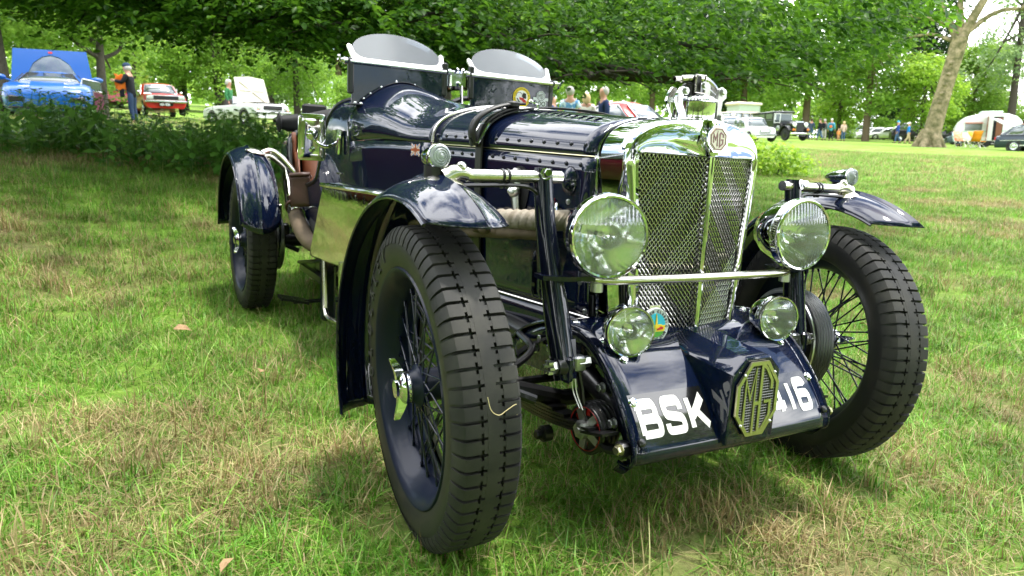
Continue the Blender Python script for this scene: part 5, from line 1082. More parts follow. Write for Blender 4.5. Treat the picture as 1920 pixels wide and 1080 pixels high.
for a in (
 ('near', 'bushy green tree behind the blue car with its lid up', -3.0, 36, 1.15, 0, GL), ('near', 'leafy tree at the far left edge, nearest the blue car', -8.5, 33, 1.2, 70, GL),
 ('near', 'sunlit leafy tree right behind the man in the black jacket', 1.6, 46, 1.0, 130, GL), ('near', 'spreading green tree behind the red saloon', 4.6, 52, 1.2, 200, GL),
 ('near', 'leafy tree between the red saloon and the white convertible', 7.0, 50, 1.15, 250, GL), ('grey', 'grey-green tree rising behind the white convertible', 10.5, 66, .95, 20, GL), ('near', 'green tree just right of the raised white bonnet', 12.4, 52, .9, 300, GL),
 ('broad', 'broad tree behind the left aero screen', 15.5, 74, .9, 40, GC), ('tall', 'tall tree behind the gap between the aero screens', 21, 82, .95, 90, GC), ('broad', 'broad tree behind the right aero screen', 26.5, 86, .9, 160, GC),
 ('tall', 'tall tree behind the man in the patterned shirt', 31.5, 72, .85, 200, GC), ('broad', 'broad tree behind the blonde woman and grey-haired man', 35.5, 66, .8, 250, GC), ('tall', 'dense tree behind the red rounded saloon', 39.5, 74, .9, 300, GC), ('dark', 'dark dense tree behind the radiator cap', 43.0, 82, 1.1, 10, GC),
 ('broad', 'green tree standing behind the cream camper van', 46.2, 84, .95, 60, GC), ('tall', 'tall leafy tree with a thick trunk behind the vintage limousine', 50.6, 74, 1.0, 120, GR_),
 ('lime', 'small pale green tree beyond the group of visitors', 52.8, 88, 1.25, 50, GR_), ('tall', 'slender park tree left of the two walkers in blue', 54.6, 72, .92, 260, GR_), ('dark', 'near-black evergreen behind the two walkers in blue', 57.2, 92, 1.25, 90, GR_),
 ('lime', 'lime green young tree left of the big pale trunk', 58.0, 70, .95, 10, GR_), ('broad', 'broad tree between the big pale trunk and the caravan', 60.8, 84, .6, 300, GR_), ('airy', 'open airy tree with bare-looking branches above the caravan', 63.0, 80, .95, 30, GR_), ('tall', 'dense green tree behind the caravan roof', 62.0, 96, .6, 75, GR_), ('grey', 'grey-green tree at the right edge behind the dark car', 65.5, 92, .6, 210, GR_)):
    tree(*a[:6], group=a[6])
for i, (az, rho, s, rot) in enumerate(((-10, 62, 1.1, 0), (-4, 70, 1.2, 60), (2, 76, 1.2, 120), (8, 84, 1.1, 180), (13, 96, 1.0, 240), (18, 110, 1.1, 15), (24, 116, 1.1, 80), (29, 112, 1.1, 150), (33, 104, 1.0, 220), (38, 108, 1.1, 290), (44, 118, 1.1, 35), (48, 120, 1.0, 95), (66, 130, .55, 170), (68, 80, .45, 40))):
    tree(('broad', 'tall')[i % 2], 'far background tree, %s from the left in the row behind the nearer trees' % ORD[i], az, rho, s, rot, group='far row of trees')
for i, (az, rho, s, rot) in enumerate(((16, 60, .8, 210), (52, 98, 1.5, 0), (55.5, 108, 1.5, 120), (59.5, 98, 1.3, 200), (62.5, 90, 1.3, 300), (65, 84, 1.2, 20))):
    tree('scrub', 'low rounded bush at the park edge, %s of the bushes from the left' % ORD[i], az, rho, s, rot, name='bush', group='bushes along the park edge')
for lab, az, rho, s, rot, kn in (('tall leafy tree standing behind the photographer to the left', 240, 7.5, .8, 0, 'broad'), ('dark dense tree standing straight behind the photographer', 205, 9, .9, 80, 'dark'), ('broad tree standing behind the photographer to the right', 172, 7.5, .8, 140, 'broad'), ('tall tree standing off to the left of the photographer', 268, 20, .9, 220, 'tall'), ('dark tree standing far off to the left of the photographer', 300, 26, .9, 30, 'dark'), ('leafy tree standing off to the right of the photographer', 135, 24, .9, 300, 'tall')):
    tree(kn, lab, az, rho, s, rot)
for i, (az, rho, s, rot) in enumerate(((150, 27, 1.0, 0), (168, 24, 1.1, 50), (186, 26, 1.0, 110), (202, 23, 1.1, 160), (220, 26, 1.0, 210), (238, 24, 1.1, 260), (256, 27, 1.0, 310), (276, 28, 1.1, 20))):  # unseen row, added to darken what the screen plates mirror
    tree('near', 'unseen hedgerow tree added behind the photographer to darken reflections, number %s from the right' % ('one', 'two', 'three', 'four', 'five', 'six', 'seven', 'eight')[i], az, rho, s, rot, group='hedgerow added behind the photographer')
# a far wood closes the view
g = np.random.default_rng(9); nb = 9000; az = g.uniform(-16, 76, nb); rho = g.uniform(135, 165, nb); ht = 9+3.2*np.sin(az*.55)+2*np.sin(az*1.9+1)-6.0*np.clip((az-53)/6, 0, 1)
a = np.radians(az); X = CP.x+rho*np.sin(a); Y = CP.y+rho*np.cos(a); Z = np.array([hgt(x, y) for x, y in zip(X, Y)])+ht*g.random(nb)**.8
V, F, T = leaves(np.stack([X, Y, Z], 1), g.uniform(0, 6.28, nb), g.normal(.2, .5, nb), g.normal(0, .6, nb), g.uniform(1.2, 2.4, nb), np.clip(g.normal(.5, .25, nb), 0, 1))
tag(link('distant_wood', lmesh('distant_wood', V, F, T, lf_mid)), 'far-off wood closing the view behind the park', 'wood', kind='stuff')
# ---- big pale-barked tree on the right
bt = tag(bpy.data.objects.new('plane_tree', None), 'big tree with a thick pale trunk forking high, left of the caravan', 'tree'); col.objects.link(bt); stand(bt, 58.55, 51)
tpts = spl([(0, 0, -.5), (.0, 0, .1), (.10, 0, .8), (.38, 0, 2.6), (.75, 0, 4.6), (1.05, 0, 6.3)], 5)
b = MB(); b.tube(tpts, [r_*.86 for r_ in (.95, .92, .88, .82, .76, .70, .66, .63, .61, .59, .575, .565, .555, .545, .535, .525, .515, .505, .50, .495, .49, .49, .495, .50, .51, .52)], 20)
for a in (0.3, 1.4, 2.5, 3.4, 4.3, 5.4): b.tube([(.25*math.cos(a), .25*math.sin(a), 1.0), (.58*math.cos(a), .58*math.sin(a), .25), (.92*math.cos(a), .92*math.sin(a), -.25)], [.24, .26, .18], 8)
for z in (2.6, 3.1, 3.6, 4.2, 4.8): b.sphere((.17*z-.10, -.46, z), (.14, .09, .11))
b.build('trunk', barkl, bt, 60)
for pts, r_ in (([(1.0, 0, 5.9), (1.5, 0, 7.2), (2.3, .1, 8.9), (3.3, .3, 11.0)], .34), ([(1.0, 0, 5.9), (.95, 0, 7.2), (.85, .1, 8.6), (.9, .2, 11)], .26), ([(.95, 0, 5.9), (.4, 0, 7.2), (-.4, .2, 8.5), (-1.9, .5, 9.1), (-3.6, .6, 8.7), (-4.6, .6, 8.5)], .22), ([(.9, 0, 6.0), (-.4, .2, 6.6), (-1.6, .2, 6.5), (-2.8, .1, 6.2)], .12), ([(1.3, 0, 6.5), (2.6, 0, 7.5), (4.0, .2, 7.6), (6.0, .4, 6.9)], .17), ([(.5, 0, 7.1), (-1.0, .1, 7.6), (-2.6, .3, 8.0), (-3.9, .3, 8.9)], .12), ([(1.8, 0, 7.8), (2.1, 0, 9), (1.9, .2, 11)], .2), ([(.0, .1, 7.9), (-.5, .1, 9.5), (-.7, 0, 11.5)], .15), ([(3.8, .1, 7.6), (4.9, .1, 8.8), (6.1, .1, 9.3)], .08)):
    q = spl(pts, 5); nq = len(q); b = MB(); b.tube(q, [r_*(1-.72*i/nq) for i in range(nq)], 9); b.build('bough', barkl, bt, 60)
lb = [(-4.5, .5, 9.6, 1.5), (-2.5, .5, 10.6, 1.8), (0, .5, 12, 2.4), (3, .5, 12.5, 2.6), (5.6, .5, 8.2, 1.2), (5.5, 0, 11, 2), (-5, .5, 8.2, .9)]
link('crown', crown_mesh('crown', lb, 6500, .26, lf_mid, 31), bt)
# ---- nettle bank
def nettle(seed):
    g = np.random.default_rng(seed); h = g.uniform(.5, .72); bend = g.normal(0, .07, 2); st_ = MB(); pts = [Vector((bend[0]*t*t, bend[1]*t*t, h*t)) for t in np.linspace(0, 1, 6)]; st_.tube(pts, [.006, .0055, .005, .0045, .004, .003], 5)
    P, Y, Pt, S, T = [], [], [], [], []
    nn = 9
    for i in range(nn):
        t = .14+.86*i/(nn-1); c = np.array((bend[0]*t*t, bend[1]*t*t, h*t)); s = (.118 if t < .8 else .08)*(.7+.5*math.sin(math.pi*min(1, t*.8+.1)))*g.uniform(.8, 1.15)
        for k in range(2 if t < .93 else 4):
            a = i*1.571+k*(math.pi if t < .93 else math.pi/2)+g.normal(0, .3); P.append(c+np.array((math.cos(a), math.sin(a), .1))*.03); Y.append(a); Pt.append(g.normal(.35 if t < .9 else .05, .22)); S.append(s); T.append(np.clip(.25+.45*t+g.normal(0, .15), 0, 1))
    n = len(P); V, F, T_ = leaves(np.array(P), np.array(Y), np.array(Pt), g.normal(0, .25, n), np.array(S)*1.15, np.array(T)); V[:, :] = V
    return st_.mesh('stem', lf_net, 60), lmesh('foliage', V, F, T_, lf_net)
NET = [nettle(50+i) for i in range(7)]; gn = np.random.default_rng(21); cnt = 0
for k in range(1500):
    az = gn.uniform(-11.5, 14.5); rho = gn.uniform(6.9, 11.2); edge = np.interp(az, [-12, -6, -2.5, -1.5, 0, 6, 10, 14], [8.6, 8.7, 8.5, 8.3, 7.6, 7.25, 7.2, 7.3])
    if rho < edge+.15*math.sin(az*2.3): continue
    if cnt >= 296: break
    x, y = bear(az, rho); o = link('nettle_plant', NET[cnt % 7][0], None, Matrix.Translation((x, y, hgt(x, y))) @ Matrix.Rotation(gn.uniform(0, 6.28), 4, 'Z') @ Matrix.Scale(gn.uniform(.66, 1.0)*float(np.interp(az, [-12, -1, 2, 4, 6, 14], [1, 1, .80, .78, .94, 1.0])), 4)); link('foliage', NET[cnt % 7][1], o)
    tag(o, 'green nettle %s of the bank, below %s' % ('at the front edge' if rho < edge+.7 else 'in the middle' if rho < edge+2.0 else 'at the back', 'the blue sports car' if az < -1 else 'the man in black' if az < 2 else 'the red saloon' if az < 5 else 'the white convertible' if az < 10.5 else 'the rolled black hood'), 'nettle', 'nettles in the bank on the left'); cnt += 1
# bright shrub beyond the radiator
shr = tag(bpy.data.objects.new('leafy_shrub', None), 'low bright green leafy shrub just right of the radiator', 'shrub'); col.objects.link(shr); stand(shr, 47.9, 15.8, 0, 0, 1.25)
lb = [(-.9, 0, .25, .34), (-.5, .1, .34, .42), (-.15, 0, .30, .42), (.2, 0, .24, .36), (.5, .1, .16, .28), (-.7, -.1, .55, .25)]
link('foliage', crown_mesh('foliage', lb, 2600, .075, lf_lime, 77, 6), shr)
b = MB()
for x in (-.8, -.4, 0, .3): b.tube([(x*.8, 0, -.05), (x, 0, .3)], .012, 5)
b.build('stems', barkd, shr)
# ------------------------------------------------------------------ people
cloth_c = {}
def cm(c, rough=.85, var=None):
    k = (c, var)
    if k not in cloth_c: cloth_c[k] = pm('cloth_%d' % len(cloth_c), c, rough, spec=.2, var=var)
    return cloth_c[k]
skin_m = pm('skin', (.50, .27, .19), .55, spec=.3)
def skin_obj(name, V, E, mat, parent, sub=1, roots=(0,)):
    me = bpy.data.meshes.new(name); me.from_pydata([v[0] for v in V], E, []); me.materials.append(mat); o = link(name, me, parent)
    m = o.modifiers.new('skin', 'SKIN'); m.use_smooth_shade = True; m.branch_smoothing = .6; d = me.skin_vertices[0].data
    for i, v in enumerate(V):
        r = v[1]; d[i].radius = r if isinstance(r, tuple) else (r, r); d[i].use_root = i in roots
    s = o.modifiers.new('sub', 'SUBSURF'); s.levels = sub; s.render_levels = sub; return o
def person(label, top, legs, hair, pose='stand', hat=None, sleeve=1.0, group=None, bag=None, height=1.75, long_hair=False, skirt=None):
    """standing or sitting figure facing -y, feet at z = 0"""
    root = tag(bpy.data.objects.new('person', None), label, 'person', group); col.objects.link(root); k = height/1.75
    hz = .93 if pose != 'sit' else .46; ld = {'stand': 0, 'hold': .10, 'lean': .50, 'walk': .03, 'sit': -.10}.get(pose, 0)      # forward lean
    def tor(x, y, z): t = (z-.93); return (x*k, (y-ld*t)*k, (hz+t*(1-.25*abs(ld)))*k)
    pel, spn, chs, nek = tor(0, 0, .96), tor(0, .0, 1.14), tor(0, .01, 1.36), tor(0, .02, 1.50)
    hd = [tor(0, .0, 1.545), tor(0, -.015, 1.60), tor(0, 0, 1.67), tor(0, .01, 1.725)]
    if pose == 'walk': leg = [[(.09, 0, .90), (.09, -.12, .50), (.09, -.16, .09), (.09, -.29, .04)], [(-.09, 0, .90), (-.09, .04, .49), (-.09, .26, .13), (-.09, .15, .04)]]
    elif pose == 'sit': leg = [[(s_*.10, -.05, .46), (s_*.12, -.44, .48), (s_*.12, -.50, .09), (s_*.12, -.63, .04)] for s_ in (1, -1)]
    else: leg = [[(s_*.09, .01, .90), (s_*.105, -.01, .50), (s_*.11, .03, .09), (s_*.125, -.11, .04)] for s_ in (1, -1)]
    leg = [[tuple(c*k for c in p) for p in l] for l in leg]
    arm = []
    for s_ in (1, -1):
        sh = tor(s_*.175, .015, 1.41)
        if pose in ('hold', 'lean', 'sit'): el, wr, hn = tor(s_*.24, -.10, 1.19), tor(s_*.15, -.33, 1.25 if pose == 'hold' else 1.06), tor(s_*.12, -.40, 1.27 if pose == 'hold' else 1.04)
        else: el, wr, hn = tor(s_*.245, .03, 1.14), tor(s_*.255, -.06, .91), tor(s_*.25, -.09, .83)
        arm.append([sh, el, wr, hn])
    V = [(pel, (.115*k, .09*k)), (spn, (.11*k, .085*k)), (chs, (.14*k, .10*k)), (nek, .066*k), (hd[0], .088*k), (hd[1], .108*k), (hd[2], .108*k), (hd[3], .065*k)]; E = [(0, 1), (1, 2), (2, 3), (3, 4), (4, 5), (5, 6), (6, 7)]; roots = [0]
    for a in arm:
        n = len(V); V += [(a[0], .06*k), (a[1], .043*k), (a[2], .031*k), (a[3], (.040*k, .022*k))]; E += [(2, n), (n, n+1), (n+1, n+2), (n+2, n+3)]
        d = (Vector(a[3])-Vector(a[2])).normalized(); sd = d.cross(Vector((1, 0, .2))).normalized()
        for q, (o_, ln) in enumerate(((-.028, .062), (-.010, .075), (.010, .072), (.027, .055), (-.045, .045))):
            n2 = len(V); b0 = Vector(a[3])+sd*o_*k+(d*.01 if q < 4 else -d*.03); V += [(tuple(b0), .009*k), (tuple(b0+d*ln*.55*k), .0085*k), (tuple(b0+d*ln*k+Vector((0, -.008, -.006))), .007*k)]; E += [(n2, n2+1), (n2+1, n2+2)]; roots.append(n2)
    for l in leg:
        n = len(V); V += [(l[0], .085*k), (l[1], .058*k), (l[2], .042*k), (l[3], (.042*k, .03*k))]; E += [(0, n), (n, n+1), (n+1, n+2), (n+2, n+3)]
    for ex_, ez_, r_ in ((0, 0, .016), (.082, .0, .02), (-.082, 0, .02)):       # nose and ears
        n = len(V); c = Vector(hd[1]) + Vector((ex_*k, -.085*k if not ex_ else .005, .0)); V += [(tuple(c), r_*k), (tuple(c+Vector((0, .03 if not ex_ else 0, .03))*k), r_*.8*k)]; E.append((n, n+1)); roots.append(n)
    skin_obj('body', V, E, skin_m, root, 1, roots)
    V = [(tor(0, 0, .74), (.175*k, .135*k)), (tor(0, 0, .95), (.168*k, .13*k)), (spn, (.175*k, .138*k)), (chs, (.195*k, .14*k)), (tor(0, .015, 1.485), (.092*k, .082*k))]; E = [(0, 1), (1, 2), (2, 3), (3, 4)]
    for a in arm:
        n = len(V); e_ = Vector(a[1])*(1-min(1, sleeve*2-1))+Vector(a[2])*min(1, sleeve*2-1) if sleeve > .5 else Vector(a[0])*.25+Vector(a[1])*.75
        V.append((a[0], .082*k)); E.append((3, n))
        if sleeve > .5: V += [(a[1], .064*k), (tuple(e_), .05*k)]; E += [(n, n+1), (n+1, n+2)]
        else: V.append((tuple(e_), .068*k)); E.append((n, n+1))
    skin_obj('jacket' if sleeve > .5 else 'shirt', V, E, top, root)
    V = [(tor(0, 0, 1.08), (.15*k, .12*k)), (pel, (.155*k, .125*k))]; E = [(0, 1)]
    for l in leg: n = len(V); V += [(l[0], .098*k), (l[1], .075*k), (tuple(Vector(l[2])+Vector((0, 0, .02))), .062*k)]; E += [(1, n), (n, n+1), (n+1, n+2)]
    skin_obj('trousers', V, E, legs, root)
    for l in leg: b = MB(); c = (Vector(l[2])+Vector(l[3]))/2; b.sphere((c.x, c.y, .045*k+min(0, 0)), (.05*k, .135*k, .05*k)); b.build('shoe', cm((.03, .025, .02)), root)
    h2, h3 = Vector(hd[2]), Vector(hd[3])
    if hat is not None:
        b = MB(); b.sphere((h2.x, h2.y+.005, h2.z+.015*k), (.104*k, .115*k, .095*k)); b.grid([[(h2.x+.085*math.cos(t)*q, h2.y-.05-.10*math.sin(t)*q-.02, h2.z+.03) for t in np.linspace(0, math.pi, 9)] for q in (1, .5)]); b.build('cap', hat, root)
    if hair is not None:
        b = MB(); b.sphere((h2.x, h2.y+.034*k, h2.z+(-.022 if not hat else -.05)*k-(.06 if long_hair else 0)), (.115*k, .108*k, (.165 if long_hair else (.09 if hat else .118))*k)); b.build('hair', hair, root)
    if bag:
        b = MB(); c = tor(0, .20, 1.22); b.box(c, (.30*k, .17*k, .42*k), b=.05); bo = b.build('backpack', bag[0], root); b = MB(); b.box((c[0], c[1]+.09*k, c[2]-.09*k), (.20*k, .06*k, .17*k), b=.02); b.build('pocket', bag[1], bo)
    return root
grey_h, blonde, brown_h = cm((.42, .40, .37)), cm((.55, .42, .22)), cm((.06, .04, .025))
navy_c, jeans, jeansd, black_c, khaki, cream_c = cm((.018, .03, .085)), cm((.06, .11, .20)), cm((.03, .05, .10)), cm((.012, .013, .016)), cm((.45, .36, .23)), cm((.66, .58, .50))
hawaii = cm((.55, .66, .78), var=(9, (.10, .25, .50), .46, .56))
stand(person('man in a black jacket and cap holding orange cloth beside the blue car', black_c, jeansd, grey_h, 'hold', cm((.03, .05, .09))), 1.45, 24, -112)
oc = thing('orange_cloth', 'orange waterproof held up by the man in the black jacket', 'cloth'); stand(oc, .72, 24, -20, 1.05, .55)
b = MB(); rows = []
for i in range(11):
    t = i/10; rows.append([(x*(.20+.10*t)+.02*math.sin(7*t+x*5), .05*math.sin(4*x+5*t), .62-.75*t+.05*math.sin(x*6)) for x in np.linspace(-1, 1, 13)])
b.grid(rows); b.grid([[(-.16-.12*t, .03*math.sin(k), .60+.10*t-.06*k) for t in (0, .5, 1)] for k in (0, 1, 2)]); solid(b.build('hanging_cloth', cm((.75, .17, .02), .7), oc, 60), .012); b = MB(); b.box((.02, .03, -.30), (.22, .10, .42), b=.03); b.build('dark_lining', black_c, oc)
stand(person('man in a green jacket and pale cap beside the white convertible', cm((.05, .20, .08)), jeans, grey_h, 'stand', cm((.68, .66, .62))), 7.75, 31.0, 65)
stand(person('grey-haired man in a blue and white patterned short-sleeved shirt', hawaii, khaki, grey_h, sleeve=.4), 33.35, 18.4, 170)
stand(person('blonde woman in a white top seen from behind', cm((.72, .68, .60)), cream_c, blonde, height=1.64, long_hair=True), 34.6, 18.9, 178)
stand(person('grey-bearded man in a navy jacket looking left beside the red saloon', navy_c, jeansd, grey_h, height=1.78), 35.9, 18.6, -70)
stand(person('man in a dark blue top glimpsed just right of the right aero screen', cm((.04, .06, .16)), jeansd, brown_h, height=1.70), 32.0, 28, 60)
stand(person('visitor in a navy top at the left of the group by the vintage limousine', cm((.05, .07, .12)), jeans, brown_h), 51.0, 66, 160); stand(person('visitor in a black jacket and cap in the group by the vintage limousine', black_c, jeans, None, 'walk', cm((.10, .09, .08))), 51.6, 65, -120)
stand(person('visitor in a grey jacket with a black bag behind the man in the black jacket', cm((.16, .17, .17)), cm((.50, .47, .42)), grey_h, bag=(black_c, black_c)), 51.9, 67, 150)
stand(person('visitor in a pale blue jacket with an orange-marked backpack', cm((.10, .34, .48)), black_c, None, hat=cm((.70, .68, .64)), bag=(cm((.04, .16, .26)), cm((.80, .16, .03)))), 52.35, 65, 170)
stand(person('blonde woman in a pale pink top at the right of the group', cm((.60, .44, .36)), jeans, blonde, height=1.62, long_hair=True), 53.15, 66, -150)
stand(person('small child in an orange top beside the woman in pink', cm((.75, .30, .10)), cm((.55, .30, .16)), blonde, height=1.0), 52.85, 65.5, 30)
stand(person('walker in a dark blue jacket and bright blue cap', cm((.03, .07, .30)), jeans, grey_h, 'walk', cm((.02, .30, .62))), 56.6, 66, -80)
stand(person('walker in a bright blue jacket, pale trousers and white hat', cm((.02, .20, .55)), khaki, None, 'walk', cm((.72, .68, .62)), height=1.66), 57.25, 66, 100)
stand(person('person in black leaning into the back of the dark estate car', black_c, black_c, brown_h, 'lean'), 63.4, 50, 95)
# ------------------------------------------------------------------ parked cars
tyre_m = pm('plain_tyre', (.015, .015, .015), .8); hubm = pm('hub_cap', (.55, .56, .57), .25, 1); trimk = pm('black_trim', (.012, .012, .013), .5); winm = pm('window_glass', (.10, .12, .12), .05, .30, 1, .8)
lampm = pm('lamp_glass', (.75, .78, .76), .1, .3, 1); amber = pm('amber_lamp', (.8, .22, .02), .2); redl = pm('red_lamp', (.5, .02, .02), .2); inner = pm('cabin_trim', (.05, .045, .04), .8)
def paint(n, c, m=0): return pm(n, c, .3, m, .5, .3)
def pcar(name, label, body, spec, group=None, cat='car'):
    """spec: half width, length stations [(y, top z, width factor)], cabin (y0,y1,y2,y3,belt,roof,wb,wr), wheels (y positions, radius)"""
    root = tag(bpy.data.objects.new(name, None), label, cat, group); col.objects.link(root); W = spec['w']; zb = spec.get('bottom', .20); b = MB(); rows = []
    for (y, zt, f_) in spec['st']:
        w_ = W*f_; hm = (zt-zb)
        half = [(w_*.86, zb), (w_*.97, zb+hm*.18), (w_, zb+hm*.48), (w_*.985, zb+hm*.74), (w_*.93, zb+hm*.92), (w_*.80, zt), (w_*.4, zt+.015)]
        rows.append([(-x, y, z) for x, z in half]+[(0, y, zt+.02)]+[(x, y, z) for x, z in half[::-1]])
    b.grid(rows, True, cap=True); b.build('body', body, root, 40)
    if 'cab' in spec:
        y0, y1, y2, y3, zb_, zr, wb, wr_ = spec['cab']; b = MB(); rows = []
        n = 8
        base = [(y0, zb_), (y1, zr), (y2, zr), (y3, zb_)]
        def ring(t):   # t 0 belt .. 1 roof
            w_ = wb+(wr_-wb)*t**1.3; ya, yb2 = y0+(y1-y0)*t, y3+(y2-y3)*t; z = zb_+(zr-zb_)*t; c = .14
            return [(-w_+c, ya, z), (w_-c, ya, z), (w_, ya+c*1.2, z), (w_, yb2-c*1.2, z), (w_-c, yb2, z), (-w_+c, yb2, z), (-w_, yb2-c*1.2, z), (-w_, ya+c*1.2, z)]
        R4 = [ring(0), ring(.5), ring(.88)]; top_ = ring(1.0); cx_ = [(x*.93, y0*.0+(y+(.10 if y < (y1+y2)/2 else -.10)), zr+.0) for x, y, z in top_]; R4 += [[(x*.98, y+(.02 if y < (y1+y2)/2 else -.02), zr-.03) for x, y, z in top_], cx_, [(x*.6, (y1+y2)/2+(y-(y1+y2)/2)*.6, zr+.03) for x, y, z in top_]]
        b.grid(R4, True, cap=True); cab = b.build('cabin', spec.get('roofmat', body), root, 40)
        def pane(nm, pts):   # quad panes proud of the frame, slightly bowed
            P4 = [Vector(p) for p in pts]; nrm = (P4[1]-P4[0]).cross(P4[3]-P4[0]).normalized(); c = sum(P4, Vector())/4
            if nrm.dot(c-Vector((0, (y0+y3)/2, zb_))) < 0: nrm = -nrm
            b = MB(); b.grid([[P4[0].lerp(P4[1], u)*(1-v)+P4[3].lerp(P4[2], u)*v+nrm*(.012+.02*math.sin(math.pi*u)) for u in np.linspace(0, 1, 6)] for v in (0, .5, 1)]); o = solid(b.build(nm, winm, cab, 60), .006)
            b = MB(); b.tube([p+nrm*.016 for p in P4], .014, 5, loop=True); b.build('window_seal', spec.get('seal', trimk), o); return o
        def rp_(t, i): return Vector(ring(t)[i])
        ins = .07
        pane('windscreen', [rp_(.08, 0)+Vector((-.06, 0, 0)), rp_(.08, 1)+Vector((.06, 0, 0)), rp_(.86, 1)+Vector((.05, 0, 0)), rp_(.86, 0)+Vector((-.05, 0, 0))]); pane('rear_window', [rp_(.12, 4), rp_(.12, 5), rp_(.84, 5), rp_(.84, 4)])
        for i0, i1 in ((2, 3), (7, 6)):
            nwin = spec.get('nwin', 2)
            for q in range(nwin):
                u0_, u1_ = .03+q/nwin*.94+.012, .03+(q+1)/nwin*.94-.012; lo = [rp_(.10, i0).lerp(rp_(.10, i1), u) for u in (u0_, u1_)]; hi = [rp_(.84, i0).lerp(rp_(.84, i1), u) for u in (u0_, u1_)]; pane('side_window', [lo[0], lo[1], hi[1], hi[0]])
    r_ = spec['wr']
    for y in spec['wy']:
        for s_ in (-1, 1):
            M = frame((s_*(W*spec.get('wx', .90)), y, r_), (s_, 0, 0)); b = MB(); b.lathe([(r_*.6, -.10), (r_*.95, -.09), (r_, -.05), (r_, .05), (r_*.93, .085), (r_*.62, .08), (r_*.6, .06)], 24, M, True); wo = b.build('wheel', tyre_m, root); b = MB(); b.lathe([(r_*.62, .075), (r_*.55, .09), (r_*.3, .075), (r_*.12, .095), (.01, .1)], 20, M); b.build('hub_cap', spec.get('hub', hubm), wo)
            b = MB(); b.lathe([(r_*1.0, .0), (r_*1.16, .0), (r_*1.16, .02), (r_*1.0, .02)], 24, frame((s_*(W*.995-.012), y, r_), (s_, 0, 0))); b.build('wheel_arch', trimk, root)
    fy = spec['st'][0][0]
    def disc(nm, x, z, r, mat, y=fy, d=(0, -1, .05), dep=.05):
        b = MB(); M = frame((x, y, z), d); b.lathe([(r*1.12, -dep), (r*1.14, .01), (r, .02)], 20, M); o = b.build(nm, chrome, root); b = MB(); b.lathe([(r, .015), (r*.7, .03), (r*.3, .038), (.005, .04)], 20, M); b.build('lens', mat, o); return o
    for a in spec.get('lamps', ()): disc('headlamp', *a)
    for nm, c, d, mat, bev in spec.get('boxes', ()): b = MB(); b.box(c, d, b=bev); b.build(nm, MAT[mat] if isinstance(mat, str) else mat, root)
    return root
whitep, redpaint, creamp = paint('white_car_paint', (.72, .73, .72)), paint('red_car_paint', (.50, .018, .012)), paint('cream_car_paint', (.62, .55, .44)); bluec = paint('blue_car_paint', (.008, .085, .34), .0)
# blue mid-engined car with its rear lid up
bc = pcar('sports_car', 'blue low-slung sports car with its rear lid raised, behind the nettles', bluec, dict(w=.97, bottom=.12, st=[(-2.2, .50, .70), (-2.12, .62, .86), (-1.9, .74, .95), (-1.5, .84, 1.0), (-1.0, .90, 1.0), (-.5, .92, .98), (.4, .92, .98), (1.2, .94, 1.0), (2.0, .92, 1.0), (2.2, .80, .92)], cab=(-.75, .12, .75, 1.15, .88, 1.24, .78, .56), wy=(-1.35, 1.25), wr=.33, nwin=1,
    boxes=[('air_intake', (-.62, -2.16, .40), (.34, .1, .16), 'black_trim', .03), ('air_intake', (.62, -2.16, .40), (.34, .1, .16), 'black_trim', .03), ('splitter', (0, -2.15, .2), (1.6, .14, .06), 'black_trim', .02)]))
for s_ in (-1, 1):
    b = MB(); b.sphere((s_*1.06, -.62, 1.02), (.15, .09, .075)); b.tube([(s_*.80, -.55, .93), (s_*.98, -.6, 1.0)], .025, 6); b.build('door_mirror', bluec, bc)
    b = MB(); b.grid([[(s_*(.35+.42*u), -2.02+.62*v+.05*u, .70+.19*v-.05*u+.02*math.sin(3.1*u)) for u in (0, .5, 1)] for v in (0, .5, 1)]); solid(b.build('headlamp_cover', lampm, bc, 60), .02)
b = MB(); prf = [(-1, 0), (-.93, .98), (-.88, 1.0), (.88, 1.0), (.93, .98), (1, 0)]; M = frame((0, 1.05, 1.16), (0, -1, .25), (1, 0, 0)); b.prism([(-.98, -.30), (-.86, .80), (.86, .80), (.98, -.30), (.66, -.30), (.60, .05), (.42, .42), (.20, .60), (0, .65), (-.20, .60), (-.42, .42), (-.60, .05), (-.66, -.30)], -.03, .03, M); lid = b.build('raised_lid', bluec, bc, 0)
b = MB(); b.prism([(-.65, -.30), (-.59, .05), (-.42, .40), (-.20, .58), (0, .63), (.20, .58), (.42, .40), (.59, .05), (.65, -.30)], -.012, .012, M); b.build('lid_window', carglass, lid, 0)
b = MB(); b.box((0, .72, .035), (.10, .05, .01), M); b.build('lid_badge', redp, lid)
stand(bc, -3.2, 23, -3, .02)
# open door of a dark car just right of it
dd = thing('car_door', 'silver-edged car door standing open beside the blue sports car', 'car door'); stand(dd, -.95, 21.8, 62); b = MB(); b.box((0, 0, .52), (1.05, .08, .62), b=.03); b.build('door_skin', paint('plum_reflection_paint', (.10, .02, .05)), dd); b = MB(); b.tube([(-.5, 0, .84), (-.35, 0, 1.10), (.45, 0, 1.08), (.52, 0, .84)], .02, 6, loop=True); b.build('window_frame', hubm, dd); b = MB(); b.box((0, -.03, .98), (.84, .006, .22)); b.build('window', winm, dd)  # dark door panel; its pinkish reflection is put into the plum colour
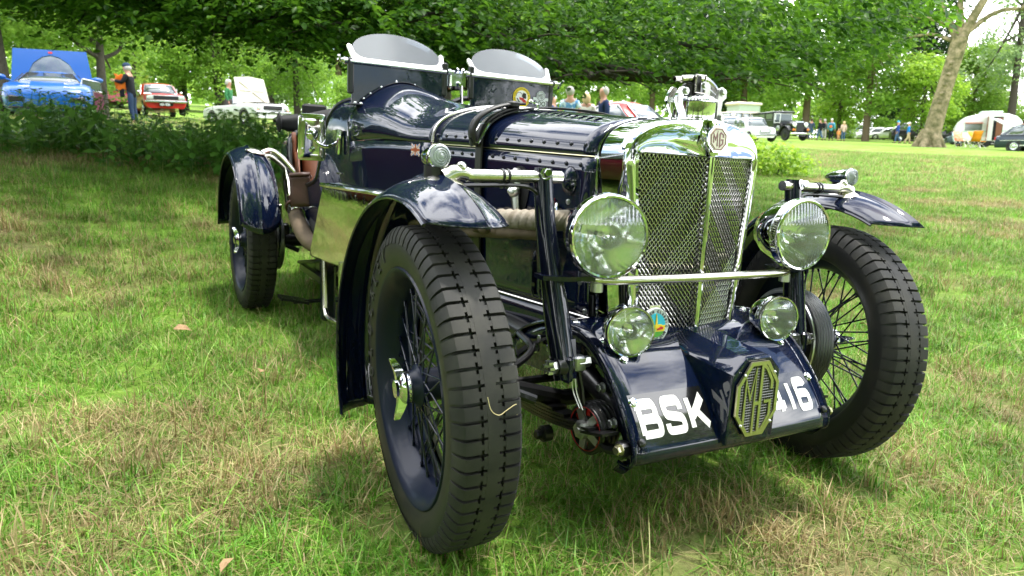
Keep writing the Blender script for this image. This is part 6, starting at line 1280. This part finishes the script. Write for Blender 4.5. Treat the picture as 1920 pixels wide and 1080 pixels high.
# red saloon
rs_ = pcar('saloon_car', 'red 1960s saloon with a chrome bumper and wide black grille', redpaint, dict(w=.79, bottom=.24, st=[(-2.02, .70, .95), (-1.98, .80, .98), (-1.4, .86, 1), (-.7, .88, 1), (.9, .89, 1), (1.3, .88, 1), (1.95, .82, .96)], cab=(-.72, -.22, .75, 1.28, .86, 1.36, .72, .60), wy=(-1.25, 1.2), wr=.29, seal=hubm,
    boxes=[('grille', (0, -2.045, .66), (.98, .05, .15), 'black_trim', .01), ('grille_surround', (0, -2.035, .66), (1.46, .04, .20), 'hub_cap', .02), ('headlamp', (-.58, -2.05, .66), (.24, .06, .14), 'lamp_glass', .02), ('headlamp', (.58, -2.05, .66), (.24, .06, .14), 'lamp_glass', .02), ('bumper', (0, -2.12, .50), (1.60, .09, .10), 'hub_cap', .03), ('number_plate', (-.02, -2.13, .38), (.52, .03, .12), 'plate_black', .005), ('wiper', (-.2, -.68, .95), (.5, .02, .02), 'black_trim', 0)]))
b = text_mb('WGM 169H', .085, .016, .004, M=frame((-.255, -2.146, .337), (0, -1, 0)), sx=.72); b.build('plate_characters', pm('plate_silver', (.7, .7, .7), .4), rs_, 0)
b = MB(); b.tube([(.10, .9, 1.36), (.10, .98, 1.95)], .006, 5); b.build('aerial', trimk, rs_)
for s_ in (-1, 1): b = MB(); b.sphere((s_*.84, -.55, .98), (.07, .05, .05)); b.tube([(s_*.76, -.55, .90), (s_*.83, -.55, .97)], .012, 5); b.build('door_mirror', chrome, rs_)
stand(rs_, 3.05, 35.5, 8, .02)
# red car glimpsed between the man and the trunk
stand(pcar('parked_car', 'dark red car glimpsed low between the tree trunk and the man in black', paint('maroon_car_paint', (.32, .02, .03)), dict(w=.78, st=[(-1.9, .62, .9), (-1.7, .74, 1), (-.8, .82, 1), (1.6, .84, 1), (1.9, .7, .9)], cab=(-.8, -.3, .7, 1.2, .80, 1.25, .7, .58), wy=(-1.2, 1.2), wr=.29, lamps=[(-.55, .62, .08, lampm), (.55, .62, .08, lampm)])), .2, 46, 15)
# tree trunk beside the blue car and at the far left
for lab, az, rho, r_ in (('dark tree trunk between the blue sports car and the man in black', -.35, 27, .15), ('dark slim tree trunk at the left edge behind the blue car', -5.9, 27, .26)):
    t = tag(bpy.data.objects.new('broadleaf_tree', None), lab, 'tree'); col.objects.link(t); stand(t, az, rho, 40 if r_ < .25 else 10); lb = [(0, 0, 3.5, 1.5), (-1.2, .4, 3.0, 1.2), (1.2, .3, 3.1, 1.3), (.3, .8, 4.6, 1.4), (-.6, .5, 4.2, 1.3)]
    if r_ < .25: link('crown', crown_mesh('crown', lb, 9000, .13, lf_mid, 41), t); link('trunk', trunk_mesh('trunk', 3.4, r_, lb, bark, 7, (.15, 0)), t)
    else: link('crown', crown_mesh('crown', [(x*1.4, y*1.4, z*1.4+.6, q*1.4) for x, y, z, q in lb], 12000, .15, lf_beech, 42), t); link('trunk', trunk_mesh('trunk', 4.2, r_, [], bark, 8, (-.1, 0)), t)
# white convertible with raised bonnet
wc = pcar('convertible_car', 'white open-top car with its bonnet raised', whitep, dict(w=.76, bottom=.24, st=[(-1.95, .62, .9), (-1.88, .74, .98), (-1.3, .78, 1), (-.4, .80, 1), (.5, .78, 1), (1.2, .80, 1), (1.9, .74, .95)], wy=(-1.2, 1.15), wr=.29, lamps=[(-.56, .62, .085, lampm), (.56, .62, .085, lampm)],
    boxes=[('bumper', (0, -2.0, .46), (1.5, .08, .09), 'hub_cap', .03), ('grille', (0, -1.97, .62), (.78, .05, .14), 'black_trim', .02), ('indicator', (-.62, -1.97, .50), (.10, .04, .05), 'amber_lamp', .01), ('indicator', (.62, -1.97, .50), (.10, .04, .05), 'amber_lamp', .01), ('seat', (-.32, .55, .86), (.42, .14, .36), 'cabin_trim', .05), ('seat', (.32, .55, .86), (.42, .14, .36), 'cabin_trim', .05), ('engine_bay', (0, -1.2, .80), (1.05, 1.0, .04), 'cabin_trim', 0)]))
b = MB(); b.prism([(-.66, 0), (-.62, .98), (0, 1.05), (.62, .98), (.66, 0)], -.015, .015, frame((0, -.70, .84), (0, -1, .30), (1, 0, 0))); rb_ = b.build('raised_bonnet', paint('pale_bonnet_paint', (.52, .50, .40)), wc, 0)
b = MB(); MMb = frame((0, -.72, .84), (0, -1, .30), (1, 0, 0))
for p in ([(-.5, .05), (.45, .85)], [(.5, .05), (-.45, .85)], [(-.5, .5), (.5, .5)]): b.stroke(p, .05, .016, .035, MMb)
b.build('bonnet_ribs', creamp, rb_, 0)
b = MB(); b.prism([(-.62, 0), (-.50, .36), (.50, .36), (.62, 0)], -.012, .012, frame((0, -.25, .82), (0, -1, .8), (1, 0, 0))); b.build('windscreen', carglass, wc, 0); b = MB(); b.tube([frame((0, -.25, .82), (0, -1, .8), (1, 0, 0)) @ Vector(p) for p in ((-.62, 0, 0), (-.50, .36, 0), (.50, .36, 0), (.62, 0, 0))], .022, 6); b.build('windscreen_frame', chrome, wc)
stand(wc, 8.75, 30.5, 30, .02)
# red rounded saloon
jg = pcar('saloon_car', 'red rounded 1960s saloon seen over the navy bonnet', redpaint, dict(w=.84, bottom=.22, st=[(-2.25, .66, .62), (-2.15, .80, .78), (-1.8, .88, .92), (-1.2, .93, 1), (-.6, .95, 1), (.8, .95, 1), (1.4, .93, .98), (2.0, .80, .9), (2.25, .60, .75)], cab=(-.78, -.12, .72, 1.55, .92, 1.46, .76, .56), wy=(-1.35, 1.3), wr=.33, seal=hubm, lamps=[(-.55, .72, .10, lampm, -2.18), (.55, .72, .10, lampm, -2.18)], boxes=[('bumper', (0, -2.3, .46), (1.55, .1, .12), 'hub_cap', .04), ('grille', (0, -2.24, .66), (.36, .1, .36), 'hub_cap', .05)]))
for s_ in (-1, 1): b = MB(); b.sphere((s_*.88, -.62, 1.04), (.075, .05, .05)); b.tube([(s_*.80, -.6, .95), (s_*.87, -.62, 1.02)], .012, 5); b.build('door_mirror', chrome, jg)
stand(jg, 38.0, 20.2, 56, .0)
# cream camper with pop-up roof
cv = pcar('camper_van', 'cream camper van with its pop-up roof raised', creamp, dict(w=.88, bottom=.28, st=[(-2.1, 1.10, .92), (-2.0, 1.18, 1), (1.9, 1.18, 1), (2.05, 1.1, .95)], cab=(-2.08, -1.75, 1.95, 2.04, 1.15, 1.95, .87, .80), wy=(-1.25, 1.2), wr=.32, nwin=4, lamps=[(-.6, .82, .1, lampm), (.6, .82, .1, lampm)], boxes=[('bumper', (0, -2.15, .42), (1.7, .1, .14), 'hub_cap', .03)]))
b = MB(); b.box((0, .2, 2.22), (1.25, 2.3, .5)); b.build('roof_bellows', cm((.36, .44, .34)), cv); b = MB(); b.box((0, .2, 2.56), (1.5, 2.75, .24), b=.09); b.build('pop_up_lid', creamp, cv)
stand(cv, 46.1, 60, -42)
# small white saloon and a pale one beside it
mn = pcar('small_car', 'small white car with an oval chrome grille beside the vintage limousine', whitep, dict(w=.70, bottom=.20, st=[(-1.52, .62, .88), (-1.45, .74, .97), (-1.0, .80, 1), (-.6, .82, 1), (1.3, .82, 1), (1.5, .70, .92)], cab=(-.72, -.40, .95, 1.42, .80, 1.34, .66, .56), wy=(-1.02, 1.0), wr=.26, lamps=[(-.50, .62, .10, lampm, -1.5), (.50, .62, .10, lampm, -1.5)], boxes=[('grille', (0, -1.53, .56), (.66, .05, .20), 'hub_cap', .06), ('bumper', (0, -1.57, .36), (1.36, .07, .08), 'hub_cap', .03)], seal=hubm)); stand(mn, 46.9, 44, 28)
stand(pcar('parked_car', 'pale small car half hidden behind the radiator cap', paint('pale_green_car_paint', (.50, .56, .48)), dict(w=.74, st=[(-1.7, .62, .9), (-1.5, .78, 1), (-.7, .84, 1), (1.4, .84, 1), (1.7, .7, .9)], cab=(-.85, -.4, .9, 1.4, .82, 1.36, .68, .56), wy=(-1.1, 1.1), wr=.28, lamps=[(-.5, .64, .09, lampm), (.5, .64, .09, lampm)], seal=hubm)), 45.2, 46, 20)
# vintage limousine
blackc, greenc = paint('black_coach_paint', (.010, .010, .011)), paint('dark_green_coach_paint', (.020, .030, .018))
vl = tag(bpy.data.objects.new('vintage_limousine', None), 'tall black vintage limousine with chrome headlamps and a side spare wheel', 'car'); col.objects.link(vl)
b = MB(); b.box((0, .95, .98), (1.50, 2.5, .85), b=.08); b.build('body', greenc, vl); b = MB(); b.box((0, .95, 1.58), (1.42, 2.4, .42), b=.05); b.build('cabin', blackc, vl); b = MB(); b.box((0, .90, 1.82), (1.50, 2.7, .12), b=.05); b.build('roof', blackc, vl)
b = MB(); b.prism([(-.40, .55), (-.40, 1.05), (-.30, 1.18), (0, 1.24), (.30, 1.18), (.40, 1.05), (.40, .55)], 0, 1.55, frame((0, -.30, 0), (0, -1, 0), (1, 0, 0))); b.build('bonnet', blackc, vl); b = MB(); b.box((0, -1.88, .85), (.62, .12, .72), b=.05); gr_ = b.build('radiator', chrome, vl); b = MB(); b.box((0, -1.945, .82), (.5, .02, .58)); b.build('radiator_core', trimk, gr_)
b = MB(); b.box((0, -.275, 1.50), (1.28, .03, .50), Matrix.Identity(4), b=.01); ws = b.build('windscreen_frame', whitep, vl); b = MB(); b.box((0, -.30, 1.50), (1.14, .02, .38)); b.build('windscreen', winm, ws)
for s_ in (-1, 1):
    for y in (.25, 1.05, 1.75): b = MB(); b.box((s_*.715, y, 1.57), (.02, .62, .34), b=.006); b.build('side_window', winm, vl)
    for cy, a0, a1 in ((-1.45, -70, 95), (1.75, -85, 80)):
        b = MB(); b.grid([[(s_*(.50+.30*u), cy+(.50+.03*math.sin(u*3.1))*math.sin(R_(a)), .42+(.50+.03*math.sin(u*3.1))*math.cos(R_(a))) for u in (0, .3, .6, .9, 1)] for a in np.linspace(a0, a1, 15)]); solid(b.build('mudguard', blackc, vl, 60), .03)
        M = frame((s_*.66, cy, .39), (s_, 0, 0)); b = MB(); b.lathe([(.22, -.08), (.37, -.08), (.39, -.04), (.39, .04), (.36, .08), (.24, .07), (.2, .05)], 24, M, True); wo = b.build('wheel', tyre_m, vl); b = MB(); b.lathe([(.22, .06), (.10, .09), (.01, .1)], 16, M); b.build('hub_cap', blackc, wo)
    b = MB(); b.box((s_*.72, .15, .36), (.28, 2.3, .05), b=.01); b.tube(spl([(s_*.70, -.98, .46), (s_*.72, -.7, .36), (s_*.72, -.4, .36)], 4), .05, 6); b.build('running_board', blackc, vl)
    M = frame((s_*.60, -.62, .80), (s_, -.1, .1)); b = MB(); b.lathe([(.2, -.06), (.33, -.07), (.35, 0), (.33, .07), (.22, .06)], 24, M, True); sw = b.build('spare_wheel', tyre_m, vl); b = MB(); b.lathe([(.22, .055), (.1, .07), (.01, .08)], 16, M); b.build('hub_cap', hubm, sw)
    b = MB(); M = frame((s_*.42, -1.98, .98), (0, -1, 0)); b.lathe([(.02, -.2), (.10, -.12), (.15, 0), (.14, .02)], 20, M); hl = b.build('headlamp', chrome, vl); b = MB(); b.lathe([(.14, .015), (.07, .03), (.01, .035)], 20, M); b.build('lens', lampm, hl)
    b = MB(); b.sphere((s_*.52, -2.05, .66), (.07, .06, .07)); b.build('fog_lamp', amber, vl)
b = MB(); b.tube([(-.85, -2.22, .42), (-.6, -2.28, .42), (.6, -2.28, .42), (.85, -2.22, .42)], .055, 8); b.build('bumper', chrome, vl); b = MB(); b.box((0, -2.2, .32), (.5, .02, .12)); b.build('number_plate', platebk, vl)
b = MB(); b.tube([(-.74, -.35, 1.15), (-.74, -.95, 1.15), (-.74, -.95, 1.70), (-.74, -.35, 1.72)], .025, 6, loop=True); b.build('open_window_frame', whitep, vl)
stand(vl, 48.9, 50.5, 36)
# far cars
GF = 'cars parked at the far side of the park'
def far_car(label, mat, az, rho, face, h=1.42):
    o = pcar('parked_car', label, mat, dict(w=.86, st=[(-2.15, .58, .85), (-2.0, .72, .97), (-1.2, .86, 1), (-.7, .90, 1), (1.6, .92, 1), (2.1, .8, .95)], cab=(-.95, -.15, 1.0, 1.95, .88, h, .80, .62), wy=(-1.35, 1.35), wr=.32), GF); return stand(o, az, rho, face)
silverc, blk = paint('silver_car_paint', (.45, .47, .48), .3), paint('black_car_paint', (.012, .012, .013))
far_car('silver-blue far car just right of the woman in pink', paint('light_blue_car_paint', (.30, .38, .45)), 54.0, 108, -70); far_car('white far car left of the slender tree trunk', whitep, 54.55, 104, -60); far_car('white far car right of the slender tree trunk', whitep, 55.15, 102, -75); far_car('long white far car left of the walker in the blue cap', whitep, 55.9, 100, -80); far_car('pale far car behind the visitor with the backpack', silverc, 52.7, 100, -60, 1.5)
kb = far_car('white far car carrying a roof box, beyond the woman in pink', whitep, 54.25, 112, -65, 1.5); b = MB(); b.box((0, .3, 1.68), (.9, 2.0, .34), b=.12); b.build('roof_box', whitep, kb)
stand(pcar('parked_van', 'black van between the walker in the white hat and the big trunk', blk, dict(w=.95, bottom=.25, st=[(-2.4, 1.0, .9), (-2.2, 1.12, 1), (2.4, 1.15, 1)], cab=(-2.3, -1.5, 2.3, 2.38, 1.12, 1.95, .93, .82), wy=(-1.6, 1.6), wr=.34, nwin=3, seal=silverc), GF), 57.75, 84, -80)
far_car('dark car in shade just right of the big pale trunk', blk, 60.3, 74, -85); far_car('grey-blue car behind the camping chairs', paint('grey_blue_car_paint', (.10, .14, .16)), 61.2, 72, -80)
# dark estate at the right edge
de = pcar('estate_car', 'dark blue-grey 1980s estate car at the right edge with silver side stripes', paint('slate_car_paint', (.020, .035, .05)), dict(w=.86, bottom=.26, st=[(-2.25, .66, .94), (-2.15, .80, .98), (-1.2, .88, 1), (1.9, .90, 1), (2.2, .86, .97), (2.25, .60, .95)], cab=(-.85, -.25, 1.4, 2.1, .88, 1.40, .80, .66), wy=(-1.35, 1.35), wr=.31, nwin=3, seal=hubm, boxes=[('tail_lamp', (-.66, 2.25, .72), (.30, .06, .16), 'red_lamp', .02), ('tail_lamp', (.66, 2.25, .72), (.30, .06, .16), 'amber_lamp', .02), ('bumper', (0, 2.3, .52), (1.7, .12, .12), 'black_trim', .03), ('side_stripe', (.868, 0, .62), (.02, 4.0, .03), 'hub_cap', 0), ('side_stripe', (-.868, 0, .62), (.02, 4.0, .03), 'hub_cap', 0), ('sill_stripe', (.85, 0, .36), (.03, 2.2, .06), 'hub_cap', 0), ('sill_stripe', (-.85, 0, .36), (.03, 2.2, .06), 'hub_cap', 0)]))
b = MB(); b.prism([(-.70, 0), (-.62, .85), (.62, .85), (.70, 0)], -.03, .03, frame((0, 1.75, 1.36), (0, -.55, 1), (1, 0, 0))); b.build('raised_tailgate', whitep, de, 0)
stand(de, 65.2, 47, 78)
# caravan
ca = tag(bpy.data.objects.new('caravan', None), 'small white vintage touring caravan with brown stable doors standing open', 'caravan'); col.objects.link(ca)
prf = [(-1.85, .42), (-1.95, .75), (-1.92, 1.3), (-1.72, 1.75), (-1.35, 2.05), (-.7, 2.22), (.2, 2.28), (1.0, 2.20), (1.5, 2.02), (1.8, 1.70), (1.93, 1.2), (1.95, .7), (1.86, .42)]
b = MB(); b.grid([[(x*(1-.03*abs(q)**4), y, .42+(z-.42)*(1-.05*abs(q)**4)) for x, z in prf] for q, y in zip((-1, -.93, -.6, 0, .6, .93, 1), (-.98, -.95, -.9, 0, .9, .95, .98))], True, None, True); b.build('shell', whitep, ca, 40)
b = MB(); b.box((.1, 0, 2.34), (1.3, 1.0, .14), b=.05); b.build('roof_lantern', paint('pale_green_trim', (.42, .55, .46)), ca); stripe = MAT['pale_green_trim']; b = MB(); b.box((-.95, -.985, 1.06), (1.75, .02, .10)); b.box((1.25, -.985, 1.06), (1.2, .02, .10)); b.build('waist_stripe', stripe, ca)
wood = pm('varnished_door', (.16, .055, .022), .4); b = MB(); b.box((.45, -.99, 1.22), (.55, .02, 1.55)); b.build('doorway', dark, ca); b = MB(); b.box((.08, -1.20, 1.22), (.05, .48, 1.58), Matrix.Rotation(R_(-12), 4, 'Z'), b=.01); b.build('open_door', wood, ca); b = MB(); b.box((.52, -1.0, 1.2), (.36, .04, 1.45), b=.01); b.build('inner_door', wood, ca)
b = MB(); b.box((-.95, -.99, 1.38), (1.0, .03, .52), b=.01); w_ = b.build('window', winm, ca); b = MB(); b.prism([(-.52, 0), (.52, 0), (.52, .42), (-.52, .42)], -.01, .01, frame((-.95, -1.0, 1.66), (0, -.25, 1), (1, 0, 0)) @ Matrix.Scale(-1, 4, (0, 1, 0))); b.build('window_flap', wood, w_, 0)
b = MB(); b.box((1.93, 0, 1.45), (.03, 1.3, .45), b=.01); b.build('end_window', winm, ca)
for s_ in (-1, 1): b = MB(); b.lathe([(.18, -.08), (.30, -.07), (.31, 0), (.30, .07), (.18, .08)], 20, frame((-.1, s_*.86, .31), (0, s_, 0)), True); b.build('wheel', tyre_m, ca)
b = MB(); b.tube([(1.9, -.3, .45), (2.9, 0, .42), (1.9, .3, .45)], .035, 6); b.tube([(2.8, 0, .42), (2.8, 0, 0)], .03, 6); b.build('tow_bar', greyalu, ca); b = MB(); b.box((.45, -1.15, .22), (.6, .35, .06), b=.01); b.build('step', greyalu, ca)
stand(ca, 61.8, 60, 8)
# camping chairs and table
def camp_chair(label, mat, az, rho, face, rec=.35):
    t = thing('camping_chair', label, 'chair', group='camping chairs by the caravan'); b = MB(); b.grid([[(x, -.25+.45*k, .40+.02*math.sin(3*k)-.03*abs(x)) for x in (-.26, 0, .26)] for k in (0, .33, .66, 1)]); solid(b.build('seat', mat, t, 60), .02)
    b = MB(); b.grid([[(x, .20+rec*k, .40+.62*k) for x in (-.26, 0, .26)] for k in (0, .33, .66, 1)]); solid(b.build('backrest', mat, t, 60), .02)
    for s_ in (-1, 1): b = MB(); b.tube([(s_*.28, -.28, 0), (s_*.28, .20+rec*.55, .62), (s_*.28, .20+rec, 1.02)], .014, 6); b.build('leg', greyalu, t); b = MB(); b.tube([(s_*.28, .38, 0), (s_*.28, -.24, .40), (s_*.28, -.26, .60), (s_*.28, .28, .62)], .014, 6); b.build('leg', greyalu, t)
    return stand(t, az, rho, face)
orange, redcl = cm((.78, .28, .02), .7), cm((.42, .03, .05), .7)
camp_chair('orange reclining camping chair nearest the caravan door', orange, 61.45, 54, 60, .45); camp_chair('orange camping chair with its back to the camera, left of the caravan door', orange, 61.15, 53.5, 200); camp_chair('orange flowered camping chair between the trunk and the caravan', cm((.70, .22, .10), .7, (14, (.6, .45, .3), .45, .6)), 60.35, 56, 20); camp_chair('dark red folding chair peeping out left of the big trunk', redcl, 58.05, 56, -40)
stand(person('seated visitor in pale blue between the big trunk and the caravan', cm((.35, .50, .58)), jeans, grey_h, 'sit', height=1.7), 60.05, 60, 40); stand(person('seated visitor in dark clothes between the big trunk and the caravan', cm((.06, .07, .10)), black_c, grey_h, 'sit', height=1.75), 60.55, 60.5, -30)
tb = thing('camping_table', 'low folding camping table beside the orange chairs', 'table'); b = MB(); b.box((0, 0, .62), (.9, .55, .03), b=.005); b.build('table_top', greyalu, tb)
for s_ in (-1, 1):
    for q in (-1, 1): b = MB(); b.tube([(s_*.4, q*.22, .61), (s_*.34*q, q*.24, 0)], .012, 6); b.build('leg', greyalu, tb)
stand(tb, 60.85, 55, 15)
# neighbour parked just out of frame on the left: it shows only as a reflection in the navy bonnet and chrome
stand(pcar('saloon_car', 'dark maroon saloon parked alongside on the left, mirrored in the navy bonnet side', paint('deep_maroon_paint', (.045, .004, .008)), dict(w=.84, bottom=.22, st=[(-2.2, .68, .85), (-2.05, .84, .96), (-1.2, .93, 1), (.8, .95, 1), (1.6, .93, .98), (2.2, .76, .9)], cab=(-.78, -.12, .72, 1.55, .92, 1.46, .76, .60), wy=(-1.35, 1.3), wr=.33, seal=hubm, lamps=[(-.6, .72, .10, lampm), (.6, .72, .10, lampm)])), -26, 4.9, -24)
# ------------------------------------------------------------------ small things on the grass
dry = pm('dry_leaf', (.34, .22, .11), .8, var=(20, (.20, .12, .06), .4, .7))
for i, (x, y, s_, lab) in enumerate(((-1.03, 1.86, .075, 'pale dry leaf on the grass below the rear wheel'), (-.80, 1.15, .045, 'small curled dry leaf left of the front wing'), (-1.66, .55, .05, 'brown dry leaf in the straw at lower left'), (-1.05, -.02, .04, 'small brown leaf in the grass left of the near front wheel'), (-1.52, .30, .045, 'dry leaf lying nearest the lower left corner'), (-2.05, 3.0, .05, 'dry leaf near the left edge of the lawn'), (2.2, .9, .05, 'dry leaf on the sunlit grass right of the far wheel'))):
    V = [(p[0], p[1]*1.2, p[2]+.12*math.sin(p[0]*4)) for p in LV]; me = bpy.data.meshes.new('fallen_leaf'); me.from_pydata(V, [], LFc); me.materials.append(dry); o = link('fallen_leaf', me, None, Matrix.Translation((x, y, hgt(x, y)+.045)) @ Matrix.Rotation(i*1.3, 4, 'Z') @ Matrix.Rotation(.3, 4, 'X') @ Matrix.Scale(s_, 4)); solid(o, .01); tag(o, lab, 'leaf')
b = MB(); b.tube(spl([(-.680, -.3405, .434), (-.674, -.345, .411), (-.659, -.3465, .401), (-.642, -.3445, .408), (-.627, -.342, .414), (-.620, -.3385, .411), (-.617, -.336, .392)], 4), .0007, 5); tag(b.build('straw_stem', pm('straw', (.55, .46, .24), .7)), 'bent straw stem stuck to the tread of the near front tyre', 'straw')
